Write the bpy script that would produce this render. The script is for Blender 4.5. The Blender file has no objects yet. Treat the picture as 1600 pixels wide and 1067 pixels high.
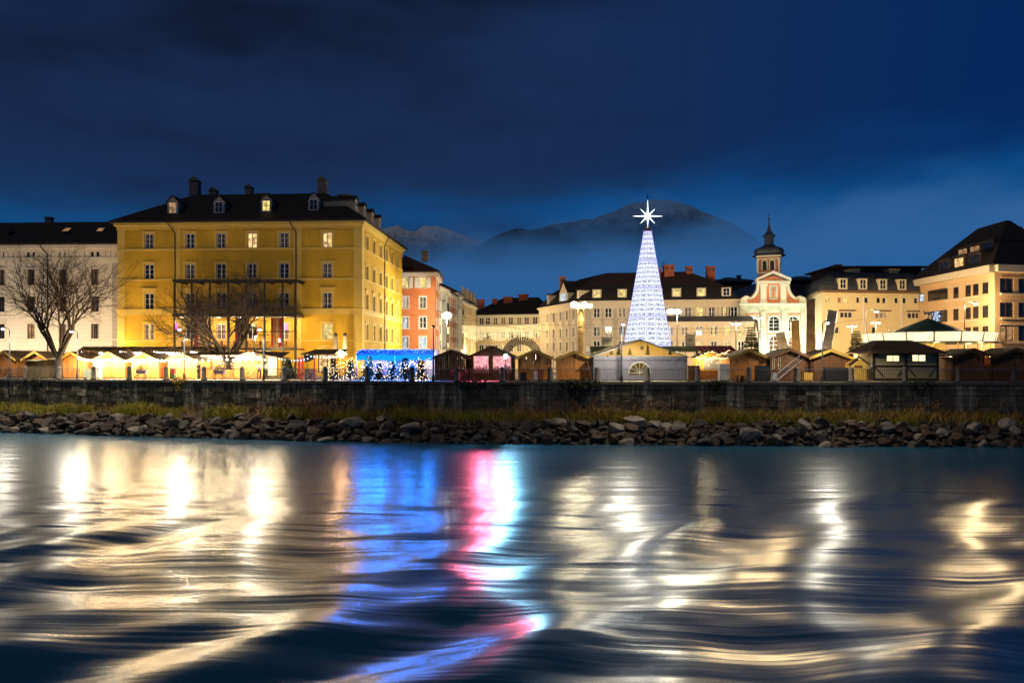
import bpy, bmesh, math, random
import numpy as np
from mathutils import Vector, Matrix, noise
R = math.radians
random.seed(7)
SC = bpy.context.scene
COL = SC.collection

# ------------------------------------------------------------------ camera
F, HX, HY, CZ = 1250.0, 800.0, 565.0, 1.75     # focal length and horizon measured in the photograph
cam_d = bpy.data.cameras.new('camera')
cam_d.sensor_width = 36.0
cam_d.lens = F / 1600.0 * 36.0
cam_d.shift_y = (HY - 533.5) / 1600.0
cam_d.clip_start, cam_d.clip_end = 0.5, 60000.0
cam = bpy.data.objects.new('camera', cam_d)
COL.objects.link(cam)
cam.location = (0, 0, CZ)
cam.rotation_euler = (R(90), 0, 0)
SC.camera = cam

# ------------------------------------------------------------------ render settings
SC.view_settings.view_transform = 'Standard'
SC.view_settings.look = 'None'
SC.view_settings.exposure = 0.3
SC.view_settings.gamma = 1.0
SC.view_settings.use_curve_mapping = False
SC.render.engine = 'CYCLES'
cy = SC.cycles
cy.use_denoising = True
try: cy.denoiser = 'OPENIMAGEDENOISE'
except Exception: pass
cy.max_bounces, cy.diffuse_bounces, cy.glossy_bounces = 6, 2, 3
cy.transmission_bounces, cy.transparent_max_bounces, cy.volume_bounces = 2, 10, 0
cy.sample_clamp_indirect = 3.0
cy.sample_clamp_direct = 0.0
cy.caustics_reflective = cy.caustics_refractive = False
cy.use_light_tree = True

# ------------------------------------------------------------------ dusk sky (world) and the last daylight (sun)
def build_world():
    w = bpy.data.worlds.new('World'); SC.world = w; w.use_nodes = True
    nt = w.node_tree; nt.nodes.clear(); N, L = nt.nodes.new, nt.links.new
    def M(op, a, b=None, c=None):
        n = N('ShaderNodeMath'); n.operation = op
        for i, x in enumerate((a, b, c)):
            if x is None: continue
            if hasattr(x, 'links'): L(x, n.inputs[i])
            else: n.inputs[i].default_value = x
        return n.outputs[0]
    tc = N('ShaderNodeTexCoord'); sp = N('ShaderNodeSeparateXYZ'); L(tc.outputs['Generated'], sp.inputs[0])
    x, y, z = sp.outputs
    hor = M('SQRT', M('ADD', M('ADD', M('MULTIPLY', x, x), M('MULTIPLY', y, y)), 1e-4))
    el = M('DIVIDE', z, hor)                                    # tangent of the elevation
    rp = N('ShaderNodeValToRGB'); L(M('MULTIPLY', el, 2.0), rp.inputs[0])
    e = rp.color_ramp.elements
    e[0].position, e[0].color = 0.0, (.008, .062, .165, 1)
    e[1].position, e[1].color = 1.0, (.0015, .046, .180, 1)
    k = e.new(.20); k.color = (.005, .062, .185, 1)
    k = e.new(.36); k.color = (.003, .062, .205, 1)
    sky = N('ShaderNodeTexSky'); sky.sky_type = 'NISHITA'; sky.sun_disc = False
    sky.sun_elevation = R(2); sky.sun_rotation = R(205)
    sk = N('ShaderNodeVectorMath'); sk.operation = 'MULTIPLY'; L(sky.outputs[0], sk.inputs[0]); sk.inputs[1].default_value = (.0004, .0008, .0018)
    ad = N('ShaderNodeVectorMath'); ad.operation = 'ADD'; L(rp.outputs[0], ad.inputs[0]); L(sk.outputs[0], ad.inputs[1])
    # cloud deck overhead: soft streaky base
    mp = N('ShaderNodeMapping'); L(tc.outputs['Generated'], mp.inputs[0]); mp.inputs['Scale'].default_value = (1.1, 1.1, 3.6)
    mp.inputs['Rotation'].default_value = (0, R(6), 0); mp.inputs['Location'].default_value = (.55, .2, .35)
    n1 = N('ShaderNodeTexNoise'); L(mp.outputs[0], n1.inputs[0]); n1.inputs['Scale'].default_value = 1.3; n1.inputs['Detail'].default_value = 5; n1.inputs['Roughness'].default_value = .5
    n2 = N('ShaderNodeTexNoise'); L(mp.outputs[0], n2.inputs[0]); n2.inputs['Scale'].default_value = 3.6; n2.inputs['Detail'].default_value = 4
    nz = M('ADD', M('MULTIPLY', M('SUBTRACT', n1.outputs[0], .5), .26), M('MULTIPLY', M('SUBTRACT', n2.outputs[0], .5), .07))
    mr = N('ShaderNodeMapRange'); mr.interpolation_type = 'SMOOTHERSTEP'
    L(M('ADD', M('ADD', el, nz), M('MULTIPLY', x, -.02)), mr.inputs[0]); mr.inputs[1].default_value, mr.inputs[2].default_value = .118, .235
    cr = N('ShaderNodeMapRange'); cr.interpolation_type = 'SMOOTHERSTEP'
    L(M('ADD', M('ADD', el, M('MULTIPLY', n2.outputs[0], .16)), M('MULTIPLY', M('SUBTRACT', n1.outputs[0], .5), 1.6)), cr.inputs[0]); cr.inputs[1].default_value, cr.inputs[2].default_value = .20, .72
    cc = N('ShaderNodeMix'); cc.data_type = 'RGBA'; L(cr.outputs[0], cc.inputs['Factor'])
    cc.inputs['A'].default_value = (.0080, .0225, .070, 1); cc.inputs['B'].default_value = (.0034, .0052, .0135, 1)
    sx = N('ShaderNodeMapRange'); sx.interpolation_type = 'SMOOTHSTEP'; L(x, sx.inputs[0]); sx.inputs[1].default_value, sx.inputs[2].default_value = -.05, .62   # towards the last daylight the deck is thinner and bluer
    cb = N('ShaderNodeMix'); cb.data_type = 'RGBA'; cb.blend_type = 'MULTIPLY'; L(sx.outputs[0], cb.inputs['Factor']); L(cc.outputs['Result'], cb.inputs['A']); cb.inputs['B'].default_value = (.14, .74, 1.25, 1)
    mx = N('ShaderNodeMix'); mx.data_type = 'RGBA'; L(mr.outputs[0], mx.inputs['Factor']); L(ad.outputs[0], mx.inputs['A']); L(cb.outputs['Result'], mx.inputs['B'])
    bg = N('ShaderNodeBackground'); L(mx.outputs['Result'], bg.inputs[0]); bg.inputs[1].default_value = 1.0
    out = N('ShaderNodeOutputWorld'); L(bg.outputs[0], out.inputs[0])
build_world()
sd = bpy.data.lights.new('sun', 'SUN'); sd.energy = 0.30; sd.angle = R(4); sd.color = (1, .88, .74)
sun = bpy.data.objects.new('sun', sd); COL.objects.link(sun)
sun.rotation_euler = (R(36), 0, R(-24))          # last glow from behind the camera

# ------------------------------------------------------------------ measuring helpers
def X(px, Y): return (px - HX) / F * Y
def Z(py, Y): return CZ + (HY - py) / F * Y
def PX(px, Y): return (X(px, Y), Y)
QW = [(-40, 83.5), (0, 82), (150, 78.5), (300, 75.5), (500, 72.5), (700, 70.5), (1000, 69), (1300, 68), (1600, 67.5), (1640, 67.5)]
QP = [PX(*q) for q in QW]
QP = [(-180, QP[0][1] + (-180 - QP[0][0]) * -.42)] + QP + [(180, 64)]
_qx, _qy = [p[0] for p in QP], [p[1] for p in QP]
def quay_y(x): return float(np.interp(x, _qx, _qy))
def quay_px(px):                                  # where the view ray px meets the quay line
    y = 70.0
    for _ in range(20): y = quay_y(X(px, y))
    return X(px, y), y
def quay_dir(x):
    a, b = quay_y(x - .7), quay_y(x + .7)
    return math.atan2(b - a, 1.4)
WATER = -4.9

# ------------------------------------------------------------------ materials
MATS = {}
def mat(name, col, rough=.7, var=.18, scale=1.5, bump=0, bscale=None, metal=0, emit=None, estr=0, stretch=(1, 1, 1), spec=.4, col2=None, sampled=True):
    if name in MATS: return MATS[name]
    m = bpy.data.materials.new(name); m.use_nodes = True
    nt = m.node_tree; b = nt.nodes['Principled BSDF']; N, L = nt.nodes.new, nt.links.new
    b.inputs['Roughness'].default_value = rough; b.inputs['Metallic'].default_value = metal
    b.inputs['Specular IOR Level'].default_value = spec
    g = N('ShaderNodeNewGeometry'); mp = N('ShaderNodeMapping'); L(g.outputs['Position'], mp.inputs[0]); mp.inputs['Scale'].default_value = stretch
    n = N('ShaderNodeTexNoise'); L(mp.outputs[0], n.inputs[0]); n.inputs['Scale'].default_value = scale; n.inputs['Detail'].default_value = 6; n.inputs['Roughness'].default_value = .62
    r = N('ShaderNodeMapRange'); L(n.outputs[0], r.inputs[0]); r.inputs[1].default_value, r.inputs[2].default_value = .3, .7
    mx = N('ShaderNodeMix'); mx.data_type = 'RGBA'; L(r.outputs[0], mx.inputs['Factor'])
    c2 = col2 or tuple(min(1, c * (1 + var)) for c in col)
    c1 = tuple(c * (1 - var) for c in col) if not col2 else col
    mx.inputs['A'].default_value = (*c1, 1); mx.inputs['B'].default_value = (*c2, 1)
    L(mx.outputs['Result'], b.inputs['Base Color'])
    if bump:
        n3 = N('ShaderNodeTexNoise'); L(mp.outputs[0], n3.inputs[0]); n3.inputs['Scale'].default_value = bscale or scale * 6; n3.inputs['Detail'].default_value = 5
        bp = N('ShaderNodeBump'); L(n3.outputs[0], bp.inputs['Height']); bp.inputs['Strength'].default_value = bump; bp.inputs['Distance'].default_value = .05
        L(bp.outputs[0], b.inputs['Normal'])
    if emit:
        b.inputs['Emission Color'].default_value = (*emit, 1); b.inputs['Emission Strength'].default_value = estr
        if not sampled: m.cycles.emission_sampling = 'NONE'
    MATS[name] = m
    return m
def emis(name, col, s, sampled=False, var=0, scale=1.0, detail=2):
    """something that gives off light; var > 0: uneven (a room seen through a pane)"""
    if name in MATS: return MATS[name]
    m = bpy.data.materials.new(name); m.use_nodes = True
    nt = m.node_tree; nt.nodes.clear(); N, L = nt.nodes.new, nt.links.new
    e = N('ShaderNodeEmission'); o = N('ShaderNodeOutputMaterial'); L(e.outputs[0], o.inputs[0])
    e.inputs[0].default_value = (*col, 1); e.inputs[1].default_value = s
    if var:
        g = N('ShaderNodeNewGeometry'); n = N('ShaderNodeTexNoise'); L(g.outputs['Position'], n.inputs[0]); n.inputs['Scale'].default_value = scale; n.inputs['Detail'].default_value = detail
        r = N('ShaderNodeMapRange'); L(n.outputs[0], r.inputs[0]); r.inputs[1].default_value, r.inputs[2].default_value = .3, .7
        r.inputs[3].default_value, r.inputs[4].default_value = s * (1 - var), s * (1 + var); L(r.outputs[0], e.inputs[1])
    if not sampled: m.cycles.emission_sampling = 'NONE'
    MATS[name] = m
    return m
def glass(name, tint=(.9, .95, 1), see=.8, rough=.03):
    if name in MATS: return MATS[name]
    m = bpy.data.materials.new(name); m.use_nodes = True
    nt = m.node_tree; nt.nodes.clear(); N, L = nt.nodes.new, nt.links.new
    t = N('ShaderNodeBsdfTransparent'); t.inputs[0].default_value = (*tint, 1)
    g = N('ShaderNodeBsdfGlossy'); g.inputs['Roughness'].default_value = rough; g.inputs[0].default_value = (.7, .7, .7, 1)
    x = N('ShaderNodeMixShader'); x.inputs[0].default_value = see; L(g.outputs[0], x.inputs[1]); L(t.outputs[0], x.inputs[2])
    o = N('ShaderNodeOutputMaterial'); L(x.outputs[0], o.inputs[0]); MATS[name] = m
    return m
def cloth(name, col, trans=.5):
    if name in MATS: return MATS[name]
    m = bpy.data.materials.new(name); m.use_nodes = True
    nt = m.node_tree; nt.nodes.clear(); N, L = nt.nodes.new, nt.links.new
    g = N('ShaderNodeNewGeometry'); n = N('ShaderNodeTexNoise'); L(g.outputs['Position'], n.inputs[0]); n.inputs['Scale'].default_value = 1.3; n.inputs['Detail'].default_value = 4
    mx = N('ShaderNodeMix'); mx.data_type = 'RGBA'; L(n.outputs[0], mx.inputs['Factor']); mx.inputs['A'].default_value = (*[c * .8 for c in col], 1); mx.inputs['B'].default_value = (*col, 1)
    d = N('ShaderNodeBsdfDiffuse'); t = N('ShaderNodeBsdfTranslucent'); L(mx.outputs['Result'], d.inputs[0]); L(mx.outputs['Result'], t.inputs[0])
    n2 = N('ShaderNodeTexNoise'); mp = N('ShaderNodeMapping'); mp.inputs['Scale'].default_value = (1.2, 1.2, .35); mp.inputs['Rotation'].default_value = (0, R(30), 0); L(g.outputs['Position'], mp.inputs[0]); L(mp.outputs[0], n2.inputs[0]); n2.inputs['Scale'].default_value = 2.0
    bp = N('ShaderNodeBump'); bp.inputs['Strength'].default_value = .6; bp.inputs['Distance'].default_value = .12; L(n2.outputs[0], bp.inputs['Height']); L(bp.outputs[0], d.inputs['Normal'])
    x = N('ShaderNodeMixShader'); x.inputs[0].default_value = trans; L(d.outputs[0], x.inputs[1]); L(t.outputs[0], x.inputs[2])
    o = N('ShaderNodeOutputMaterial'); L(x.outputs[0], o.inputs[0]); MATS[name] = m
    return m

# ------------------------------------------------------------------ mesh builder
class MB:
    def __init__(s, M=None): s.v, s.f, s.M = [], [], M
    def add(s, vs, fs):
        b = len(s.v)
        s.v += [tuple(s.M @ Vector(v)) for v in vs] if s.M is not None else [tuple(v) for v in vs]
        s.f += [tuple(b + i for i in f) for f in fs]
    def box(s, x0, x1, y0, y1, z0, z1):
        s.add([(x0, y0, z0), (x1, y0, z0), (x1, y1, z0), (x0, y1, z0), (x0, y0, z1), (x1, y0, z1), (x1, y1, z1), (x0, y1, z1)],
              [(3, 2, 1, 0), (4, 5, 6, 7), (0, 1, 5, 4), (1, 2, 6, 5), (2, 3, 7, 6), (3, 0, 4, 7)])
        return s
    def quad(s, a, b, c, d): s.add([a, b, c, d], [(0, 1, 2, 3)]); return s
    def tri(s, a, b, c): s.add([a, b, c], [(0, 1, 2)]); return s
    def frustum(s, pa, za, pb, zb):               # two polygons (xy) with as many corners
        n = len(pa)
        za = za if hasattr(za, '__len__') else [za] * n
        zb = zb if hasattr(zb, '__len__') else [zb] * n
        s.add([(*p, z) for p, z in zip(pa, za)] + [(*p, z) for p, z in zip(pb, zb)],
              [tuple(range(n))[::-1], tuple(range(n, 2 * n))] + [(i, (i + 1) % n, n + (i + 1) % n, n + i) for i in range(n)])
        return s
    def ext(s, poly, y0, y1):                     # outline in xz pushed along y
        n = len(poly)
        s.add([(x, y0, z) for x, z in poly] + [(x, y1, z) for x, z in poly],
              [tuple(range(n)), tuple(range(n, 2 * n))[::-1]] + [(i, n + i, n + (i + 1) % n, (i + 1) % n) for i in range(n)])
        return s
    def tube(s, p, q, r0, r1=None, n=6, cap=True):
        r1 = r0 if r1 is None else r1
        p, q = Vector(p), Vector(q); d = q - p
        if d.length < 1e-6: return s
        d.normalize(); a = d.cross(Vector((0, 0, 1)) if abs(d.z) < .95 else Vector((1, 0, 0))).normalized(); b = d.cross(a)
        cs = [(math.cos(2 * math.pi * i / n), math.sin(2 * math.pi * i / n)) for i in range(n)]
        s.add([p + (a * c + b * k) * r0 for c, k in cs] + [q + (a * c + b * k) * r1 for c, k in cs],
              [(i, (i + 1) % n, n + (i + 1) % n, n + i) for i in range(n)] + ([tuple(range(n))[::-1], tuple(range(n, 2 * n))] if cap else []))
        return s
    def path(s, pts, r, n=5):
        for a, b in zip(pts, pts[1:]): s.tube(a, b, r, r, n)
        return s
    def lathe(s, prof, n=12, c=(0, 0), a0=0.0):   # prof: (r, z)
        vs, fs = [], []
        for r, z in prof:
            for i in range(n):
                t = a0 + 2 * math.pi * i / n; vs.append((c[0] + r * math.cos(t), c[1] + r * math.sin(t), z))
        for k in range(len(prof) - 1):
            for i in range(n): fs.append((k * n + i, k * n + (i + 1) % n, (k + 1) * n + (i + 1) % n, (k + 1) * n + i))
        fs += [tuple(range(n))[::-1], tuple(range((len(prof) - 1) * n, len(prof) * n))]
        s.add(vs, fs); return s
    def ball(s, c, r, sub=1, sq=(1, 1, 1)):
        bm = bmesh.new(); bmesh.ops.create_icosphere(bm, subdivisions=sub, radius=1)
        s.add([(c[0] + v.co.x * r * sq[0], c[1] + v.co.y * r * sq[1], c[2] + v.co.z * r * sq[2]) for v in bm.verts], [tuple(v.index for v in f.verts) for f in bm.faces]); bm.free()
        return s
    def mesh(s, name, m, smooth=False, off=None):
        me = bpy.data.meshes.new(name)
        vs = s.v if off is None else [(a - off[0], b - off[1], c - off[2]) for a, b, c in s.v]
        me.from_pydata(vs, [], s.f); me.update()
        if m: me.materials.append(m)
        if smooth: me.polygons.foreach_set('use_smooth', [True] * len(me.polygons))
        return me
    def build(s, name, m, parent=None, smooth=False, world=False, loc=None):
        off = None
        if world and parent is not None:
            o, off = parent, Vector((0, 0, 0))
            while o is not None: off = off + o.location; o = o.parent
        elif loc is not None and parent is None: off = loc
        ob = bpy.data.objects.new(name, s.mesh(name, m, smooth, off)); COL.objects.link(ob)
        if parent is not None: ob.parent = parent
        elif loc is not None: ob.location = loc
        return ob
def link(name, me, parent=None, loc=(0, 0, 0), rz=0, scale=None):
    o = bpy.data.objects.new(name, me); COL.objects.link(o); o.location = loc; o.rotation_euler = (0, 0, rz)
    if scale: o.scale = scale
    if parent is not None: o.parent = parent
    return o
def tag(o, label, cat, group=None):
    o['label'] = label; o['category'] = cat
    if group: o['group'] = group
    return o
def thing(name, label, cat, loc=(0, 0, 0), rz=0, group=None):
    o = bpy.data.objects.new(name, None); COL.objects.link(o); o.location = loc; o.rotation_euler = (0, 0, rz); o.empty_display_size = .3
    return tag(o, label, cat, group)
def kids(o): return [c for c in bpy.data.objects if c.parent == o]
def dup(o, loc=None, rz=None, label=None, parent=None, _ch=None):
    if _ch is None:
        _ch = {}
        for c in bpy.data.objects:
            if c.parent: _ch.setdefault(c.parent.name, []).append(c)
    c = o.copy(); COL.objects.link(c)
    if parent is not None: c.parent = parent
    if loc is not None: c.location = loc
    if rz is not None: c.rotation_euler = (0, 0, rz)
    if label: c['label'] = label
    for k in _ch.get(o.name, []): dup(k, parent=c, _ch=_ch)
    return c
def lamp(kind, loc, energy, col, radius=.15, parent=None, name='lamp_light', **kw):
    d = bpy.data.lights.new(name, kind); d.energy = energy; d.color = col
    if kind != 'SUN': d.shadow_soft_size = radius
    for k, v in kw.items(): setattr(d, k, v)
    o = bpy.data.objects.new(name, d); COL.objects.link(o)
    if parent is not None:
        o.parent = parent; o.location = Vector(loc) - parent.location
    else: o.location = loc
    return o
WARM, SODIUM, COOL, NEUTRAL = (1, .62, .26), (1, .68, .33), (.75, .85, 1), (1, .86, .66)

# common materials
m_white = mat('white_paint', (.62, .60, .56), .5, .06)
m_stone_trim = mat('pale_trim', (.58, .46, .26), .8, .08, .8)
m_glassdark = mat('dark_glass', (.012, .014, .02), .08, .3, 2, spec=.6)
m_brownframe = mat('dark_brown_frame', (.045, .022, .012), .5, .1)
m_roof = mat('dark_roof_tile', (.012, .009, .009), .75, .35, 1.2, .4, 14, stretch=(1, 1, 2))
m_roof_red = mat('red_brown_roof', (.032, .015, .012), .7, .3, 1.0, .4, 12)
m_lead = mat('dark_lead_sheet', (.045, .055, .075), .45, .2, 1.0, metal=.4)
m_iron = mat('black_iron', (.018, .018, .02), .5, .2, 3, metal=.3)
m_steel = mat('galvanised_steel', (.22, .23, .25), .45, .15, 3, metal=.6)
m_gutter = mat('dark_gutter', (.03, .025, .022), .5, .15, 2)
m_brick = mat('red_brick', (.26, .07, .04), .85, .25, 3.0, .4, 20)
m_plaster_dim = mat('grey_chimney', (.12, .10, .09), .9, .2, 2)
m_wood = mat('orange_brown_boards', (.46, .18, .040), .65, .35, 1.0, .25, 8, stretch=(6, 6, .7))
m_wood_dark = mat('dark_brown_boards', (.14, .060, .022), .7, .35, 1.0, .25, 8, stretch=(6, 6, .7))
m_wood_yel = mat('yellow_pine_boards', (.70, .42, .08), .6, .2, 1.2, .15, 8, stretch=(2, 6, 2))
m_shingle = mat('brown_felt_roof', (.10, .060, .035), .85, .35, 2.2, .5, 12)
m_felt_dark = mat('black_felt_roof', (.035, .028, .024), .85, .35, 2.2, .5, 12)
lit_warm = emis('lit_room_warm', (1, .62, .24), .85, False, .7, 2.3)
lit_yellow = emis('lit_room_yellow', (1, .74, .22), .80, False, .65, 2.3)
lit_cool = emis('lit_room_cool', (.72, .88, 1), .65, False, .6, 2.3)
lit_dim = emis('lit_room_dim', (1, .55, .25), .30, False, .6, 1.9)
lit_red = emis('lit_room_red', (1, .18, .05), .8, False, .3, 1.5)
m_blind = mat('pale_blind', (.45, .43, .40), .7, .1)
PANES = {'dark': m_glassdark, 'warm': lit_warm, 'yellow': lit_yellow, 'cool': lit_cool, 'dim': lit_dim, 'red': lit_red, 'blind': m_blind}
bulb_warm = emis('bulb_warm', (1, .80, .50), 14)
bulb_hot = emis('bulb_white', (1, .93, .82), 22)
bulb_cool = emis('bulb_cool', (.80, .88, 1), 16)
# ------------------------------------------------------------------ facades with real openings
_WC = {}
def win_meshes(st, w, h):
    """(frame, pane, surround, sill) meshes of one window style, shared by all windows of that size"""
    key = (st['id'], round(w, 2), round(h, 2))
    if key in _WC: return _WC[key]
    hw = w / 2; ft = st.get('ft', .07); rec = st.get('rec', .12); nx = st.get('nx', 2); nz = st.get('nz', 3)
    f = MB(); y0, y1 = rec, rec + .07
    f.box(-hw, -hw + ft, y0, y1, 0, h); f.box(hw - ft, hw, y0, y1, 0, h)
    f.box(-hw + ft, hw - ft, y0, y1, 0, ft); f.box(-hw + ft, hw - ft, y0, y1, h - ft, h)
    iw, ih = w - 2 * ft, h - 2 * ft
    for i in range(1, nx):
        x = -hw + ft + iw * i / nx; f.box(x - ft * .62, x + ft * .62, y0 - .01, y1, ft, h - ft)
    for j in range(1, nz):
        z = ft + ih * j / nz; f.box(-hw + ft, hw - ft, y0 + .02, y1 - .01, z - .018, z + .018)
    p = MB(); p.quad((-hw + ft, y1 - .02, ft), (hw - ft, y1 - .02, ft), (hw - ft, y1 - .02, h - ft), (-hw + ft, y1 - .02, h - ft))
    s = None
    t = st.get('sur', 0)
    if t:
        s = MB(); d = -st.get('sd', .05)
        s.box(-hw - t, -hw, d, .01, -.0, h + t); s.box(hw, hw + t, d, .01, 0, h + t); s.box(-hw, hw, d, .01, h, h + t)
        if st.get('head'):
            s.box(-hw - t - .04, hw + t + .04, d - .02, .01, h + t + .002, h + t + .26); s.box(-hw - t - .18, hw + t + .18, d - .16, .01, h + t + .262, h + t + .40)
        elif st.get('cap'): s.box(-hw - t - .05, hw + t + .05, d - .05, .01, h + t + .002, h + t + .09)
    sl = None
    if st.get('sill', .1):
        sl = MB(); e = t + .06; sl.box(-hw - e, hw + e, -.13, rec, -.10, -.004)
        if st.get('bracket'):
            for x in (-hw - t * .5, hw + t * .5): sl.box(x - .08, x + .08, -.1, .01, -.28, -.102)
    r = (f.mesh('window', st['fm']), p, s and s.mesh('surround', st['sm']), sl and sl.mesh('sill', st['sm']), {})
    _WC[key] = r
    return r
def put_win(root, pos, rz, w):
    st = w['st']; fr, pb, su, sl, pc = win_meshes(st, w['w'], w['h'])
    o = link('window', fr, root, Vector(pos) - root.location, rz)
    k = w.get('pane', 'dark')
    if k not in pc: pc[k] = pb.mesh('pane', PANES[k])
    link('pane', pc[k], o)
    h_ = sum(map(ord, root.name)) * 7 + int(pos[0] * 13.7 + pos[1] * 3.1) * 31 + int(w['z'] * 5.3) * 17
    if h_ % 5 < 3 and k != 'blind' and w['w'] < 1.6 and not st.get('bare'):        # curtains behind the glass, drawn to different widths
        q = h_ % 3; ck = ('curtain', q)
        if ck not in pc:
            c = MB(); a = w['w'] / 2 - st.get('ft', .07); f = (.30, .48, .68)[q]; yy = st.get('rec', .12) + .045; z0, z1 = .08, w['h'] - .08
            for s in (-1, 1):
                for i in range(3): u0, u1 = a * (1 - f * i / 3), a * (1 - f * (i + 1) / 3); c.quad((s * u0, yy - .004 * (i % 2), z0), (s * u1, yy - .004 * (1 - i % 2), z0), (s * u1, yy - .004 * (1 - i % 2), z1), (s * u0, yy - .004 * (i % 2), z1))
            pc[ck] = c.mesh('curtain', mat('net_curtain', (.16, .14, .12), .9, .2, 2))
        link('curtain', pc[ck], o)
    if su: link('surround', su, o)
    if sl: link('sill', sl, o)
    return o
def facade(root, p0, p1, z0, z1, m, wins=(), depth=.24, name='wall', build=True):
    p0, p1 = Vector(p0), Vector(p1); d = p1 - p0; Lg = d.length; d = d / Lg; inn = Vector((-d.y, d.x))
    us, vs, holes = {0, Lg}, {z0, z1}, []
    for w in wins:
        a, b = w['u'] - w['w'] / 2, w['u'] + w['w'] / 2
        a, b = max(a, .01), min(b, Lg - .01)
        us |= {a, b}; vs |= {max(w['z'], z0), min(w['z'] + w['h'], z1)}; holes.append((a, b, max(w['z'], z0), min(w['z'] + w['h'], z1)))
    us, vs = sorted(us), sorted(vs); mb = MB()
    P = lambda u, v, y=0: (p0.x + d.x * u + inn.x * y, p0.y + d.y * u + inn.y * y, v)
    for i in range(len(us) - 1):
        um = (us[i] + us[i + 1]) / 2; j = 0
        while j < len(vs) - 1:
            vm = (vs[j] + vs[j + 1]) / 2
            if any(a < um < b and c < vm < e for a, b, c, e in holes): j += 1; continue
            mb.quad(P(us[i], vs[j]), P(us[i + 1], vs[j]), P(us[i + 1], vs[j + 1]), P(us[i], vs[j + 1])); j += 1
    for a, b, c, e in holes:
        mb.quad(P(a, c), P(a, e), P(a, e, depth), P(a, c, depth)); mb.quad(P(b, c, depth), P(b, e, depth), P(b, e), P(b, c))
        mb.quad(P(a, e), P(b, e), P(b, e, depth), P(a, e, depth)); mb.quad(P(a, c, depth), P(b, c, depth), P(b, c), P(a, c))
        mb.quad(P(a, c, depth), P(a, e, depth), P(b, e, depth), P(b, c, depth))
    if build: mb.build(name, m, root, world=True)
    rz = math.atan2(d.y, d.x)
    for w in wins: put_win(root, (p0.x + d.x * w['u'], p0.y + d.y * w['u'], w['z']), rz, w)
    return mb
def U(px, p0, p1):                                # where the view ray px meets the line p0-p1
    k = (px - HX) / F; dx, dy = p1[0] - p0[0], p1[1] - p0[1]
    t = (k * p0[1] - p0[0]) / (dx - k * dy)
    return t * math.hypot(dx, dy)
def along(p0, p1, u, out=0.0):
    L_ = math.hypot(p1[0] - p0[0], p1[1] - p0[1]); dx, dy = (p1[0] - p0[0]) / L_, (p1[1] - p0[1]) / L_
    return (p0[0] + dx * u + dy * out, p0[1] + dy * u - dx * out)
def strip(mb, p0, p1, u0, u1, out, z0, z1, back=.05):   # a bar lying on a facade, standing `out` proud of it
    a, b, c, e = along(p0, p1, u0, out), along(p0, p1, u1, out), along(p0, p1, u1, -back), along(p0, p1, u0, -back)
    mb.frustum([a, b, c, e], z0, [a, b, c, e], z1); return mb
def offs(poly, d):                                # polygon (counter-clockwise) grown by d
    n, out = len(poly), []
    for i in range(n):
        a, b, c = Vector(poly[i - 1]), Vector(poly[i]), Vector(poly[(i + 1) % n])
        d1, d2 = (b - a).normalized(), (c - b).normalized(); n1, n2 = Vector((d1.y, -d1.x)), Vector((d2.y, -d2.x))
        k = (n1 + n2); k = k / max(.3, k.dot(n1)); out.append((b.x + k.x * d, b.y + k.y * d))
    return out
def grid_wins(p0, p1, pxs, rows, st, w, lit={}, skip=()):
    """windows at columns (pixels in the photograph) x rows (z of the middle, height); lit {(row, col): pane}"""
    o = []
    for r, row in enumerate(rows):
        for c, px in enumerate(pxs):
            if (r, c) in skip: continue
            zc, h = row[0], row[1]; s = row[2] if len(row) > 2 else st
            o.append(dict(u=U(px, p0, p1), z=zc - h / 2, w=row[3] if len(row) > 3 else w, h=h, st=s, pane=lit.get((r, c), 'dark')))
    return o
def footprint(p0, p1, depth):
    d = (Vector(p1) - Vector(p0)).normalized(); i = Vector((-d.y, d.x)) * depth
    return [tuple(p0), tuple(p1), tuple(Vector(p1) + i), tuple(Vector(p0) + i)]
def plain_walls(root, fp, sides, z0, z1, m):
    for k in sides: facade(root, fp[k], fp[(k + 1) % len(fp)], z0, z1, m)
def hip_roof(root, fp, zE, rise, over, inset, m, name='roof', thick=.22):
    """hipped roof: eaves grown by `over`, flat top `inset` in from each side (one number or four)"""
    e = offs(fp, over); n = len(fp)
    if not hasattr(inset, '__len__'): t = offs(fp, -inset)
    else:
        t = []
        for i in range(n):
            a, b, c = Vector(fp[i - 1]), Vector(fp[i]), Vector(fp[(i + 1) % n]); d1, d2 = (b - a).normalized(), (c - b).normalized()
            t.append(tuple(b - d1 * inset[i] + d2 * inset[i - 1]))
    mb = MB(); mb.frustum(e, zE, e, zE + thick); mb.frustum(e, zE + thick, t, zE + rise)
    return mb.build(name, m, root, world=True)
def chimney(root_or_roof, x, y, z0, z1, w, m, cap=None, d=None, pitched=True, holes=False):
    mb = MB(); d = d or w; mb.box(x - w / 2, x + w / 2, y - d / 2, y + d / 2, z0, z1)
    if holes:
        n = max(2, int(w / .55)); hb = MB()
        for i in range(n):
            cx = x - w / 2 + w * (i + .5) / n; hb.box(cx - .14, cx + .14, y - d / 2 - .012, y - d / 2 + .1, z1 - .62, z1 - .22)
    o = mb.build('chimney', m, root_or_roof, world=True)
    c = MB(); e = .12
    if pitched:
        c.ext([(x - w / 2 - e, z1), (x + w / 2 + e, z1), (x, z1 + w * .5)], y - d / 2 - e, y + d / 2 + e)
    else: c.box(x - w / 2 - e, x + w / 2 + e, y - d / 2 - e, y + d / 2 + e, z1, z1 + .14)
    c.build('chimney_cap', cap or m, o, world=True)
    if holes: hb.build('flue_opening', m_felt_dark, o, world=True)
    return o
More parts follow.
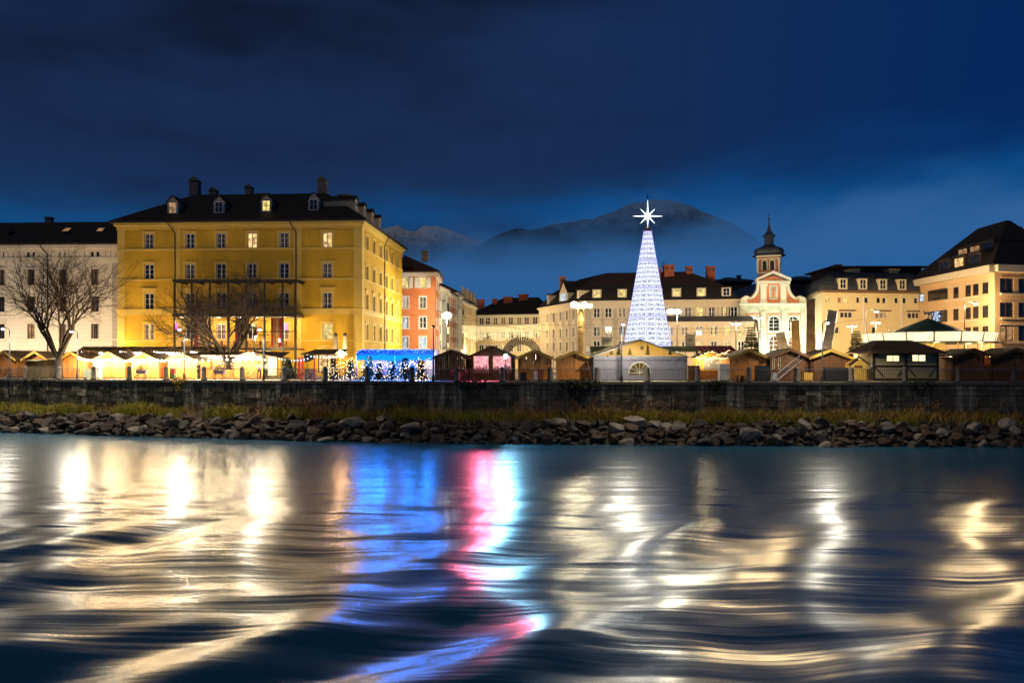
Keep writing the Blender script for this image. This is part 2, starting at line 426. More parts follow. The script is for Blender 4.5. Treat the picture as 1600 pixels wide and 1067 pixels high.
def dormer(root, pos, rz, w, h, depth, roofh, wm, rm, pane='dark', fm=None, flat=False, ww=None):
    """small gabled roof window; pos = middle of the front foot, front faces -y before turning by rz"""
    mb = MB(); mb.box(-w / 2, w / 2, 0, depth, 0, h)
    o = mb.build('dormer', wm, root); o.location = Vector(pos) - root.location; o.rotation_euler = (0, 0, rz)
    if not flat: MB().ext([(-w / 2, h + .001), (w / 2, h + .001), (0, h + roofh - .06)], .02, depth).build('dormer_gable', wm, o)
    r = MB(); e = .14
    if flat: r.box(-w / 2 - e, w / 2 + e, -e - .05, depth, h, h + roofh)
    else:
        t = .07
        r.ext([(-w / 2 - e, h - .1), (-w / 2 - e, h - .1 + t), (0, h + roofh + t), (0, h + roofh)], -e, depth); r.ext([(0, h + roofh), (0, h + roofh + t), (w / 2 + e, h - .1 + t), (w / 2 + e, h - .1)], -e, depth)
    r.build('dormer_roof', rm, o)
    ww = ww or w * .62; wh = h * .78
    f = MB(); z = h * .12; hw = ww / 2
    f.box(-hw - .08, -hw, -.05, .02, z - .08, z + wh + .08); f.box(hw, hw + .08, -.05, .02, z - .08, z + wh + .08)
    f.box(-hw, hw, -.05, .02, z - .08, z); f.box(-hw, hw, -.05, .02, z + wh, z + wh + .08); f.box(-.03, .03, -.045, .02, z, z + wh); f.box(-hw, -.03, -.04, .02, z + wh * .5 - .02, z + wh * .5 + .02); f.box(.03, hw, -.04, .02, z + wh * .5 - .02, z + wh * .5 + .02)
    f.build('dormer_window', fm or m_white, o)
    MB().quad((-hw, -.012, z), (hw, -.012, z), (hw, -.012, z + wh), (-hw, -.012, z + wh)).build('dormer_pane', PANES[pane], o)
    return o
def downpipe(root, p0, p1, px, z0, z1, out=.12, m=None):
    u = U(px, p0, p1); b = along(p0, p1, u, out); c = along(p0, p1, u - .55, .75)
    mb = MB(); mb.tube((*b, z0), (*b, z1 - 1.2), .075, n=6); mb.tube((*b, z1 - 1.2), (*c, z1 - .25), .07, n=6); mb.tube((*c, z1 - .25), (*c, z1), .07, n=6)
    return mb.build('downpipe', m or m_gutter, root, world=True)

# ================================================================== BUILDINGS
ST = lambda id, fm, sm, **k: dict(id=id, fm=fm, sm=sm, **k)

# ---- yellow corner house
m_yel = mat('yellow_ochre_plaster', (.56, .335, .022), .85, .24, .30, .15, 6, stretch=(1, 1, .35))
m_yel_trim = mat('cream_yellow_trim', (.64, .45, .10), .8, .08, .6)
def yellow_house():
    p0, p1, p2 = PX(184, 97.5), PX(565, 95.8), PX(628, 119.6)
    p3 = (p0[0] + p2[0] - p1[0], p0[1] + p2[1] - p1[1]); zE = 18.55; fp = [p0, p1, p2, p3]
    r = thing('yellow_house', 'ochre yellow corner house with white casement windows and dark hipped roof', 'building', (*p0, 0))
    S1 = ST('y1', m_white, m_yel_trim, ft=.10, sur=.20, cap=1); S2 = ST('y2', m_white, m_yel_trim, ft=.10, sur=.20, head=1)
    rows = [(16.36, 1.85, S1), (12.67, 1.85, S1), (9.05, 2.05, S2), (5.38, 1.9, S1)]
    cols = [233, 297, 345.5, 394, 444, 511.5]
    lit = {(0, 3): 'warm', (0, 5): 'warm', (3, 0): 'yellow', (3, 5): 'yellow'}
    g = ST('y3', m_brownframe, m_yel_trim, ft=.1, nx=2, nz=2, sur=.12, sill=0)
    gw = [dict(u=U(p, p0, p1), z=.5, w=2.2, h=2.7, st=g, pane='warm') for p in (233, 310, 360, 410, 511)]
    facade(r, p0, p1, 0, zE, m_yel, grid_wins(p0, p1, cols, rows, S1, 1.2, lit) + gw)
    cs = [573.4, 584.3, 594.6, 603.7, 612.2, 621]
    rows2 = [(16.2, 1.85, S1), (12.55, 1.85, S1), (9.0, 2.05, S2), (5.38, 1.9, S1)]
    facade(r, p1, p2, 0, zE, m_yel, grid_wins(p1, p2, cs, rows2, S1, 1.2, {(3, 0): 'dim', (3, 1): 'yellow', (2, 3): 'yellow', (2, 5): 'yellow'}))
    plain_walls(r, fp, (2, 3), 0, zE, m_yel)
    for a, b in ((p0, p1), (p1, p2)):
        Lg = math.hypot(b[0] - a[0], b[1] - a[1])
        t = MB(); strip(t, a, b, -.08, Lg + .08, .10, 15.22, 15.46); t.build('string_course', m_yel_trim, r, world=True)
        t = MB(); strip(t, a, b, -.08, Lg + .08, .10, 11.55, 11.80); t.build('string_course', m_yel_trim, r, world=True)
        t = MB(); strip(t, a, b, -.08, Lg + .08, .07, 7.45, 8.02); strip(t, a, b, -.1, Lg + .1, .14, 8.022, 8.14); t.build('string_course', m_yel_trim, r, world=True)
        t = MB(); strip(t, a, b, -.08, Lg + .08, .08, 4.18, 4.34); t.build('string_course', m_yel_trim, r, world=True)
        t = MB(); strip(t, a, b, -.1, Lg + .1, .16, zE - .75, zE - .35); strip(t, a, b, -.3, Lg + .3, .42, zE - .348, zE); t.build('cornice', m_yel_trim, r, world=True)
    for px, w in ((189.5, .9), (277, .85), (465, .95), (559.5, 1.0)):
        u = U(px, p0, p1); t = MB()
        for a, b in ((0, 4.17), (4.35, 7.44), (8.15, 11.54), (11.81, 15.21), (15.47, zE - .76)): strip(t, p0, p1, u - w / 2, u + w / 2, .06, a, b)
        t.build('pilaster', m_yel_trim, r, world=True)
    t = MB()
    for a, b in ((0, 4.17), (4.35, 7.44), (8.15, 11.54), (11.81, 15.21), (15.47, zE - .76)): strip(t, p1, p2, .02, 1.0, .06, a, b)
    t.build('pilaster', m_yel_trim, r, world=True)
    downpipe(r, p0, p1, 274, 0, zE); downpipe(r, p0, p1, 463, 0, zE); downpipe(r, p1, p2, 600, 0, zE)
    # arched heads of the ground floor openings
    for px in (233, 511):
        u = U(px, p0, p1); t = MB(); c = along(p0, p1, u, .05)
        for i in range(10):
            a, b = math.pi * i / 10, math.pi * (i + 1) / 10
            q = lambda ang, rr: (c[0] + rr * math.cos(ang), 2.3 + .8 * rr * math.sin(ang))
            t.ext([q(a, 1.5), q(a, 1.8), q(b, 1.8), q(b, 1.5)], c[1] - .05, c[1] + .05)
        t.build('arch_trim', m_yel_trim, r, world=True)
    rf = hip_roof(r, fp, zE + .002, 5.1, .75, (8.0, 6.6, 8.0, 5.8), m_roof)
    for px, py, pane in ((270, 335, 'dim'), (342, 334, 'dark'), (416, 332, 'yellow'), (490, 330, 'dark')):
        Y = 98.2; dormer(r, (X(px, Y), Y, Z(py, Y)), 0, 1.35, 1.55, 3.6, .75, mat('dormer_grey', (.30, .25, .19), .8, .1), m_roof, pane)
    d = (Vector(p2) - Vector(p1)).normalized(); rz = math.atan2(d.y, d.x)
    for k, u in enumerate((4.0, 8.3, 12.6, 16.9)):
        q = along(p1, p2, u, -1.7)
        dormer(r, (*q, zE + 1.45), rz, 1.3, 1.9, 4.5, .5, mat('dormer_grey', (.30, .25, .19), .8, .1), m_roof, 'dark')
    for px, yb, yt, w in ((305, 312, 284, 1.15), (334, 312, 299, .95), (389.5, 312, 294, .9), (504.5, 306, 283, 1.15)):
        Y = 105.6; chimney(rf, X(px, Y), Y, Z(yb + 6, Y), Z(yt, Y), w, m_plaster_dim)
    chimney(rf, X(410, 106), 106, Z(316, 106), Z(305, 106), 2.0, m_plaster_dim, pitched=False, d=1.0); chimney(rf, X(540, 110), 110, Z(325, 110), Z(307, 110), 1.6, m_plaster_dim, pitched=False, holes=True)
    return p0, p1, p2
YP = yellow_house()

# ---- white stone house, cut by the left edge
def white_house():
    p0, p1 = (-86.0, 105.5), (X(184, 98.6), 103.6)
    m = mat('cream_ashlar', (.62, .55, .48), .85, .08, .5)
    nt = m.node_tree; b = nt.nodes['Principled BSDF']      # fine ashlar joints
    bt = nt.nodes.new('ShaderNodeTexBrick'); g = nt.nodes.new('ShaderNodeNewGeometry'); s = nt.nodes.new('ShaderNodeSeparateXYZ'); c = nt.nodes.new('ShaderNodeCombineXYZ')
    nt.links.new(g.outputs['Position'], s.inputs[0]); nt.links.new(s.outputs[0], c.inputs[0]); nt.links.new(s.outputs[2], c.inputs[1]); nt.links.new(c.outputs[0], bt.inputs[0])
    bt.inputs['Scale'].default_value = 1; bt.inputs['Brick Width'].default_value = 1.3; bt.inputs['Row Height'].default_value = .55; bt.inputs['Mortar Size'].default_value = .03
    bp = nt.nodes.new('ShaderNodeBump'); nt.links.new(bt.outputs['Fac'], bp.inputs['Height']); bp.invert = True; bp.inputs['Strength'].default_value = .7; bp.inputs['Distance'].default_value = .06; nt.links.new(bp.outputs[0], b.inputs['Normal'])
    r = thing('white_house', 'pale stone house with small attic frieze behind the large bare tree', 'building', (*p0, 0)); zE = 16.9
    S = ST('w1', m_brownframe, mat('cream_trim', (.62, .54, .45), .8, .06), ft=.09, sur=.16, cap=1, bracket=1, nx=2, nz=2)
    rows = [(Z(433, 104), 2.05), (Z(475, 104), 2.0), (Z(518, 104), 2.0)]
    cols = [-148, -98, -48, 1.5, 48.5, 98, 148.5]
    fz = ST('w2', m_brownframe, m_white, ft=.05, sur=0, sill=0, nx=1, nz=1)
    ws = grid_wins(p0, p1, cols, rows, S, 1.05, {(2, 4): 'dim'})
    for a in cols:
        for k in (-4.5, 4.2): ws.append(dict(u=U(a + k, p0, p1), z=Z(401, 104), w=.38, h=.75, st=fz, pane='dark'))
    ws += [dict(u=U(a, p0, p1), z=.8, w=1.6, h=2.2, st=S, pane='warm' if i % 2 else 'dark') for i, a in enumerate(cols)]
    facade(r, p0, p1, 0, zE, m, ws)
    fp = footprint(p0, p1, 16); plain_walls(r, fp, (1, 2, 3), 0, zE, m)
    Lg = math.hypot(p1[0] - p0[0], p1[1] - p0[1]); tm = S['sm']
    for z0, z1, o in ((zE - .9, zE - .5, .12), (zE - .498, zE, .42), (Z(405, 104), Z(402, 104), .14), (Z(409, 104), Z(405.3, 104), .06), (Z(531, 104), Z(529, 104), .08)):
        t = MB(); strip(t, p0, p1, 0, Lg, o, z0, z1); t.build('cornice' if z0 > 13 else 'string_course', tm, r, world=True)
    me = MB().box(-.24, .24, -.09, .02, 0, .72).mesh('frieze_block', tm)
    d = Vector(p1) - Vector(p0); rz = math.atan2(d.y, d.x); a = -150.0
    while a < 183:
        if not any(abs(a - (c + k)) < 3.0 for c in cols for k in (-4.5, 4.2)):
            q = along(p0, p1, U(a, p0, p1), 0); link('frieze_block', me, r, Vector((*q, Z(401, 104))) - r.location, rz)
        a += 8.0
    q0 = MB(); z = 0.0                                    # quoins at the corner
    for z in np.arange(0, Z(410, 104) - .5, .56):
        q0 = MB(); strip(q0, p0, p1, U(175.5, p0, p1), Lg + .0, .05, z + .02, z + .54); q0.build('quoin', mat('grey_quoin', (.36, .31, .27), .85, .12), r, world=True)
    downpipe(r, p0, p1, 75, 0, zE, m=m_gutter)
    rf = hip_roof(r, fp, zE + .002, 4.15, .6, (6.5, .3, 6.5, 6), m_roof)
    chimney(rf, X(77, 111), 111, 20.5, 21.6, .8, m_plaster_dim, pitched=False)
    for px in (104, 157, 14):
        Y = 106.9; x, z = X(px, Y), zE + 2.35
        f = MB().frustum([(x - .45, Y - .5), (x + .45, Y - .5), (x + .45, Y + .5), (x - .45, Y + .5)], [z - .35, z - .35, z + .3, z + .3], [(x - .45, Y - .5), (x + .45, Y - .5), (x + .45, Y + .5), (x - .45, Y + .5)], [z - .2, z - .2, z + .45, z + .45]).build('skylight', m_gutter, rf, world=True)
        MB().quad((x - .38, Y - .42, z - .138), (x + .38, Y - .42, z - .138), (x + .38, Y + .42, z + .408), (x - .38, Y + .42, z + .408)).build('skylight_pane', lit_dim if px != 14 else m_glassdark, f, world=True)
white_house()

# ---- orange house next to the yellow one
def orange_house():
    p0, p1, p2 = PX(622, 121.5), PX(680, 121.0), PX(686.5, 131.5); p3 = (p0[0], p0[1] + 12); fp = [p0, p1, p2, p3]; zE = 15.2
    m = mat('orange_plaster', (.52, .17, .060), .85, .1, .5, .1, 6)
    r = thing('orange_house', 'orange plastered house with white shutters behind the yellow house', 'building', (*p0, 0))
    S = ST('o1', m_white, m_white, ft=.09, sur=.13, nx=2, nz=2)
    rows = [(Z(441.5, 121), 1.55), (Z(472.5, 121), 1.75), (Z(504, 121), 1.75), (Z(535, 121), 1.75), (2.0, 2.0)]
    facade(r, p0, p1, 0, zE, m, grid_wins(p0, p1, [633, 660.6], rows, S, 1.05, {(0, 0): 'yellow', (0, 1): 'yellow', (1, 0): 'blind', (2, 0): 'cool', (3, 0): 'cool', (3, 1): 'cool', (4, 0): 'warm', (4, 1): 'warm'}))
    for c in (633, 660.6):
        u = U(c, p0, p1)
        for s in (-1, 1):
            t = MB(); strip(t, p0, p1, u + s * .95 - .28, u + s * .95 + .28, .17, Z(441.5, 121) - .8, Z(441.5, 121) + .8, back=-.10); t.build('shutter', m_white, r, world=True)
    facade(r, p1, p2, 0, zE, m, grid_wins(p1, p2, [682.2, 684.7], rows[:4], S, 1.0)); plain_walls(r, fp, (2, 3), 0, zE, m)
    t = MB()
    for a, b in ((p0, p1), (p1, p2)): strip(t, a, b, -.05, math.hypot(b[0] - a[0], b[1] - a[1]) + .3, .5 if a is p0 else .45, zE - .55, zE)
    t.build('eaves_board', m_white, r, world=True)
    rf = hip_roof(r, fp, zE + .002, 3.3, .75, (4.5, 5.5, 4.5, .4), m_roof_red)
    chimney(rf, X(664, 126), 126, 17.5, 19.0, .9, m_plaster_dim, pitched=False)
orange_house()

# ---- houses down the left side of the street
def street_row():
    cols = [('pale_blue_plaster', (.42, .45, .47), 'pale blue grey'), ('brick_red_plaster', (.36, .15, .10), 'brick red'), ('white_plaster', (.62, .60, .55), 'white'), ('cream_plaster', (.55, .45, .28), 'cream'), ('sand_plaster', (.48, .36, .22), 'sand coloured')]
    ends = [PX(684.5, 134), PX(701, 143), PX(712, 152), PX(722, 162), PX(733, 174), PX(744, 188)]
    eaves = [14.4, 14.0, 14.9, 14.2, 14.4]
    S = ST('s1', m_white, m_white, ft=.09, sur=.10, nx=2, nz=2)
    what = ['behind the orange house', 'behind the brightest street lamp', 'with lit edge under the roof line', 'second from the far end of the street row', 'at the far end of the street row']
    for i, (nm, c, w) in enumerate(cols):
        a, b = ends[i], ends[i + 1]; zE = eaves[i]; Lg = math.hypot(b[0] - a[0], b[1] - a[1]); m = mat(nm, c, .85, .1, .5)
        r = thing('town_house', f'{w} narrow town house {what[i]}', 'building', (*a, 0), 0, 'town houses along the street')
        ws = []
        n = 3
        for k in range(n):
            for q in range(5): ws.append(dict(u=Lg * (k + .5) / n, z=1.0 + q * 2.72, w=1.1, h=1.55, st=S, pane='warm' if (k * 3 + q + i) % 5 == 0 or q == 0 else 'dark'))
        facade(r, a, b, 0, zE, m, ws); fp = footprint(a, b, 11); plain_walls(r, fp, (1, 2, 3), 0, zE, m)
        t = MB(); strip(t, a, b, 0, Lg, .4, zE - .5, zE); t.build('cornice', m_white, r, world=True)
        if i in (0, 2):                                   # an oriel
            t = MB(); strip(t, a, b, Lg * .36, Lg * .64, .8, 4.2, 12.0); o = t.build('oriel', m, r, world=True)
            for q in range(3):
                t = MB(); strip(t, a, b, Lg * .40, Lg * .60, .83, 5.0 + q * 2.7, 6.5 + q * 2.7); t.build('oriel_window', m_glassdark, o, world=True)
        rf = hip_roof(r, fp, zE + .002, 3.0 if i < 3 else 2.6, .5, (5.2, .3, 5.2, .3), m_roof)
        if i >= 3:                                       # stepped gable towards the street
            for s in range(2):
                u0 = Lg * (.05 + .5 * s); t = MB()
                for st in range(3): strip(t, a, b, u0 + st * .8, u0 + Lg * .42 - st * .8, .05, zE + st * 1.0, zE + 1.0 + st * 1.0, back=.4)
                t.build('gable', m, r, world=True)
        else:
            c_ = along(a, b, Lg * .7, -5); chimney(rf, c_[0], c_[1], zE + 2.0, zE + 4.0, .9, m_brick, pitched=False)
street_row()

# ---- long cream house closing the street
def end_house():
    p0, p1 = PX(738, 195), PX(849, 190); zE = 13.0; m = mat('cream_plaster', (.55, .45, .28), .85, .1, .5)
    r = thing('cream_house', 'long cream house closing the far end of the street behind the lights', 'building', (*p0, 0))
    S = ST('e1', m_white, m_white, ft=.12, sur=.14, nx=2, nz=2)
    cols = [752, 762, 774, 786, 798, 811, 823, 836]
    facade(r, p0, p1, 0, zE, m, grid_wins(p0, p1, cols, [(Z(501, 192), 1.75), (Z(523, 192), 1.75), (Z(544, 192), 1.75)], S, 1.2, {(2, 6): 'yellow', (2, 7): 'warm', (1, 2): 'warm', (2, 3): 'yellow'}))
    fp = footprint(p0, p1, 14); plain_walls(r, fp, (1, 2, 3), 0, zE, m)
    Lg = math.hypot(p1[0] - p0[0], p1[1] - p0[1]); t = MB(); strip(t, p0, p1, 0, Lg, .35, zE - .5, zE); t.build('cornice', m_white, r, world=True)
    rf = hip_roof(r, fp, zE + .002, 4.6, .6, (6.5, 3, 6.5, 6), m_roof)
    for px, yb, yt, w in ((751, 481, 469, 1.9), (773, 478, 468, 1.3), (794, 477, 465, 2.2), (818, 474, 461, 2.4)):
        chimney(rf, X(px, 198), 198, Z(yb + 4, 198), Z(yt, 198), w, m_brick, pitched=False)
end_house()

# ---- long grey-beige house behind the light tree
def long_house():
    a, b, c = PX(843, 138), PX(906, 122), PX(1154, 118); zE = 10.95
    m = mat('grey_beige_plaster', (.40, .33, .25), .85, .1, .5); tr = mat('light_beige_trim', (.52, .43, .32), .8, .08)
    r = thing('long_house', 'long beige house with mansard roof and dormers behind the lit tree', 'building', (*b, 0))
    S = ST('l1', m_white, tr, ft=.10, sur=.26, nx=2, nz=2)
    z1, z2, z3, z4 = Z(488, 120), Z(517.5, 120), Z(540, 120), 2.0
    lc = [856, 866, 876.5, 886.5, 897]; rc = [932.4, 950.5, 972, 993, 1014, 1036, 1058, 1075, 1093, 1112, 1132, 1147]
    facade(r, a, b, 0, zE, m, grid_wins(a, b, lc, [(z1 - .1, 1.5), (z2, 1.5), (z3, 1.5), (1.9, 1.9)], S, .95, {(3, 1): 'warm', (2, 4): 'yellow', (1, 1): 'dim', (3, 3): 'warm'}))
    facade(r, b, c, 0, zE, m, grid_wins(b, c, rc, [(z1, 1.5), (z2, 1.5), (z3, 1.5), (1.9, 1.9)], S, 1.05, {(0, 8): 'yellow', (0, 10): 'yellow', (0, 2): 'dim', (3, 1): 'warm', (3, 3): 'warm', (1, 2): 'cool', (1, 6): 'warm'}))
    fp = [a, b, c, (c[0] + .5, c[1] + 16), (a[0] + 8, a[1] + 14)]
    plain_walls(r, fp, (2, 3, 4), 0, zE, m)
    for p, q, cc in ((a, b, lc), (b, c, rc)):
        Lg = math.hypot(q[0] - p[0], q[1] - p[1]); t = MB(); strip(t, p, q, 0, Lg, .10, zE - 1.15, zE - .3); strip(t, p, q, -.1, Lg + .1, .4, zE - .298, zE); t.build('cornice', tr, r, world=True)
        me = MB(); n = 12
        pts = [(.62 * math.cos(2 * math.pi * i / n) * (1.1 if abs(math.sin(2 * math.pi * i / n)) < .6 else .95), .55 * math.sin(2 * math.pi * i / n)) for i in range(n)]
        me.ext(pts[::-1], -.06, .01); me = me.mesh('medallion', tr); d = Vector(q) - Vector(p)
        for px in cc: link('medallion', me, r, Vector((*along(p, q, U(px, p, q), 0), Z(503, 120))) - r.location, math.atan2(d.y, d.x))
    # mansard: steep lower slope, flatter upper slope
    e = offs(fp, .45); k = offs(fp, -2.2); t = offs(fp, -6.2)
    MB().frustum(e, zE + .002, k, zE + 2.7).build('roof', m_roof, r, world=True)
    rf = MB().frustum(k, zE + 2.7, t, zE + 4.9).build('upper_roof', m_roof_red, r, world=True)
    wm = mat('dormer_cream', (.50, .42, .30), .8, .08)
    for px, pane in ((932.5, 'yellow'), (972, 'yellow'), (1057, 'yellow'), (1096, 'yellow'), (1135, 'dark'), (1028, 'warm')):
        q = along(b, c, U(px, b, c), -.05); d = Vector(c) - Vector(b)
        dormer(r, (*q, zE + .45), math.atan2(d.y, d.x), 1.35, 1.3, 2.6, .15, wm, m_roof, pane, flat=True, ww=.85)
    d = Vector(b) - Vector(a); rz = math.atan2(d.y, d.x)
    for px, w, h, rh, pane in ((856, .8, 1.5, .25, 'dark'), (880, 3.4, 1.4, 1.9, 'cool'), (903, .8, 1.3, .2, 'warm')):
        q = along(a, b, U(px, a, b), -.05); o = dormer(r, (*q, zE + .4), rz, w, h, 3.5, rh, wm, m_roof, pane, flat=(w < 1), ww=w * .7)
    for px, yb, yt, w, Y in ((879, 450, 434, .9, 130), (1044.5, 432, 416, 1.5, 125), (1076.5, 433, 418, .95, 125), (1110, 434, 418, 1.2, 125), (1028, 430, 421, .8, 125)):
        chimney(rf, X(px, Y), Y, Z(yb + 5, Y), Z(yt, Y), w, m_brick, pitched=False, holes=True)
    an = MB().tube((X(1037, 125), 125, Z(432, 125)), (X(1037, 125), 125, Z(408, 125)), .03, n=4)
    for z in (410, 413, 417): an.tube((X(1037, 125) - .5, 125, Z(z, 125)), (X(1037, 125) + .5, 125, Z(z, 125)), .02, n=4)
    an.build('aerial', m_iron, r, world=True)
    # low wing in front, to the church
    p, q = PX(1038, 115.4), PX(1178, 114.6); zW = Z(502.5, 115)
    w = thing('low_wing', 'low beige annex with lean-to roof between lit tree and church', 'building', (*p, 0))
    facade(w, p, q, 0, zW, mat('warm_beige_plaster', (.56, .43, .27), .85, .08, .5), grid_wins(p, q, [1047, 1070, 1092.5, 1115.5, 1137, 1158], [(Z(517, 115), 1.35), (Z(541, 115), 1.5)], S, .95, {(0, 0): 'cool', (0, 3): 'yellow', (0, 4): 'yellow', (0, 5): 'yellow', (0, 1): 'dim', (1, 2): 'warm', (1, 4): 'warm'}))
    fq = footprint(p, q, 2.9); plain_walls(w, fq, (1, 3), 0, zW, m)
    MB().frustum(offs(fq, .3), zW + .002, offs([(x, y + (.0 if i > 1 else 2.0)) for i, (x, y) in enumerate(fq)], .05), zW + .9).build('roof', m_lead, w, world=True)
    Lg = math.hypot(q[0] - p[0], q[1] - p[1]); t = MB(); strip(t, p, q, 0, Lg, .25, zW - .35, zW); t.build('cornice', tr, w, world=True)
long_house()

# ---- baroque church
def church():
    Y = 117.0; cx = lambda px: X(px, Y); cz = lambda py: Z(py, Y)
    red = mat('salmon_plaster', (.52, .20, .11), .85, .1, .6); wh = mat('church_white', (.60, .60, .50), .8, .06, .8); gr = mat('mottled_green_stone', (.40, .43, .34), .85, .32, 1.6, .3, 8)
    r = thing('church', 'small baroque church with salmon gable, white volutes and dark bell tower', 'church', (cx(1208), Y, 0))
    zc = cz(475)
    # lower front with arched windows
    f = MB(); arch = [(1177, 505), (1209.5, 505), (1240, 505), (1177, 536), (1209.5, 536), (1240, 536)]
    wins = []
    for px, py in arch: wins.append((cx(px) - .75, cx(px) + .75, cz(py) - (1.1 if py < 520 else 1.6), cz(py) + 1.0))
    us = sorted({cx(1156), cx(1260)} | {w[0] for w in wins} | {w[1] for w in wins}); vs = sorted({0, zc} | {w[2] for w in wins} | {w[3] for w in wins})
    for i in range(len(us) - 1):
        for j in range(len(vs) - 1):
            um, vm = (us[i] + us[i + 1]) / 2, (vs[j] + vs[j + 1]) / 2
            if not any(w[0] < um < w[1] and w[2] < vm < w[3] for w in wins): f.box(us[i], us[i + 1], Y, Y + .5, vs[j], vs[j + 1])
    f.build('wall', gr, r, world=True)
    for k, (x0, x1, z0, z1) in enumerate(wins):
        xc = (x0 + x1) / 2; rad = .75; zs = z1 - rad; n = 10
        sp = MB()                                         # the arch between square opening and wall
        for i in range(n):
            a, b = math.pi * i / n, math.pi * (i + 1) / n
            A, B = (xc + rad * math.cos(a), zs + rad * math.sin(a)), (xc + rad * math.cos(b), zs + rad * math.sin(b)); sp.ext([A, (A[0], z1), (B[0], z1), B], Y + .003, Y + .5)
        o = sp.build('arch', gr, r, world=True)
        t = MB()
        for i in range(n):
            a, b = math.pi * i / n, math.pi * (i + 1) / n
            q = lambda g, s: (xc + s * math.cos(g), zs + s * math.sin(g)); t.ext([q(a, rad), q(a, rad + .22), q(b, rad + .22), q(b, rad)], Y - .10, Y + .02)
        t.box(x0 - .22, x0, Y - .10, Y + .02, z0, zs); t.box(x1, x1 + .22, Y - .10, Y + .02, z0, zs); t.build('surround', wh, o, world=True)
        MB().box(x0 - .02, x1 + .02, Y + .34, Y + .36, z0, z1).build('pane', m_glassdark if k < 3 else lit_dim, o, world=True)
        t = MB(); t.box(xc - .03, xc + .03, Y + .28, Y + .34, z0, z1)
        for s in (.25, .5, .75): t.box(x0, x1, Y + .285, Y + .33, z0 + (z1 - z0) * s - .025, z0 + (z1 - z0) * s + .025)
        t.build('glazing_bars', wh, o, world=True)
        t = MB(); t.box(x0 - .7, x0 - .23, Y - .03, Y + .01, z0 - .5, z1 + .45); t.box(x1 + .23, x1 + .7, Y - .03, Y + .01, z0 - .5, z1 + .45); t.box(x0 - .23, x1 + .23, Y - .03, Y + .01, z1 + .24, z1 + .45); t.build('wall_panel', red, o, world=True)
    for px in (1160, 1192.5, 1225, 1255.5):
        t = MB(); t.box(cx(px) - .42, cx(px) + .42, Y - .16, Y + .01, 0, cz(488)); t.box(cx(px) - .5, cx(px) + .5, Y - .22, Y + .01, cz(488), cz(486)); t.build('pilaster', gr, r, world=True)
    MB().box(cx(1156), cx(1260), Y - .14, Y - .002, cz(486) + .002, cz(477)).build('frieze', gr, r, world=True)
    MB().box(cx(1154), cx(1262), Y - .45, Y + .3, cz(477) + .002, cz(474)).build('cornice', wh, r, world=True)
    # the upper gable
    half = [(48, 474), (48, 467), (45, 464), (40, 464), (36, 467), (31, 463.5), (27, 458), (24.5, 452), (23.5, 443)]
    pts = [(1208 - a, b) for a, b in half] + [(1208 + a, b) for a, b in half[::-1]]
    MB().ext([(cx(a), cz(b)) for a, b in pts][::-1], Y + .02, Y + .6).build('gable', red, r, world=True)
    for s in (-1, 1):
        t = MB(); e = [(cx(1208 + s * a), cz(b)) for a, b in half[2:]]
        for (ax, az), (bx, bz) in zip(e, e[1:]): t.tube((ax, Y + .05, az), (bx, Y + .05, bz), .22, n=6)
        t.build('volute', wh, r, world=True)
        t = MB(); xc, z = cx(1208 + s * 45.5), cz(469.5); t.tube((xc, Y - .2, z), (xc, Y + .5, z), .52, n=14); t.tube((xc, Y - .28, z), (xc, Y - .19, z), .25, n=10); t.build('volute_scroll', wh, r, world=True)
        t = MB(); xc = cx(1208 + s * 15.5); t.box(xc - .42, xc + .42, Y - .2, Y + .03, cz(474) + .01, cz(445)); t.box(xc - .55, xc + .55, Y - .28, Y + .02, cz(447.5), cz(443.5)); t.box(xc - .5, xc + .5, Y - .26, Y + .02, cz(474) + .012, cz(469)); t.build('pilaster', wh, r, world=True)
    MB().box(cx(1182), cx(1234), Y - .35, Y + .6, cz(443) + .002, cz(439)).build('cornice', wh, r, world=True)
    t = MB(); A, B, C = (cx(1181), cz(439)), (cx(1235), cz(439)), (cx(1208), cz(427))
    MB().ext([(A[0] + .5, A[1]), (B[0] - .5, B[1]), (C[0], C[1] - .35)], Y - .1, Y + .6).build('pediment', red, r, world=True)
    for p_, q_ in ((A, C), (C, B)): t.ext([p_, q_, (q_[0], q_[1] + .38), (p_[0], p_[1] + .32)][::1], Y - .4, Y + .62)
    t.build('pediment_cornice', wh, r, world=True)
    o = MB().box(cx(1202), cx(1214.5), Y - .06, Y + .03, cz(468), cz(445.5)).build('picture_niche', wh, r, world=True)
    MB().box(cx(1203.5), cx(1213), Y - .075, Y - .058, cz(466.5), cz(447)).build('wall_painting', mat('faded_fresco', (.45, .42, .28), .8, .2, 1.6, col2=(.22, .26, .20)), o, world=True)
    t = MB(); t.ball((cx(1208), Y - .07, cz(452)), .22, 1, (1, .15, 1.1)); t.frustum([(cx(1206), Y - .10), (cx(1210.5), Y - .10), (cx(1210.5), Y - .07), (cx(1206), Y - .07)], cz(464), [(cx(1207), Y - .10), (cx(1209.5), Y - .10), (cx(1209.5), Y - .07), (cx(1207), Y - .07)], cz(453.5)); t.build('painted_figure', mat('fresco_red', (.42, .16, .06), .8, .3, 2), o, world=True)
    # nave
    n0, n1 = cx(1162), cx(1256); ym = (n0 + n1) / 2
    MB().box(n0, n1, Y + .5, Y + 24, 0, zc).build('nave_wall', gr, r, world=True)
    MB().ext([(n0 - .7, zc - .2), (n1 + .7, zc - .2), (ym, cz(434))], Y + .62, Y + 24.5).build('roof', m_lead, r, world=True)
    # bell tower
    ty = Y + 6.5; tx = X(1201.5, ty); s = ty / F
    tw = thing('bell_tower_base', '', '', (tx, ty, 0)) if False else None
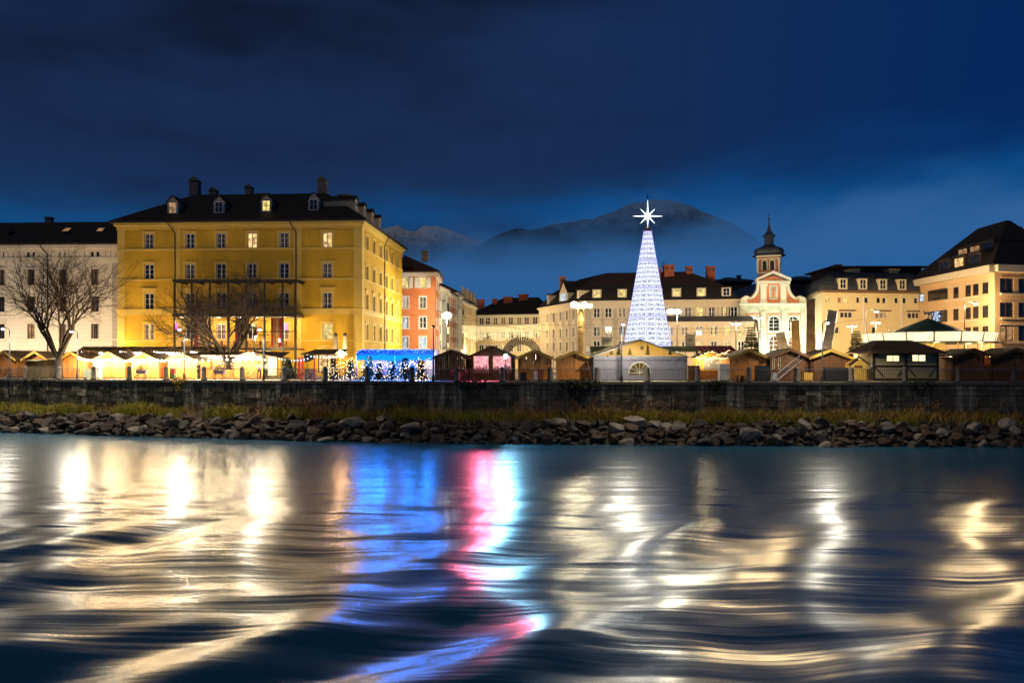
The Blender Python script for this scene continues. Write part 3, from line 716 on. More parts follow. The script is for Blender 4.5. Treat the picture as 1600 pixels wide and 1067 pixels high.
    M = Matrix.Translation((tx, ty, 0)) @ Matrix.Rotation(R(-21), 4, 'Z'); h = 1.52; tz = lambda py: Z(py, ty)
    tsh = MB(M).box(-h, h, -h, h, 6, tz(403)).build('tower_shaft', mat('tower_salmon', (.40, .15, .085), .85, .12, .8), r, world=True)
    tt = MB(M)
    for a, b, c in ((401, 403.5, .28), (427, 428.5, .10), (405.5, 407, .14)): tt.box(-h - c, h + c, -h - c, h + c, tz(b), tz(a))
    for sx in (-1, 1):
        for sy in (-1, 1): tt.box(sx * h - .18 if sx < 0 else h - .1, sx * h + .1 if sx < 0 else h + .18, sy * h - .18 if sy < 0 else h - .1, sy * h + .1 if sy < 0 else h + .18, tz(427), tz(407))
    tt.build('tower_trim', wh, tsh, world=True)
    for rot in (0, -90):
        M2 = M @ Matrix.Rotation(R(rot), 4, 'Z')
        for xo in (-.55, .55):
            MB(M2).box(xo - .3, xo + .3, -h - .03, -h + .02, tz(424), tz(412)).tube((xo, -h - .03, tz(412)), (xo, -h + .02, tz(412)), .3, n=14).build('belfry_opening', m_felt_dark, tsh, world=True)
            t = MB(M2)
            for i in range(8):
                a, b = math.pi * i / 8, math.pi * (i + 1) / 8; q = lambda g, rr: (xo + rr * math.cos(g), tz(412) + rr * math.sin(g)); t.ext([q(a, .3), q(a, .47), q(b, .47), q(b, .3)], -h - .07, -h + .01)
            t.box(xo - .45, xo - .31, -h - .07, -h + .01, tz(424), tz(412)); t.box(xo + .31, xo + .45, -h - .07, -h + .01, tz(424), tz(412)); t.build('belfry_arch', wh, tsh, world=True)
    dk = m_lead; c = (tx, ty); a0 = R(45 - 21)
    prof = [(h * 1.62, 401), (h * 1.75, 400.5), (h * 1.45, 398), (h * 1.5, 393), (h * 1.38, 389), (h * 1.0, 386.5), (.85, 384), (.80, 382)]
    MB().lathe([(q * .98, tz(p)) for q, p in prof], 4 if False else 8, c, a0).build('dome', dk, tsh, world=True, smooth=False)
    o = MB().lathe([(.68, tz(382.5)), (.66, tz(370)), (.66, tz(369.5))], 8, c, a0).build('lantern', dk, tsh, world=True)
    MB().lathe([(1.0, tz(370)), (1.02, tz(369)), (.55, tz(365)), (.28, tz(360)), (.14, tz(353)), (.06, tz(345)), (.05, tz(343))], 8, c, a0).build('spire', dk, o, world=True)
    MB().ball((tx, ty, tz(343)), .17, 1).ball((tx, ty, tz(335.5)), .11, 1).tube((tx, ty, tz(343)), (tx, ty, tz(334)), .035).build('finial', m_iron, o, world=True)
    MB(M).ext([(-1.3, tz(401)), (1.3, tz(401)), (0, tz(395.5))], -h - .35, -h + .6).build('dome_gable', m_lead, tsh, world=True)
church()

# ---- modern beige block with the curved metal roof
def modern_block():
    p0, p1 = PX(1284, 110.5), PX(1450, 113.0); pb = (p0[0] + 3.6, p0[1] + 18); pc = (p1[0] + 2, p1[1] + 17); fp = [p0, p1, pc, pb]; zE = Z(457, 111)
    m = mat('modern_beige', (.62, .52, .30), .85, .08, .4); gm = mat('eaves_brown', (.14, .08, .045), .6, .1)
    r = thing('modern_block', 'beige apartment block with curved dark metal roof right of the church', 'building', (*p0, 0))
    A = ST('m1', m_white, m, ft=.08, sur=0, nx=1, nz=1, sill=.1); B = ST('m2', m_white, m, ft=.09, nx=3, nz=1, sur=0)
    z1, z2, z3 = Z(468.5, 111), Z(492, 111), Z(516, 111)
    w1 = grid_wins(p0, p1, [1293, 1312, 1321.5, 1341, 1354, 1373, 1382, 1401, 1413.5, 1431.5], [(z1, .85)], A, .62, {(0, 0): 'yellow', (0, 1): 'red', (0, 2): 'yellow'})
    w2 = grid_wins(p0, p1, [1322.5, 1377.5, 1428], [(z2, .85)], B, 1.9, {(0, 1): 'dim'})
    w3 = grid_wins(p0, p1, [1308, 1366, 1391], [(z3, 1.0)], A, .7, {(0, 2): 'warm'})
    w4 = grid_wins(p0, p1, [1300, 1330, 1360, 1395, 1425], [(1.5, 2.2)], B, 2.0, {(0, 0): 'dim', (0, 2): 'warm', (0, 3): 'dim'})
    facade(r, p0, p1, 0, zE, m, w1 + w2 + w3 + w4)
    facade(r, pb, p0, 0, zE, m, [dict(u=6, z=z1, w=.7, h=1, st=A), dict(u=12, z=z2, w=.7, h=1, st=A)]); plain_walls(r, fp, (1, 2), 0, zE, m)
    for px in (1322.5, 1377.5, 1428):
        u = U(px, p0, p1); t = MB(); strip(t, p0, p1, u - 1.15, u + 1.15, .5, z2 + .5, z2 + .66); t.build('window_hood', gm, r, world=True)
        t = MB(); strip(t, p0, p1, u - 1.1, u + 1.1, .25, z2 - .75, z2 - .55); t.build('window_ledge', m, r, world=True)
    for px in (1348.5, 1408):
        u = U(px, p0, p1); t = MB(); strip(t, p0, p1, u - .09, u + .09, .2, 0, zE - .3); t.build('downpipe', m_white, r, world=True)
    Lg = math.hypot(p1[0] - p0[0], p1[1] - p0[1]); t = MB(); strip(t, p0, p1, -.4, Lg, .65, zE - .05, zE + .25); strip(t, pb, p0, 0, 18, .6, zE - .05, zE + .25); t.build('eaves_board', gm, r, world=True)
    # barrel roof: rings of the plan shrinking as a quarter circle rises
    prev = None; rings = []
    for k in range(8):
        a = math.pi / 2 * k / 7; rings.append((offs(fp, .5 - 3.6 * (1 - math.cos(a))), zE + .252 + 2.9 * math.sin(a)))
    t = MB()
    for (a, za), (b, zb) in zip(rings, rings[1:]):
        n = 4; t.add([(*p, za) for p in a] + [(*p, zb) for p in b], [(i, (i + 1) % n, n + (i + 1) % n, n + i) for i in range(n)])
    t.add([(*p, rings[-1][1]) for p in rings[-1][0]], [(0, 1, 2, 3)])
    rf = t.build('roof', m_lead, r, world=True)
    for side, cnt in ((0, 34), (3, 26)):
        for i in range(cnt):                              # standing seams, one piece each
            s = MB(); f = (i + .5) / cnt; pts = []
            for pl, z in rings:
                a, b = Vector(pl[side]), Vector(pl[(side + 1) % 4]); q = a.lerp(b, f); pts.append((q.x, q.y, z + .03))
            s.path(pts, .035, 3); s.build('roof_seam', m_lead, rf, world=True)
    wm = mat('dormer_pale', (.55, .47, .28), .8, .05)
    for px, pn in ((1314, 'dark'), (1345, 'dark'), (1376, 'dark'), (1406, 'dark')):
        q = along(p0, p1, U(px, p0, p1), .48); d = Vector(p1) - Vector(p0)
        dormer(r, (*q, zE + .35), math.atan2(d.y, d.x), 1.35, 1.55, 2.8, .10, wm, m_lead, pn, flat=True, ww=.8)
    for px in (1332, 1393): chimney(rf, X(px, 118), 118, Z(440, 118), Z(423, 118), 1.5, wm, pitched=False)
    t = MB(); q0, q1 = PX(1300, 128), PX(1430, 129)
    t.box(q0[0], q1[0], 127, 137, zE + 2, Z(420, 128)); t.box(q0[0] - .8, q1[0] + .5, 126.2, 138, Z(420, 128) + .002, Z(417.5, 128)); t.build('roof_storey', m_roof_red, rf, world=True)
    chimney(rf, X(1309, 130), 130, Z(420, 130), Z(415, 130), .9, m_brick, pitched=False)
modern_block()

# ---- beige corner house on the right
def right_house():
    p0, p1, p2 = PX(1431, 113.5), PX(1554, 95), PX(1680, 97.5); p3 = (p2[0] + 0, 114); fp = [p0, p1, p2, p3]; zE = 12.45
    m = mat('apricot_beige', (.60, .40, .22), .85, .07, .4); tr = mat('eaves_cream', (.62, .52, .38), .8, .05)
    r = thing('corner_house', 'apricot beige house with dark dormered roof at the right edge', 'building', (*p1, 0))
    A = ST('r1', m_brownframe, m, ft=.10, nx=1, nz=1, rec=.03, bare=1); B = ST('r2', m_brownframe, m, ft=.12, nx=2, nz=1, rec=.08)
    z1, z2, z3 = Z(455, 101), Z(490, 101), Z(521, 101)
    ws = grid_wins(p0, p1, [1493.5, 1512.5, 1524.5, 1539.5], [(z1, 1.45), (z2, 1.5), (z3, 1.5), (1.6, 1.9)], A, 1.25, {(3, 1): 'warm'})
    ws += grid_wins(p0, p1, [1464.5], [(z1 + .1, 1.5)], B, 5.2) + grid_wins(p0, p1, [1467], [(z2, 1.6)], B, 4.2, {(0, 0): 'dark'}) + grid_wins(p0, p1, [1440], [(z1, 1.2)], A, 1.4, {(0, 0): 'cool'})
    facade(r, p0, p1, 0, zE, m, ws)
    zz = (Z(447, 96), Z(484.5, 96), Z(521, 96))
    facade(r, p1, p2, 0, zE, m, grid_wins(p1, p2, [1573, 1602, 1640], [(zz[0], 1.75), (zz[1], 1.75), (zz[2], 1.85), (1.6, 1.8)], B, 1.9, {(2, 0): 'dim', (1, 0): 'dark'})); plain_walls(r, fp, (2, 3), 0, zE, m)
    # ledges under and over the bands of windows
    for a, b, u0, u1, rows in ((p0, p1, 8, 15, ((z1, .75), (z2, .8))), (p1, p2, .8, 9, ((zz[0], .9), (zz[1], .9), (zz[2], .95)))):
        for z, h in rows:
            t = MB(); strip(t, a, b, u0, u1, .22, z - h - .25, z - h - .05); t.build('window_ledge', tr, r, world=True)
            t = MB(); strip(t, a, b, u0, u1, .12, z + h + .03, z + h + .12); t.build('window_ledge', tr, r, world=True)
    # blue-white lights hung in one window
    t = MB(); u = U(1467.5, p0, p1); rng = random.Random(3)
    for i in range(70):
        q = along(p0, p1, u + rng.uniform(-1.7, .3), .06); t.ball((*q, z2 + rng.uniform(-.6, .65)), .05, 1)
    t.build('window_lights', emis('bulb_blue_white', (.50, .68, 1), 1.6), r, world=True)['kind'] = 'stuff'
    t = MB()
    for a, b in ((p0, p1), (p1, p2)): strip(t, a, b, -.3, math.hypot(b[0] - a[0], b[1] - a[1]) + .4, .85, zE - .1, zE + .75, back=.3)
    t.build('eaves_board', tr, r, world=True)
    rf = hip_roof(r, fp, zE + .752, 6.6, .6, (6.0, 6.0, 5, 5), m_roof)
    dm = mat('dormer_dark', (.05, .04, .035), .7, .2); rz = math.atan2(p1[1] - p0[1], p1[0] - p0[0])
    for px, z, o, pn in ((1476, .68, .1, 'dark'), (1500, .68, .1, 'warm'), (1524, .68, .1, 'dark'), (1482, 2.75, -1.9, 'dim'), (1500, 2.75, -1.9, 'dim'), (1519, 2.75, -1.9, 'dark')):
        q = along(p0, p1, U(px, p0, p1), o); dormer(r, (*q, zE + z + .3), rz, 2.5, 1.7 if z < 2 else 1.1, 3.5, .22, dm, m_roof, pn, flat=True, ww=2.0, fm=m_brownframe)
    chimney(rf, X(1556, 103), 103, Z(380, 103), Z(362, 103), .35, m_iron, pitched=False); chimney(rf, X(1588, 104), 104, Z(372, 104), Z(357, 104), .8, m_plaster_dim, pitched=False)
    t = MB(); q = PX(1541, 95.5)
right_house()

# ---- dark roofs seen over the church and the long house
def far_roofs():
    for x0, x1, y0, Y, lab in ((1118, 1175, 430, 150, 'dark flat roofed building peeping over the long house roof'), (1225, 1300, 428, 150, 'dark roofed building peeping out behind the church')):
        z = Z(y0 + 10, Y); a, b = PX(x0, Y), PX(x1, Y)
        r = thing('far_building', lab, 'building', (a[0], Y, 0)); MB().box(a[0], b[0], Y, Y + 12, 0, z).build('wall', m_roof_red, r, world=True)
        fp = [(a[0], Y), (b[0], Y), (b[0], Y + 12), (a[0], Y + 12)]; rf = hip_roof(r, fp, z, Z(y0, Y) - z, .5, 4, m_lead)
        chimney(rf, X((x0 + x1) / 2 + 8, Y + 4), Y + 4, z, Z(y0 - 2, Y), .7, m_iron, pitched=False)
far_roofs()
# ================================================================== GROUND, RIVER, QUAY, MOUNTAINS
def structure(o, kind='structure'): o['kind'] = kind; return o
def ground():
    xs = [p[0] for p in QP]
    mb = MB(); far = 14000
    for (ax, ay), (bx, by) in zip(QP, QP[1:]):
        mb.quad((ax, ay + .3, 0), (bx, by + .3, 0), (bx, 260, 0), (ax, 260, 0))
    mb.quad((-far, 260, 0), (far, 260, 0), (far, far, -4), (-far, far, -4))
    mb.quad((-far, QP[0][1], 0), (QP[0][0], QP[0][1], 0), (QP[0][0], 260, 0), (-far, 260, 0)); mb.quad((QP[-1][0], QP[-1][1], 0), (far, QP[-1][1], 0), (far, 260, 0), (QP[-1][0], 260, 0))
    structure(mb.build('ground', mat('grey_paving', (.16, .145, .13), .75, .25, .6, .3, 6)))
    # the sloping foot of the bank under the boulders
    mb = MB(); prof = [(.1, -2.9), (-1.2, -3.2), (-3.0, -4.1), (-5.2, -5.2), (-9, -6.5)]
    ps = [(x, quay_y(x)) for x in np.arange(-110, 111, 4.0)]
    for (ax, ay), (bx, by) in zip(ps, ps[1:]):
        for (d0, z0), (d1, z1) in zip(prof, prof[1:]): mb.quad((ax, ay + d1, z1), (bx, by + d1, z1), (bx, by + d0, z0), (ax, ay + d0, z0))
    structure(mb.build('river_bank', mat('dark_wet_earth', (.035, .028, .020), .9, .4, 1.5, .5, 8)))
ground()

def river():
    # vertices in rows along x: fine close to the camera, coarser towards the far bank
    ys = [2.0]
    while ys[-1] < 100: ys.append(ys[-1] + max(.12, .0062 * ys[-1]))
    ys = np.array(ys); nx = 360; rows = []
    u = np.linspace(-1, 1, nx)
    Xg = np.outer(.78 * ys + 6, u); Yg = np.outer(ys, np.ones(nx))
    rng = np.random.RandomState(11)
    h = np.zeros_like(Xg)
    # smooth swell of fast water: crests lie slanted to the current, slowly bending
    def waves(Xw, Yw, n, lmin, lmax, amp, ang, spread, seed):
        r = np.random.RandomState(seed); o = np.zeros_like(Xw)
        for i in range(n):
            L_ = np.exp(r.uniform(np.log(lmin), np.log(lmax))); a = ang + r.normal() * spread; ph = r.uniform(0, 6.28); k = 2 * np.pi / L_
            o += amp * (L_ / lmax) * np.sin(k * (Xw * np.sin(a) + Yw * np.cos(a)) + ph)
        return o
    wx = Xg + 1.6 * np.sin(Yg * .21 + 1) + .8 * np.sin(Xg * .17 + Yg * .3); wy = Yg + 1.1 * np.sin(Xg * .16 + .5) + .7 * np.sin(Xg * .31 - Yg * .12)
    near = np.clip((46 - Yg) / 26, 0, 1) ** 1.2
    h += near * waves(wx, wy, 12, 3.0, 12.0, .080, -.78, .40, 5) 
    h += (.25 + .75 * near) * waves(wx, wy, 8, 1.0, 3.0, .005, -.3, .35, 8)
    # standing waves over stones on the river bed: ridges with one crisp side, shaped like broad arrow heads
    def ridge(cx, cy, dx, dy, Lr, A, w0, w1):
        t = ((Xg - cx) * dx + (Yg - cy) * dy); s = (-(Xg - cx) * dy + (Yg - cy) * dx)
        e = np.clip(1 - np.abs(t) / Lr, 0, 1) ** .7; return A * e * np.where(s > 0, np.exp(-(s / w0) ** 2), np.exp(-(s / w1) ** 2))
    for a in RIDGES: h += ridge(*a)
    Zg = WATER + h
    vs = np.stack([Xg, Yg, Zg], -1).reshape(-1, 3); nr = len(ys)
    i = np.arange(nr - 1)[:, None] * nx + np.arange(nx - 1)[None, :]
    fs = np.stack([i, i + 1, i + nx + 1, i + nx], -1).reshape(-1, 4)
    me = bpy.data.meshes.new('river'); me.from_pydata(vs.tolist(), [], fs.tolist()); me.polygons.foreach_set('use_smooth', [True] * len(fs)); me.update()
    m = bpy.data.materials.new('river_water'); m.use_nodes = True; nt = m.node_tree; b = nt.nodes['Principled BSDF']; N, L = nt.nodes.new, nt.links.new
    b.inputs['Base Color'].default_value = (.006, .10, .20, 1); b.inputs['Roughness'].default_value = .26; b.inputs['Specular Tint'].default_value = (.82, .93, 1, 1); b.inputs['IOR'].default_value = 2.3; b.inputs['Specular IOR Level'].default_value = .7
    g = N('ShaderNodeNewGeometry')
    def nz(scale, sx, sy, rot, det):
        mp = N('ShaderNodeMapping'); L(g.outputs['Position'], mp.inputs[0]); mp.inputs['Scale'].default_value = (sx, sy, 1); mp.inputs['Rotation'].default_value = (0, 0, R(rot))
        n = N('ShaderNodeTexNoise'); L(mp.outputs[0], n.inputs[0]); n.inputs['Scale'].default_value = scale; n.inputs['Detail'].default_value = det; n.inputs['Distortion'].default_value = .4
        return n.outputs[0]
    a1, a2 = nz(1.0, .050, .62, 8, 2), nz(1.0, .04, 4.6, 6, 1)
    ad = N('ShaderNodeMath'); ad.operation = 'MULTIPLY_ADD'; L(a2, ad.inputs[0]); ad.inputs[1].default_value = .09; L(a1, ad.inputs[2])
    bp = N('ShaderNodeBump'); L(ad.outputs[0], bp.inputs['Height']); bp.inputs['Strength'].default_value = 1.0; bp.inputs['Distance'].default_value = .10; L(bp.outputs[0], b.inputs['Normal'])
    me.materials.append(m); structure(link('river', me))
    mb = MB()                                             # the river going on up- and downstream
    for s in (-1, 1):
        for k in range(len(ys) - 1):
            if k % 20 == 0:
                k2 = min(k + 20, len(ys) - 1); x0, x1 = s * (.78 * ys[k] + 6), s * (.78 * ys[k2] + 6)
                q = [(x0, ys[k], WATER), (s * 900, ys[k], WATER), (s * 900, ys[k2], WATER), (x1, ys[k2], WATER)]; mb.quad(*(q if s > 0 else q[::-1]))
    mb.quad((-900, -30, WATER), (900, -30, WATER), (900, 2, WATER), (-900, 2, WATER)); structure(mb.build('river_reach', m))
# (centre x, y, direction, half length, height, width on the far side, width on the near side)
def rd(cx, cy, ang, Lr, A, w0, w1): return (cx, cy, math.cos(R(ang)), math.sin(R(ang)), Lr, A, w0, w1)
RIDGES = [rd(-2.0, 24.8, -60, 6.5, .05, .7, 3.0), rd(3.1, 26, 58, 6.0, .05, .7, 3.0), rd(6.9, 24.5, 66, 6, .06, .8, 2.6), rd(-11.5, 18.2, 24, 6, .16, .9, 2.0),
          rd(-9.5, 21.5, 14, 8, .11, .9, 2.2), rd(10.5, 18.5, 28, 5, .10, .8, 2.0), rd(14, 22, 20, 6, .08, .9, 2.4), rd(-3, 17.6, 18, 6, .08, .8, 2.0)]
river()

# ---- quay wall of squared stones
m_wall = mat('dark_quay_stone', (.055, .048, .036), .9, .3, .9, .5, 7, stretch=(1, 1, .5))
def wall_materials():
    out = []
    for i, (c1, c2) in enumerate((((.036, .032, .022), (.125, .108, .078)), ((.026, .026, .018), (.090, .080, .056)), ((.046, .040, .030), (.165, .142, .11)))):
        m = mat(f'quay_stone_{i}', c1, .9, .3, 1.1, .6, 8, stretch=(1, 1, .4), col2=c2); out.append(m)
        nt = m.node_tree; N, L = nt.nodes.new, nt.links.new; b = nt.nodes['Principled BSDF']; src = b.inputs['Base Color'].links[0].from_socket
        g = N('ShaderNodeNewGeometry'); mp = N('ShaderNodeMapping'); L(g.outputs['Position'], mp.inputs[0]); mp.inputs['Scale'].default_value = (1.1, .6, .09)   # lime runs down the wall
        n = N('ShaderNodeTexNoise'); L(mp.outputs[0], n.inputs[0]); n.inputs['Scale'].default_value = 1.2; n.inputs['Detail'].default_value = 5; n.inputs['Roughness'].default_value = .65
        r = N('ShaderNodeMapRange'); r.interpolation_type = 'SMOOTHSTEP'; L(n.outputs[0], r.inputs[0]); r.inputs[1].default_value, r.inputs[2].default_value = .50, .66
        n2 = N('ShaderNodeTexNoise'); L(g.outputs['Position'], n2.inputs[0]); n2.inputs['Scale'].default_value = 4; n2.inputs['Detail'].default_value = 4
        mu = N('ShaderNodeMath'); mu.operation = 'MULTIPLY'; L(r.outputs[0], mu.inputs[0]); L(n2.outputs[0], mu.inputs[1])
        x = N('ShaderNodeMix'); x.data_type = 'RGBA'; L(mu.outputs[0], x.inputs['Factor']); L(src, x.inputs['A']); x.inputs['B'].default_value = (.55, .50, .38, 1); L(x.outputs['Result'], b.inputs['Base Color'])
    return out
def quay_wall():
    r = thing('quay_wall', 'long dark weathered stone quay wall with pale lime runs above the boulders', 'wall', (0, quay_y(0), 0))
    ms = wall_materials(); zb = -3.4; core = MB()
    ps = [(x, quay_y(x)) for x in np.concatenate([[-180], np.arange(-100, 101, 2.0), [180]])]
    for (ax, ay), (bx, by) in zip(ps, ps[1:]):
        core.quad((ax, ay + .10, zb), (bx, by + .10, zb), (bx, by + .14, -.02), (ax, ay + .14, -.02)); core.quad((ax, ay + .14, -.02), (bx, by + .14, -.02), (bx, by + .6, -.02), (ax, ay + .6, -.02))
    core.build('mortar_bed', m_wall, r, world=True)
    rng = random.Random(5); hs = []; z = -.24
    while z > zb: h = rng.uniform(.36, .50); hs.append((z - h, z)); z -= h
    blocks = []
    for z0, z1 in hs:
        x = -88.0
        while x < 88:
            w = rng.uniform(.65, 1.45); xm = x + w / 2; Y = quay_y(xm); px = HX + xm / Y * F
            blocks.append((w * (z1 - z0) / Y ** 2 if 0 < px < 1600 else 0, xm, Y, w, z0, z1)); x += w
    blocks.sort(key=lambda b: -b[0])
    proto = []
    for k in range(9):                                    # chipped squared blocks, unit size
        bm = bmesh.new(); bmesh.ops.create_cube(bm, size=1); bmesh.ops.bevel(bm, geom=[e for e in bm.edges if all(v.co.y < 0 for v in e.verts)], offset=.05, segments=1, affect='EDGES')
        for v in bm.verts: v.co += Vector((rng.uniform(-.025, .025), rng.uniform(-.05, .05), rng.uniform(-.035, .035)))
        me = bpy.data.meshes.new('stone'); bm.to_mesh(me); bm.free(); me.materials.append(ms[k % 3]); proto.append(me)
    st = [MB(), MB(), MB()]
    for i, (_, xm, Y, w, z0, z1) in enumerate(blocks):
        pj = rng.uniform(-.03, .035); a = quay_dir(xm); me = proto[rng.randrange(9)]; loc = Vector((xm, Y + .16 - pj, (z0 + z1) / 2)); sc = (w - .025, .3, z1 - z0 - .022)
        if i < 300: link('stone', me, r, loc - r.location, a, sc)
        else:
            M = Matrix.Translation(loc) @ Matrix.Rotation(a, 4, 'Z') @ Matrix.Diagonal((*sc, 1))
            b = st[rng.randrange(3)]; b.add([M @ v.co for v in me.vertices], [tuple(p.vertices) for p in me.polygons])
    for b, m in zip(st, ms): b.build('masonry', m, r, world=True)['kind'] = 'stuff'
    x = -86.0; me = [MB().box(-.5, .5, -.5, .5, -.5, .5).mesh('coping_stone', mat('coping_stone', (.10, .09, .075), .85, .2, 1.2, .4, 8)) for _ in range(1)][0]
    while x < 86:
        w = rng.uniform(1.5, 2.1); xm = x + w / 2; link('coping_stone', me, r, Vector((xm, quay_y(xm) + .24, -.112 + rng.uniform(-.006, .006))) - r.location, quay_dir(xm), (w - .02, .62, .23)); x += w
quay_wall()

# ---- boulders of the river bank
def boulders():
    rng = random.Random(21); ms = [mat('boulder_grey', (.022, .018, .016), .85, .35, 1.6, .6, 7, col2=(.095, .078, .068)), mat('boulder_brown', (.020, .013, .010), .85, .35, 1.6, .6, 7, col2=(.115, .070, .046)), mat('boulder_pale', (.11, .095, .08), .85, .3, 1.6, .6, 7, col2=(.30, .26, .22))]
    protos = []
    for k in range(16):
        bm = bmesh.new(); bmesh.ops.create_icosphere(bm, subdivisions=2, radius=1); off = Vector((k * 7.3, k * 3.1, k * 1.7))
        pl = [(Vector((rng.gauss(0, 1), rng.gauss(0, 1), rng.gauss(0, .9))).normalized(), rng.uniform(.38, .78)) for _ in range(13)]
        for v in bm.verts:
            d = v.co.copy()
            for n, c in pl:                               # broken flat faces
                t = d.dot(n)
                if t > c: d -= n * (t - c)
            d *= 1 + .16 * noise.noise(v.co * 1.4 + off) + .07 * noise.noise(v.co * 4 + off); v.co = Vector((d.x * 1.35, d.y * 1.2, d.z * .98))
        me = bpy.data.meshes.new('boulder'); bm.to_mesh(me); bm.free()
        protos.append(me)
    pm = {}
    def pmesh(k, m):
        if (k, m) not in pm: q = protos[k].copy(); q.materials.clear(); q.materials.append(ms[m]); pm[(k, m)] = q
        return pm[(k, m)]
    items = []
    prof = lambda d: np.interp(d, [0, 1.2, 3, 5.2, 6], [-3.0, -3.35, -4.05, -5.0, -5.35])
    for row, (d0, sz) in enumerate(((5.2, .37), (4.6, .40), (3.9, .43), (3.2, .44), (2.5, .42), (1.9, .34))):
        x = -78.0
        while x < 78:
            s = sz * rng.choice((.5, .62, .75, .9, 1.0, 1.1, 1.4, 1.75)); x += s * 1.25; d = d0 + rng.uniform(-.35, .35)
            items.append([x, d, s, rng.random(), row]); x += s * .35
    vis = lambda it: it[2] ** 2 / quay_y(it[0]) ** 2 if abs(it[0] / (quay_y(it[0]) - it[1])) < .645 else 0
    items.sort(key=lambda it: -vis(it)); rest = [MB(), MB(), MB()]
    lab = ['grey boulder among the riprap along the waterline', 'brown boulder among the riprap along the waterline', 'pale boulder among the riprap along the waterline']
    LM = [(0, 'the bicycles'), (48, 'the pale tarpaulin'), (92, 'the large bare tree'), (150, 'the white cabinet'), (222, 'the first flower cart'), (275, 'the golden shrub'), (343, 'the terrace tree'), (405, 'the canvas stall'), (450, 'the small plain fir'), (508, 'the red stall'), (585, 'the left half of the blue canopy'), (650, 'the right half of the blue canopy'), (707, 'the closed dark shed'), (770, 'the pink lit windows'), (835, 'the orange shed near the star light'), (898, 'the wide ivy'), (960, 'the left half of the marquee'), (1040, 'the right half of the marquee'), (1112, 'the fairy light stall'), (1165, 'the stacked pallets'), (1234, 'the ladder'), (1295, 'the wide black counter'), (1341, 'the crib hut'), (1415, 'the timbered booth'), (1520, 'the red lit window'), (1590, 'the right edge of the photo')]
    special = [(555, 2.6, .95, 'large pale flat topped boulder on the bank below the blue canopy, biggest there'), (640, 3.2, .8, 'broad boulder left of the middle of the bank, below the dark shed'), (992, 2.0, .8, 'wide pale boulder high on the bank below the white tent'), (1170, 3.9, .8, 'square pale boulder at the waterline below the ladder shed'), (1385, 2.8, .75, 'pointed pale boulder midway up the bank below the timbered booth'), (1570, 2.2, .85, 'light grey boulder high on the bank near its right end')]
    sx = []
    for px, d, s, l in special:
        x, y = quay_px(px); x = X(px, y - d); k = rng.randrange(16)
        o = link('boulder', pmesh(k, 2), None, (x, quay_y(x) - d - .2, float(prof(d)) + .35 * s), rng.uniform(-.4, .4), (s * 1.15, s * .9, s)); tag(o, l, 'boulder', 'riprap boulders'); sx.append((x, d, s))
    items = [it for it in items if not any(abs(it[0] - a) < s * 1.0 and abs(it[1] - b) < .75 for a, b, s in sx)]
    n = 0
    seen = {}; named = []
    for x, d, s, q, row in items:
        k = rng.randrange(16); m = 0 if q < .34 else 1 if q < .88 else 2; loc = (x, quay_y(x) - d, float(prof(d)) + .22 * s + rng.uniform(-.06, .1)); rz = rng.uniform(0, 6.28) * .5; sc = (s * rng.uniform(.85, 1.2), s * rng.uniform(.8, 1.1), s * rng.uniform(.8, 1.15))
        if n < 294:
            o = link('boulder', pmesh(k, m), None, loc, rz, sc); named.append((x, row, m, o)); n += 1
        else:
            M = Matrix.Translation(loc) @ Matrix.Rotation(rz, 4, 'Z') @ Matrix.Diagonal((*sc, 1)); rest[m].add([M @ v.co for v in protos[k].vertices], [tuple(p.vertices) for p in protos[k].polygons])
    RW = ['at the waterline', 'in the second row', 'in the third row', 'in the fourth row', 'in the fifth row', 'under the grass']; CN = ['grey', 'brown', 'pale']; OR = ['', 'second ', 'third ', 'fourth ', 'fifth ', 'sixth ', 'seventh ', 'eighth ']
    for x, row, m, o in sorted(named, key=lambda t: t[0]):
        pxx = HX + x / (quay_y(x) - 3) * F; l = min(LM, key=lambda t: abs(t[0] - pxx))[1]; k = (l, row, m); c = seen.get(k, 0); seen[k] = c + 1
        tag(o, OR[c] + CN[m] + ' boulder ' + RW[row] + ' below ' + l, 'boulder', 'riprap boulders')
    all_ = MB()
    for b in rest: all_.add(b.v, b.f)
    o = all_.build('rubble', ms[0]); structure(o, 'stuff'); o['label'] = 'smaller stones filling the gaps of the bank'
boulders()

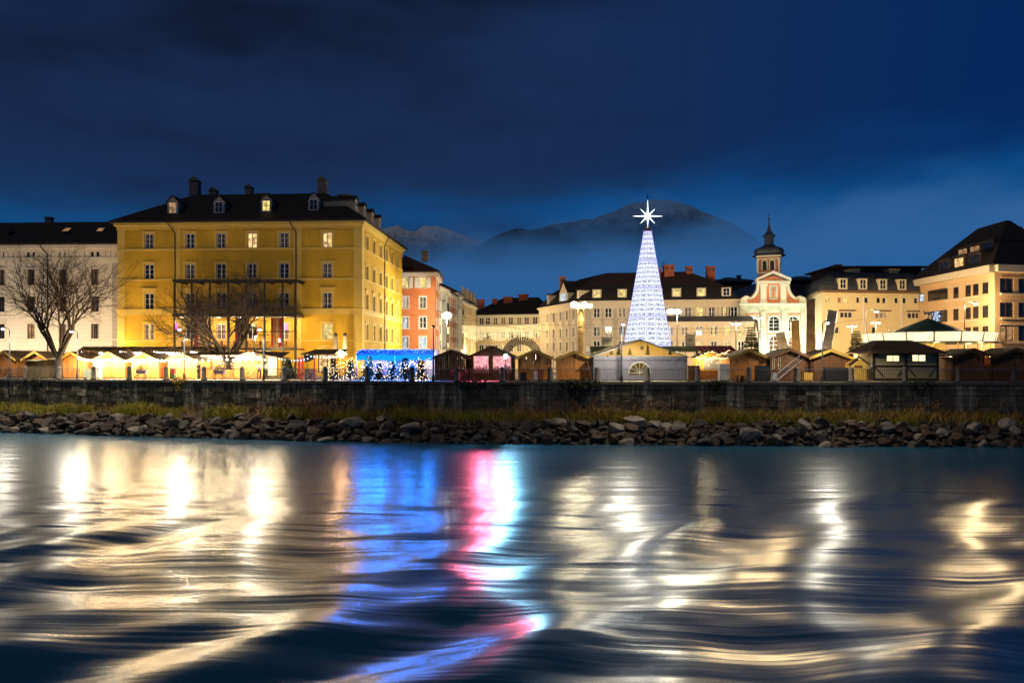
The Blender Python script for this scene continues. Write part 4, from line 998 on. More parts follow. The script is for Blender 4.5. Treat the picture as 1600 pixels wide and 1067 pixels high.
# ---- grass and dry weeds between wall and boulders
def bank_plants():
    rng = random.Random(9)
    def blades(n, dens, h0, h1, d0, d1, lean):
        mb = MB()
        for _ in range(n):
            px = rng.uniform(-30, 1630)
            if rng.random() > dens(px) * min(1, max(.06, .75 + 1.9 * noise.noise((px * .021, n * .001, 0)) + .9 * noise.noise((px * .09, n * .001, 4)))): continue
            x, y = quay_px(px); d = rng.uniform(d0, d1); z = -3.0 - .28 * d; h = rng.uniform(h0, h1) * (.75 + .8 * noise.noise((px * .02, 3.1, 0)) + .3); a = rng.uniform(0, 6.28); w = .032
            if h < .08: continue
            lx, ly = rng.gauss(0, lean), rng.gauss(0, lean) - .08
            p0 = Vector((x, quay_y(x) - d, z)); p1 = p0 + Vector((lx * h * .4, ly * h * .4, h * .6)); p2 = p0 + Vector((lx * h, ly * h, h)); s = Vector((math.cos(a), math.sin(a), 0)) * w
            mb.add([p0 - s, p0 + s, p1 + s * .7, p1 - s * .7, p2], [(0, 1, 2, 3), (3, 2, 4)])
        return mb
    g = lambda px: 1.0 if px < 330 else .55 if px < 470 else .9 if px < 640 else .35 if px < 860 else .8 if px < 1290 else .5 if px < 1420 else .2
    o = blades(30000, g, .35, 1.0, .15, 2.0, .4).build('grass', mat('bank_grass', (.17, .20, .015), .7, .4, .5, col2=(.34, .27, .022))); structure(o, 'stuff'); o['label'] = 'yellow green grass along the foot of the wall'
    g2 = lambda px: .3 if px < 440 else .9 if px < 540 else .5 if px < 800 else 1.0 if px < 1480 else .6
    o = blades(9000, g2, .35, 1.1, .1, 1.5, .45).build('dry_weeds', mat('dry_weed', (.24, .10, .030), .8, .4, .8, col2=(.36, .19, .06))); structure(o, 'stuff'); o['label'] = 'dry brown weeds along the foot of the wall'
    # seed heads and small leafy weeds
    mb = MB()
    for _ in range(210):
        px = rng.choice((rng.uniform(440, 560), rng.uniform(800, 1060), rng.uniform(1060, 1560))); x, y = quay_px(px); h = rng.uniform(.5, 1.5); p = Vector((x, quay_y(x) - rng.uniform(.1, .9), -3.05)); q = p + Vector((rng.gauss(0, .15), rng.gauss(0, .1), h)); mb.tube(p, q, .012, .008, 3)
        for _ in range(14):
            c = q + Vector((rng.gauss(0, .11), rng.gauss(0, .08), rng.gauss(0, .13))); s = .05; mb.tri(c + Vector((-s, 0, -s)), c + Vector((s, rng.uniform(-s, s), 0)), c + Vector((0, 0, s)))
    o = mb.build('seed_heads', mat('seed_head', (.20, .11, .05), .9, .4, 2, col2=(.30, .17, .09))); structure(o, 'stuff'); o['label'] = 'brown seed heads of tall weeds before the wall'
bank_plants()

# ---- shrubs growing out of the top of the wall
def leaf_mass(n, c, r, m, rng, size=.09, droop=0):
    mb = MB()
    for _ in range(n):
        v = Vector((rng.gauss(0, 1), rng.gauss(0, 1), rng.gauss(0, 1))).normalized() * rng.random() ** .4; p = Vector((c[0] + v.x * r[0], c[1] + v.y * r[1], c[2] + v.z * r[2] - droop * rng.random() ** 2 * (1 - abs(v.x))))
        a, b = Vector((rng.gauss(0, 1), rng.gauss(0, 1), rng.gauss(0, 1))).normalized() * size, Vector((rng.gauss(0, 1), rng.gauss(0, 1), rng.gauss(0, 1))).normalized() * size
        mb.add([p - a, p + b * .6, p + a, p - b * .6], [(0, 1, 2, 3)])
    return mb
def wall_shrubs():
    rng = random.Random(4)
    for px, w, h, n, m, lab, drop in ((281, .75, .8, 500, mat('golden_leaves', (.32, .22, .03), .6, .3, 2), 'small golden leaved shrub hanging over the wall top by the red bin', .9), (905, 1.9, .55, 1500, mat('ivy_leaves', (.035, .045, .018), .6, .4, 2), 'wide dark ivy hanging over the wall left of the white tent', 1.6), (735, 1.4, .5, 700, mat('ivy_leaves', (.035, .045, .018), .6, .4, 2), 'dark ivy hanging from the wall below the pink lit shed', 1.3), (1120, 1.0, .4, 500, mat('ivy_leaves', (.035, .045, .018), .6, .4, 2), 'dark ivy hanging from the wall below the fairy light stall', 1.0), (55, 1.2, .35, 520, mat('ivy_leaves', (.035, .045, .018), .6, .4, 2), 'dark ivy hanging from the wall below the pale tarpaulin', 1.2), (1440, 1.3, .4, 560, mat('ivy_leaves', (.035, .045, .018), .6, .4, 2), 'dark ivy hanging from the wall below the timbered booth', 1.4)):
        x, y = quay_px(px); r = thing('hanging_shrub', lab, 'shrub', (x, y, 0), quay_dir(x))
        leaf_mass(n, (0, -.15, .0), (w, .4, h * .6), m, rng, .085, drop).build('foliage', m, r)
        t = MB()
        for _ in range(14): t.tube((rng.uniform(-w, w) * .6, .1, -.05), (rng.uniform(-w, w), -.3, rng.uniform(-h * 1.4, h * .4)), .015, .008, 4)
        t.build('stem', mat('twig_bark', (.05, .035, .022), .9, .2, 2), r)
wall_shrubs()

# ---- mountains and the fog bank before them
def mountains():
    def snow_mat(name, lo, hi, rock, snow):
        m = mat(name, rock, .95, .25, .004)
        nt = m.node_tree; N, L = nt.nodes.new, nt.links.new; b = nt.nodes['Principled BSDF']; src = b.inputs['Base Color'].links[0].from_socket
        g = N('ShaderNodeNewGeometry'); s = N('ShaderNodeSeparateXYZ'); L(g.outputs['Position'], s.inputs[0])
        n = N('ShaderNodeTexNoise'); L(g.outputs['Position'], n.inputs[0]); n.inputs['Scale'].default_value = .011; n.inputs['Detail'].default_value = 9; n.inputs['Roughness'].default_value = .7
        a = N('ShaderNodeMath'); a.operation = 'MULTIPLY_ADD'; L(n.outputs[0], a.inputs[0]); a.inputs[1].default_value = (hi - lo) * 1.6; L(s.outputs[2], a.inputs[2])
        r = N('ShaderNodeMapRange'); r.interpolation_type = 'SMOOTHSTEP'; L(a.outputs[0], r.inputs[0]); r.inputs[1].default_value, r.inputs[2].default_value = lo + (hi - lo) * .8, hi + (hi - lo) * .8
        x = N('ShaderNodeMix'); x.data_type = 'RGBA'; L(r.outputs[0], x.inputs['Factor']); L(src, x.inputs['A']); x.inputs['B'].default_value = (*snow, 1); L(x.outputs['Result'], b.inputs['Base Color'])
        return m
    def range_(name, Y, sky, m, depth=1600, seed=0, rough=1.0):
        nx, ny = 260, 46; px = np.linspace(sky[0][0], sky[-1][0], nx); top = np.interp(px, [a for a, b in sky], [b for a, b in sky]); vs, fs = [], []
        for j in range(ny):
            t = j / (ny - 1)                              # 0 foot (near) .. .7 crest .. 1 behind
            for i in range(nx):
                y = Y + depth * (t - .7); x = X(px[i], Y) + 0; zt = Z(top[i], Y); f = (t / .7) ** 1.15 if t <= .7 else 1 - (t - .7) * 1.3
                k = noise.fractal((x * .0014 + seed, y * .0016, seed), 1.0, 2.0, 6) * 150 * rough; z = zt * f + k * (.34 + .75 * min(1, abs(t - .7) * 5)) * (1 if t > .05 else 0) * .7 + noise.noise((x * .013, y * .01, 5)) * 16 * rough
                vs.append((x, y, max(z, -50)))
        for j in range(ny - 1):
            for i in range(nx - 1): a = j * nx + i; fs.append((a, a + 1, a + nx + 1, a + nx))
        me = bpy.data.meshes.new(name); me.from_pydata(vs, [], fs); me.materials.append(m); me.update(); return structure(link(name, me))
    big = [(640, 480), (700, 425), (745, 385), (765, 372), (782, 365), (800, 358), (812, 355), (826, 358), (850, 355), (870, 350), (890, 345), (905, 341), (925, 338), (945, 331), (962, 325), (975, 318), (990, 312), (1008, 308.5), (1025, 308), (1045, 310), (1062, 314), (1080, 319), (1100, 327), (1118, 335), (1134, 342), (1150, 351), (1172, 366), (1200, 390), (1240, 428), (1290, 470), (1340, 505), (1400, 530)]
    range_('mountain', 7600, big, snow_mat('mountain_rock', 1120, 1600, (.002, .006, .015), (.26, .38, .56)), 2600, 3.0)
    left = [(380, 470), (480, 400), (560, 362), (600, 352), (612, 348), (622, 347), (634, 355), (648, 357), (662, 352), (678, 348), (685, 346), (696, 352), (715, 358), (740, 366), (800, 392), (900, 450)]
    range_('snowy_mountain', 11000, left, snow_mat('snowy_rock', 1400, 1900, (.05, .06, .075), (.55, .62, .70)), 3000, 8.0, 1.5)
    rgt = [(1120, 470), (1180, 410), (1230, 382), (1265, 370), (1290, 374), (1330, 392), (1400, 430), (1480, 470)]
    range_('dark_hill', 9200, rgt, mat('hill_forest', (.022, .030, .038), .95, .2, .004), 2000, 12.0)
    o = MB().tube((X(1012, 7600), 7600, Z(311, 7600)), (X(1012, 7600), 7600, Z(303, 7600)), 9, 3, 6).build('summit_mast', m_iron); tag(o, 'tiny transmitter mast on the snowy mountain top', 'mast')
    # low cloud lying before the mountains: one body of mist that thins out towards its top; its sky-blue glow is painted in as emission
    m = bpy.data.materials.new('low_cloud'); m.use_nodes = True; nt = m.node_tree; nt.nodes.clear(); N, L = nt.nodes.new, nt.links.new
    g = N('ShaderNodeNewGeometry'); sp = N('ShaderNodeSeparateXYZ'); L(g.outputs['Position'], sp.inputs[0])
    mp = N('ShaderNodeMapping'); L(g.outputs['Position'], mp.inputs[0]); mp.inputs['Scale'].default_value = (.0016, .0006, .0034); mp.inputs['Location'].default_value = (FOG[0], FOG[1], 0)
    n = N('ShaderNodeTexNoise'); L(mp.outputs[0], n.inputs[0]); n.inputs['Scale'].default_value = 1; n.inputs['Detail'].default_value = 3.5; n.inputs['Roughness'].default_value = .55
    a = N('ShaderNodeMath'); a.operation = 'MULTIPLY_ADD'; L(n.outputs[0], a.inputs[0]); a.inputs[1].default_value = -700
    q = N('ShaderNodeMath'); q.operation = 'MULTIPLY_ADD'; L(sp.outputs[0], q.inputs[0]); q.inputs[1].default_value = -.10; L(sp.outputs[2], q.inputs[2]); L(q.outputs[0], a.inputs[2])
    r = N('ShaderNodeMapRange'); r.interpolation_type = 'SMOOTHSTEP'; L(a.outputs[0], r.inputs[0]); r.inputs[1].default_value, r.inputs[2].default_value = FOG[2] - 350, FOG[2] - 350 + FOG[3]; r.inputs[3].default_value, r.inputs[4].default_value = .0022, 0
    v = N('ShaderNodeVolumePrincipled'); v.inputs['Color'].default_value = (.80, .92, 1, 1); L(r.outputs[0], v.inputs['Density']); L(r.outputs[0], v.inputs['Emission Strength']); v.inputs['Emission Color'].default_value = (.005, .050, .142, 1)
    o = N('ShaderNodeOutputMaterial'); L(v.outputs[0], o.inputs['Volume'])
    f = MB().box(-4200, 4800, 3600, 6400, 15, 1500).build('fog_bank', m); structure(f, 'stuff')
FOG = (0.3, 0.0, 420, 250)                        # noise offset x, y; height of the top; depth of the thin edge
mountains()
# ================================================================== TREES
m_bark = mat('bare_tree_bark', (.026, .018, .013), .9, .35, 3, .5, 12, stretch=(1, 1, .4))
def bare_tree(px, Y, label, H, stems, spread, seed, twigs=1.0, lean=0):
    rng = random.Random(seed); r = thing('bare_tree', label, 'tree', (X(px, Y), Y, 0)); tr, lm, tw = MB(), MB(), MB(); limbs = []
    def grow(p, d, L_, rad, lvl):
        n = 3 if lvl < 3 else 2; q = p
        for i in range(n):
            d = (d + Vector((rng.gauss(0, .13), rng.gauss(0, .13), rng.gauss(0, .06) + (.05 if lvl < 3 else .02)))).normalized(); k = q + d * L_ / n; r0 = rad * (1 - .32 * i / n); r1 = rad * (1 - .32 * (i + 1) / n)
            (lm if lvl < 2 else tw).tube(q, k, r0, r1, 6 if lvl < 2 else 4 if lvl < 4 else 3, cap=False); q = k
            if lvl >= 1 and lvl < 6 and i < n - 1 and rng.random() < min(.97, .9 * twigs):
                a = d.orthogonal().normalized(); a.rotate(Matrix.Rotation(rng.uniform(0, 6.28), 3, d)); e = (d * .8 + a * rng.uniform(.6, 1.0)).normalized(); grow(q, e, L_ * rng.uniform(.45, .65), r1 * .5, lvl + 2)
        if lvl < 7 and rad > .0045:
            for s in range(2 if rng.random() < .8 else 3):
                a = d.orthogonal().normalized(); a.rotate(Matrix.Rotation(rng.uniform(0, 6.28), 3, d)); e = (d + a * rng.uniform(.35, .75) + Vector((0, 0, .05))).normalized(); grow(q, e, L_ * rng.uniform(.66, .84), rad * .62, lvl + 1)
    base = Vector((0, 0, 0)); top = Vector((lean, 0, H * .13)); tr.lathe([(.52, -.05), (.40, .3), (.34, H * .10), (.36, H * .14)], 9)
    for s in range(stems):
        a = 2 * math.pi * s / stems + rng.uniform(-.3, .3); e = Vector((math.cos(a) * spread * rng.uniform(.6, 1.1), math.sin(a) * spread * .7, rng.uniform(.75, 1.05))).normalized(); grow(top, e, H * .235, .17 * rng.uniform(.75, 1.1), 0)
    tr.build('trunk', m_bark, r, smooth=True); lm.build('limbs', m_bark, r, smooth=True); tw.build('crown', m_bark, r)
    return r
bare_tree(92, 82.6, 'large bare many stemmed tree before the pale stone house', 14.6, 9, .66, 5, 1.25)
bare_tree(355, 82.0, 'bare tree before the glass terrace of the yellow house', 12.0, 9, .85, 14, 1.2)

m_needle = mat('fir_needles', (.022, .045, .016), .6, .4, 2.5)
m_needle2 = mat('fir_needles_pale', (.06, .085, .022), .6, .4, 2.5)
def fir(px, Y, H, Rb, label, seed, z0=0, name='fir_tree', m=None, cat='tree', group=None, n=1.0):
    rng = random.Random(seed); r = thing(name, label, cat, (X(px, Y), Y, z0), 0, group); t = MB().tube((0, 0, 0), (0, 0, H * .95), .05 + H * .012, .015, 6); t.build('trunk', m_bark, r); f, b = MB(), MB(); z = H * .12
    while z < H:
        rad = Rb * (1 - (z / H)) ** .85 * rng.uniform(.85, 1.15) + .04; nb = max(4, int(9 * n))
        for i in range(nb):
            a = 6.28 * i / nb + rng.uniform(-.4, .4); L_ = rad * rng.uniform(.7, 1.15); d = Vector((math.cos(a), math.sin(a), rng.uniform(-.28, .02))); b.tube((0, 0, z), d * L_ + Vector((0, 0, z)), .02, .006, 3, cap=False)
            k = max(6, int(L_ * 26 * n))
            for j in range(k):
                s = (j + rng.random()) / k; p = d * L_ * (.15 + .85 * s) + Vector((0, 0, z)); w = (.16 + .26 * (1 - s)) * min(1, H / 3) * 1.1; side = Vector((-math.sin(a), math.cos(a), 0)) * (w if rng.random() < .5 else -w)
                e = side + d * w * .7 + Vector((0, 0, rng.uniform(-.10, .05))); q = Vector((rng.uniform(-1, 1), rng.uniform(-1, 1), 1)).normalized() * .06
                f.add([p - q, p + q, p + e], [(0, 1, 2)])
        z += max(.10, H * .045)
    b.build('branches', m_bark, r); f.build('crown', m or m_needle, r)
    return r
fir(1174, 84, 5.45, 1.75, 'green fir tree lit by lamps before the church', 3, 0, m=m_needle2, n=1.3)
fir(1338, 86, 5.1, 1.6, 'green fir tree beside the twin lamp right of the leaning pillar', 8, 0, m=m_needle2, n=1.3)

# ================================================================== LIT CONE TREE WITH STAR
def light_tree():
    Y = 86.0; x0 = X(1012, Y); r = thing('light_tree', 'tall cone shaped Christmas tree of white lit panels with a bright star on top', 'light tree', (x0, Y, 0)); n = 14
    m = bpy.data.materials.new('lit_ornament_panel'); m.use_nodes = True; nt = m.node_tree; nt.nodes.clear(); N, L = nt.nodes.new, nt.links.new
    uv = N('ShaderNodeUVMap'); nz = N('ShaderNodeTexNoise'); nz.inputs['Scale'].default_value = 3.6; nz.inputs['Detail'].default_value = 1; L(uv.outputs[0], nz.inputs[0])
    sx = N('ShaderNodeSeparateXYZ'); L(uv.outputs[0], sx.inputs[0])
    def M(op, a, b=None):
        k = N('ShaderNodeMath'); k.operation = op
        for i, v in enumerate((a, b)):
            if v is None: continue
            if hasattr(v, 'links'): L(v, k.inputs[i])
            else: k.inputs[i].default_value = v
        return k.outputs[0]
    row = M('ABSOLUTE', M('SUBTRACT', M('FRACT', sx.outputs[1]), .5))          # rows of scrolls
    w = N('ShaderNodeTexWave'); w.inputs['Scale'].default_value = 3.4; w.inputs['Distortion'].default_value = 9; w.inputs['Detail'].default_value = 1; w.inputs['Detail Scale'].default_value = 1.4; L(uv.outputs[0], w.inputs[0])
    scroll = M('MULTIPLY', M('GREATER_THAN', M('ADD', M('MULTIPLY', w.outputs[0], .35), nz.outputs[0]), .665), M('LESS_THAN', row, .34))
    mid = M('ABSOLUTE', M('SUBTRACT', M('FRACT', sx.outputs[0]), .5)); scroll = M('MULTIPLY', scroll, M('LESS_THAN', mid, .42))
    col = N('ShaderNodeMix'); col.data_type = 'RGBA'; L(scroll, col.inputs['Factor']); col.inputs['A'].default_value = (.84, .89, 1, 1); col.inputs['B'].default_value = (.05, .07, .14, 1)
    e = N('ShaderNodeEmission'); L(col.outputs['Result'], e.inputs[0]); e.inputs[1].default_value = 1.12; o = N('ShaderNodeOutputMaterial'); L(e.outputs[0], o.inputs[0])
    vio = emis('violet_tube', (.42, .36, 1), .9)
    rz = lambda z: .42 + (15.7 - z) * .1735
    tiers = [15.7, Z(409, Y), Z(451.5, Y), Z(496, Y), 3.45, .3]; P = lambda i, z, k=1: Vector((rz(z) * k * math.cos(2 * math.pi * i / n), rz(z) * k * math.sin(2 * math.pi * i / n), z))
    for t, (za, zb) in enumerate(zip(tiers, tiers[1:])):
        for i in range(n):
            pts = [P(i + .03, zb), P(i + .97, zb), P(i + .97, za - .05), P(i + .03, za - .05)]
            # the panels follow the cone in a flat facet
            a, b = P(i, zb), P(i + 1, zb); c, d = P(i + 1, za), P(i, za); pts = [a.lerp(b, .03), a.lerp(b, .97), d.lerp(c, .97), d.lerp(c, .03)]; pts[2].z -= .04; pts[3].z -= .04
            k = [p * .97 for p in pts]
            for u, v in zip(k, pts): u.z = v.z
            mb = MB(); mb.add(pts + k, [(0, 1, 2, 3), (7, 6, 5, 4), (0, 4, 5, 1), (1, 5, 6, 2), (2, 6, 7, 3), (3, 7, 4, 0)])
            ob = mb.build('light_panel', m, r); nr = round((za - zb) / .52); uvl = ob.data.uv_layers.new()
            for li, (u, v) in enumerate([(0, 0), (1, 0), (1, nr), (0, nr)]): uvl.data[li].uv = (u + i * 3.7 * 0 + i * 5, v + t * 8)
        MB().path([P(i, za) * 1.0 for i in range(n + 1)], .055, 5).build('light_ring', vio, r)
    for i in range(n): MB().path([P(i, z) for z in tiers], .028, 4).build('light_rib', vio, r)
    MB().lathe([(.5, 15.72), (.5, 15.9), (.3, 15.92)], 12).build('top_collar', m_steel, r)
    zs = Z(338, Y); st = emis('star_light', (.82, .92, 1), 2.6, True); sb = MB().ball((0, 0, zs), .30, 2).build('star', st, r)
    dirs = [((0, 0, 1), 1.75), ((0, 0, -1), 1.3), ((1, 0, 0), 1.6), ((-1, 0, 0), 1.6), ((.7, 0, .7), 1.1), ((-.7, 0, .7), 1.1), ((.7, 0, -.7), 1.1), ((-.7, 0, -.7), 1.1), ((0, 1, 0), 1.3), ((0, -1, 0), 1.3)]
    for d, l in dirs:
        d = Vector(d).normalized(); MB().tube(Vector((0, 0, zs)) + d * .2, Vector((0, 0, zs)) + d * l, .095, .010, 4).build('star_point', st, sb)
    cb = mat('copper_fin', (.20, .07, .04), .5, .2, 2)
    for a in range(4): MB(Matrix.Rotation(R(45 + 90 * a), 4, 'Z')).ext([(.05, zs - .95), (.05, 15.9), (.42, 15.9)], -.03, .03).build('star_support', cb, r)
    lamp('POINT', (x0, Y, zs), 400, (.85, .93, 1), .4, r, 'star_lamp')
light_tree()

# ================================================================== LAMPS
def street_lamp(px, py, Y, label, style='post', en=0, col=SODIUM, arm=0, group='street lamps', size=.16, heads=None, on=True, river=0.0, bulb=None, light_r=.15):
    x, z = X(px, Y), Z(py, Y); r = thing('street_lamp', label, 'street lamp', (x, Y, 0), 0, group); ir = mat('lamp_post_grey', (.06, .062, .068), .5, .1) if style == 'post' and not heads else m_iron
    en *= 1.0
    glow = bulb or emis('lamp_glass_' + ('%02d%02d%02d' % tuple(int(c * 99) for c in col)), tuple(min(1, .55 + .45 * c) for c in col), 9)
    hs = heads or ((0,) if not arm else (arm,))
    MB().lathe([(.13, 0), (.13, .5), (.075, .55), (.05, z + (.2 if arm or heads else -.1))], 8).build('post', ir, r)
    for h in hs:
        hx, hy = h, -river; b = MB(); zt = z + .16
        if abs(h) > .05 or river: b.path([(0, 0, z - .05 if not arm else zt + .05), (hx * .5, hy * .5, zt + .05), (hx, hy, zt + .03)], .035, 5); b.build('arm', ir, r)
        if style == 'flood':
            MB().box(hx - size, hx + size, hy - .10, hy + .25, z - size * .8, z + size * .8).build('lamp_housing', m_iron, r)
            if on: MB().box(hx - size * .92, hx + size * .92, hy - .13, hy - .101, z - size * .72, z + size * .72).ball((hx, hy - .12, z), size * .8, 1, (1, .5, .9)).build('lamp_glass', glow, r)
        else:
            MB().lathe([(size * 1.35, z + .07), (size * 1.2, z + .13), (.05, z + .2)], 10, (hx, hy)).build('lamp_hood', ir, r)
            if on: MB().ball((hx, hy, z), size, 2, (1, 1, .62)).build('lamp_glass', glow, r)
            else: MB().ball((hx, hy, z), size, 2, (1, 1, .62)).build('lamp_glass', m_glassdark, r)
        if on and en and river: lamp('SPOT', (x + hx, Y + hy - .1, z - .2), en, col, light_r, r, spot_size=R(158), spot_blend=.3).rotation_euler = (R(-8), 0, 0)
        elif on and en: lamp('POINT', (x + hx, Y + hy - .15, z - size - .1), en, col, light_r, r)
    return r
white = (.86, .90, 1)
GW = 'slim lamps along the quay railing'
for px, py, lab, on, en in ((15, 515, 'slim lit lamp post left of the large bare tree', True, 1500), (121, 519, 'slim lit lamp post just right of the large bare tree', True, 2400), (288, 516, 'slim lit lamp post by the red bin before the glass terrace', True, 1500), (412, 516, 'slim lit lamp post right of the bare terrace tree', True, 1500), (677, 511, 'dark unlit lamp post at the right end of the blue canopy', False, 0), (971, 508, 'slim lit lamp post before the white marquee', True, 1500), (1285, 506, 'slim lit lamp post before the tall lit metal pillars', True, 1500)):
    x, y = quay_px(px); street_lamp(px, py, y + .55, lab, 'post', en, (1, .88, .68), group=GW, on=on, river=.0 if not on else 1.1, size=.15)
street_lamp(698, 493, 114, 'very bright white street lamp at the mouth of the street left of centre', 'post', 7000, (1, .92, .74), heads=(0,), size=.72, group='bright floodlight lamps')
street_lamp(1058, 487, 98, 'very bright lamp just right of the lit cone tree', 'post', 3400, (1, .86, .58), heads=(-.8, 0), size=.52, group='bright floodlight lamps')
street_lamp(1150, 506, 92, 'twin headed sodium lamp left of the fir tree before the church', 'post', 1300, SODIUM, heads=(-.42, .40), size=.18, group='twin headed lamps')
street_lamp(1185, 497, 94, 'twin headed sodium lamp behind the fir tree before the church', 'post', 1300, SODIUM, heads=(-.42, .42), size=.18, group='twin headed lamps')
street_lamp(1331, 510, 96, 'twin headed sodium lamp above the fir tree at the beige block', 'post', 1400, SODIUM, heads=(-.42, .42), size=.17, group='twin headed lamps')
street_lamp(1368, 505, 96, 'twin headed sodium lamp below the long armed lamp of the beige block', 'post', 1400, SODIUM, heads=(-.42, .44), size=.17, group='twin headed lamps')
street_lamp(1353, 487, 95, 'tall lamp with one long arm before the beige block', 'arm', 2400, SODIUM, arm=1.25, size=.24, group='long armed lamps')
street_lamp(1507, 474.5, 93, 'tall lamp with one long arm before the apricot corner house', 'arm', 2900, SODIUM, arm=1.3, size=.24, group='long armed lamps')
street_lamp(399, 526, 88, 'small lit lamp post between terrace and market stalls', 'post', 150, NEUTRAL, group='small square lamps', size=.13)

def floodlight_mast():
    Y = 92; x = X(908, Y); r = thing('floodlight_mast', 'tall straw wrapped column with bright floodlights on top, left of the cone tree', 'floodlight mast', (x, Y, 0)); z = Z(478, Y); straw = mat('straw_wrap', (.42, .28, .10), .9, .45, 5, .8, 14, stretch=(1, 1, .4))
    rng = random.Random(6); prof = [(.36, 0)]; zz = .3
    while zz < z - .5: prof.append((.36 + rng.uniform(-.03, .04), zz)); zz += .28
    MB().lathe(prof + [(.33, z - .4), (.12, z - .35), (.10, z + .1)], 12).build('column', straw, r)
    t = MB()
    for _ in range(900):
        a, q = rng.uniform(0, 6.28), rng.uniform(.2, z - .5); p = Vector((.38 * math.cos(a), .38 * math.sin(a), q)); e = Vector((math.cos(a) * .10 + rng.gauss(0, .04), math.sin(a) * .10, rng.uniform(-.22, .1))); s = Vector((-math.sin(a), math.cos(a), 0)) * .03; t.add([p - s, p + s, p + e], [(0, 1, 2)])
    s = t.build('straw', straw, r); s['kind'] = 'stuff'
    MB().tube((-.95, 0, z - .15), (1.15, 0, z - .15), .05).build('crossbar', m_iron, r)
    g = emis('flood_glass', (1, .88, .60), 14)
    for hx, hz, q in ((-.85, .12, .36), (-.45, .02, .30), (.35, .10, .36), (1.05, -.02, .24)):
        MB().box(hx - q, hx + q, -.12, .25, z + hz - q * .8, z + hz + q * .8).build('lamp_housing', m_iron, r); MB().ball((hx, -.14, z + hz), q * 1.1, 2, (1, .45, .95)).build('lamp_glass', g, r)
    lamp('SPOT', (x, Y - 1.0, z - .1), 1500, (1, .80, .46), .2, r, spot_size=R(60), spot_blend=.7).rotation_euler = (R(10), 0, 0); lamp('POINT', (x - .6, Y + .5, z), 3000, (1, .82, .52), .35, r); lamp('POINT', (x + .5, Y + .5, z - .1), 2000, (1, .82, .52), .3, r)
floodlight_mast()

def overhead_wires():
    for k, (a, ya, b, yb, Y, lab) in enumerate(((626, 470, 860, 520, 116, 'thin overhead wire from the orange house across the street mouth'), (640, 492, 930, 508, 113, 'thin overhead wire above the icicle lights'), (905, 512, 1280, 505, 104, 'thin overhead wire crossing the square behind the cone tree'), (1075, 520, 1350, 498, 100, 'thin overhead wire from the banner to the beige block'))):
        p, q = Vector((X(a, Y), Y, Z(ya, Y))), Vector((X(b, Y + 6), Y + 6, Z(yb, Y + 6))); r = thing('overhead_wire', lab, 'wire', p, 0, 'overhead wires'); pts = []
        for i in range(17): f = i / 16; v = (q - p) * f; v.z -= 1.2 * 4 * f * (1 - f) * .4; pts.append(v)
        MB().path(pts, .022, 3).build('cable', m_iron, r)
overhead_wires()
def church_floods():
    for px, Y, lab, en in ((1262, 112.2, 'white floodlight on the ground at the right foot of the church front', 6000), (1222, 111.5, 'white floodlight on the ground before the middle of the church front', 1500)):
        x = X(px, Y); r = thing('floodlight', lab, 'floodlight', (x, Y, 0), 0, 'church floodlights'); MB().box(-.25, .25, -.2, .15, .25, .65).build('lamp_housing', m_iron, r); MB().box(-.03, .03, -.03, .03, 0, .25).build('stand', m_iron, r); MB().box(-.21, .21, .151, .17, .3, .6).build('lamp_glass', emis('flood_white', (.92, 1, .88), 10), r)
        lamp('POINT', (x, Y + .5, .6), en, (.90, 1, .86), .25, r)
church_floods()

# ================================================================== QUAY RAILING
m_pillar = mat('stone_bollard', (.085, .073, .062), .85, .25, 2, .4, 10)
def railing():
    pxs = [-62, -12, 37, 90, 144, 200, 258, 317, 377, 442, 507, 573, 643, 714, 785, 860, 934, 1012, 1091, 1172, 1247, 1332, 1416, 1500, 1586, 1660]
    beside = {-62: 'second beyond the left edge', -12: 'first beyond the left edge', 1660: 'first beyond the right edge', 37: 'by the bicycles at the left end', 90: 'below the large bare tree', 144: 'beside the white cabinet', 200: 'left of the first flower cart', 258: 'left of the red bin', 317: 'beside the dark clothed person', 377: 'right of the second flower cart', 442: 'left of the small fir', 507: 'right of the pale bicycles', 573: 'below the left end of the blue canopy', 643: 'below the right part of the blue canopy', 714: 'before the closed dark shed', 785: 'below the blue white star light', 860: 'between the two orange sheds left of the marquee', 934: 'at the left edge of the white marquee', 1012: 'before the arched window of the marquee', 1091: 'at the right edge of the white marquee', 1172: 'right of the white refrigerator', 1247: 'below the ladder', 1332: 'before the small gabled crib', 1416: 'before the timbered booth', 1500: 'before the shed with red lit window', 1586: 'at the right end of the railing'}
    pos = [quay_px(p) for p in pxs]; me = MB().lathe([(.27, 0), (.27, .12), (.225, .16), (.215, 1.12), (.20, 1.2), (.14, 1.28), (.04, 1.31)], 10).mesh('stone_bollard', m_pillar, True)
    for px, (x, y) in zip(pxs, pos):
        o = link('stone_bollard', me, None, (x, y + .28, .003), px * .1); tag(o, 'round topped stone railing bollard ' + beside[px], 'bollard', 'stone bollards of the quay railing')
    for k, ((ax, ay), (bx, by)) in enumerate(zip(pos, pos[1:])):
        d = Vector((bx - ax, by - ay)); Lg = d.length; a = math.atan2(d.y, d.x); w = list(beside.values())
        lab = 'iron railing panel right of the bollard ' + beside[pxs[k]]
        r = thing('railing', lab, 'railing', (ax, ay + .28, 0), a, 'quay railing panels')
        MB().box(.23, Lg - .23, -.03, .03, 1.06, 1.11).build('top_rail', m_steel, r); MB().box(.23, Lg - .23, -.02, .02, .14, .18).build('bottom_rail', m_iron, r)
        t = MB(); n = int((Lg - .5) / .155)
        for i in range(n + 1): u = .25 + (Lg - .5) * i / n; t.box(u - .011, u + .011, -.011, .011, .18, 1.06)
        t.build('bars', m_iron, r)['kind'] = 'stuff'
railing()
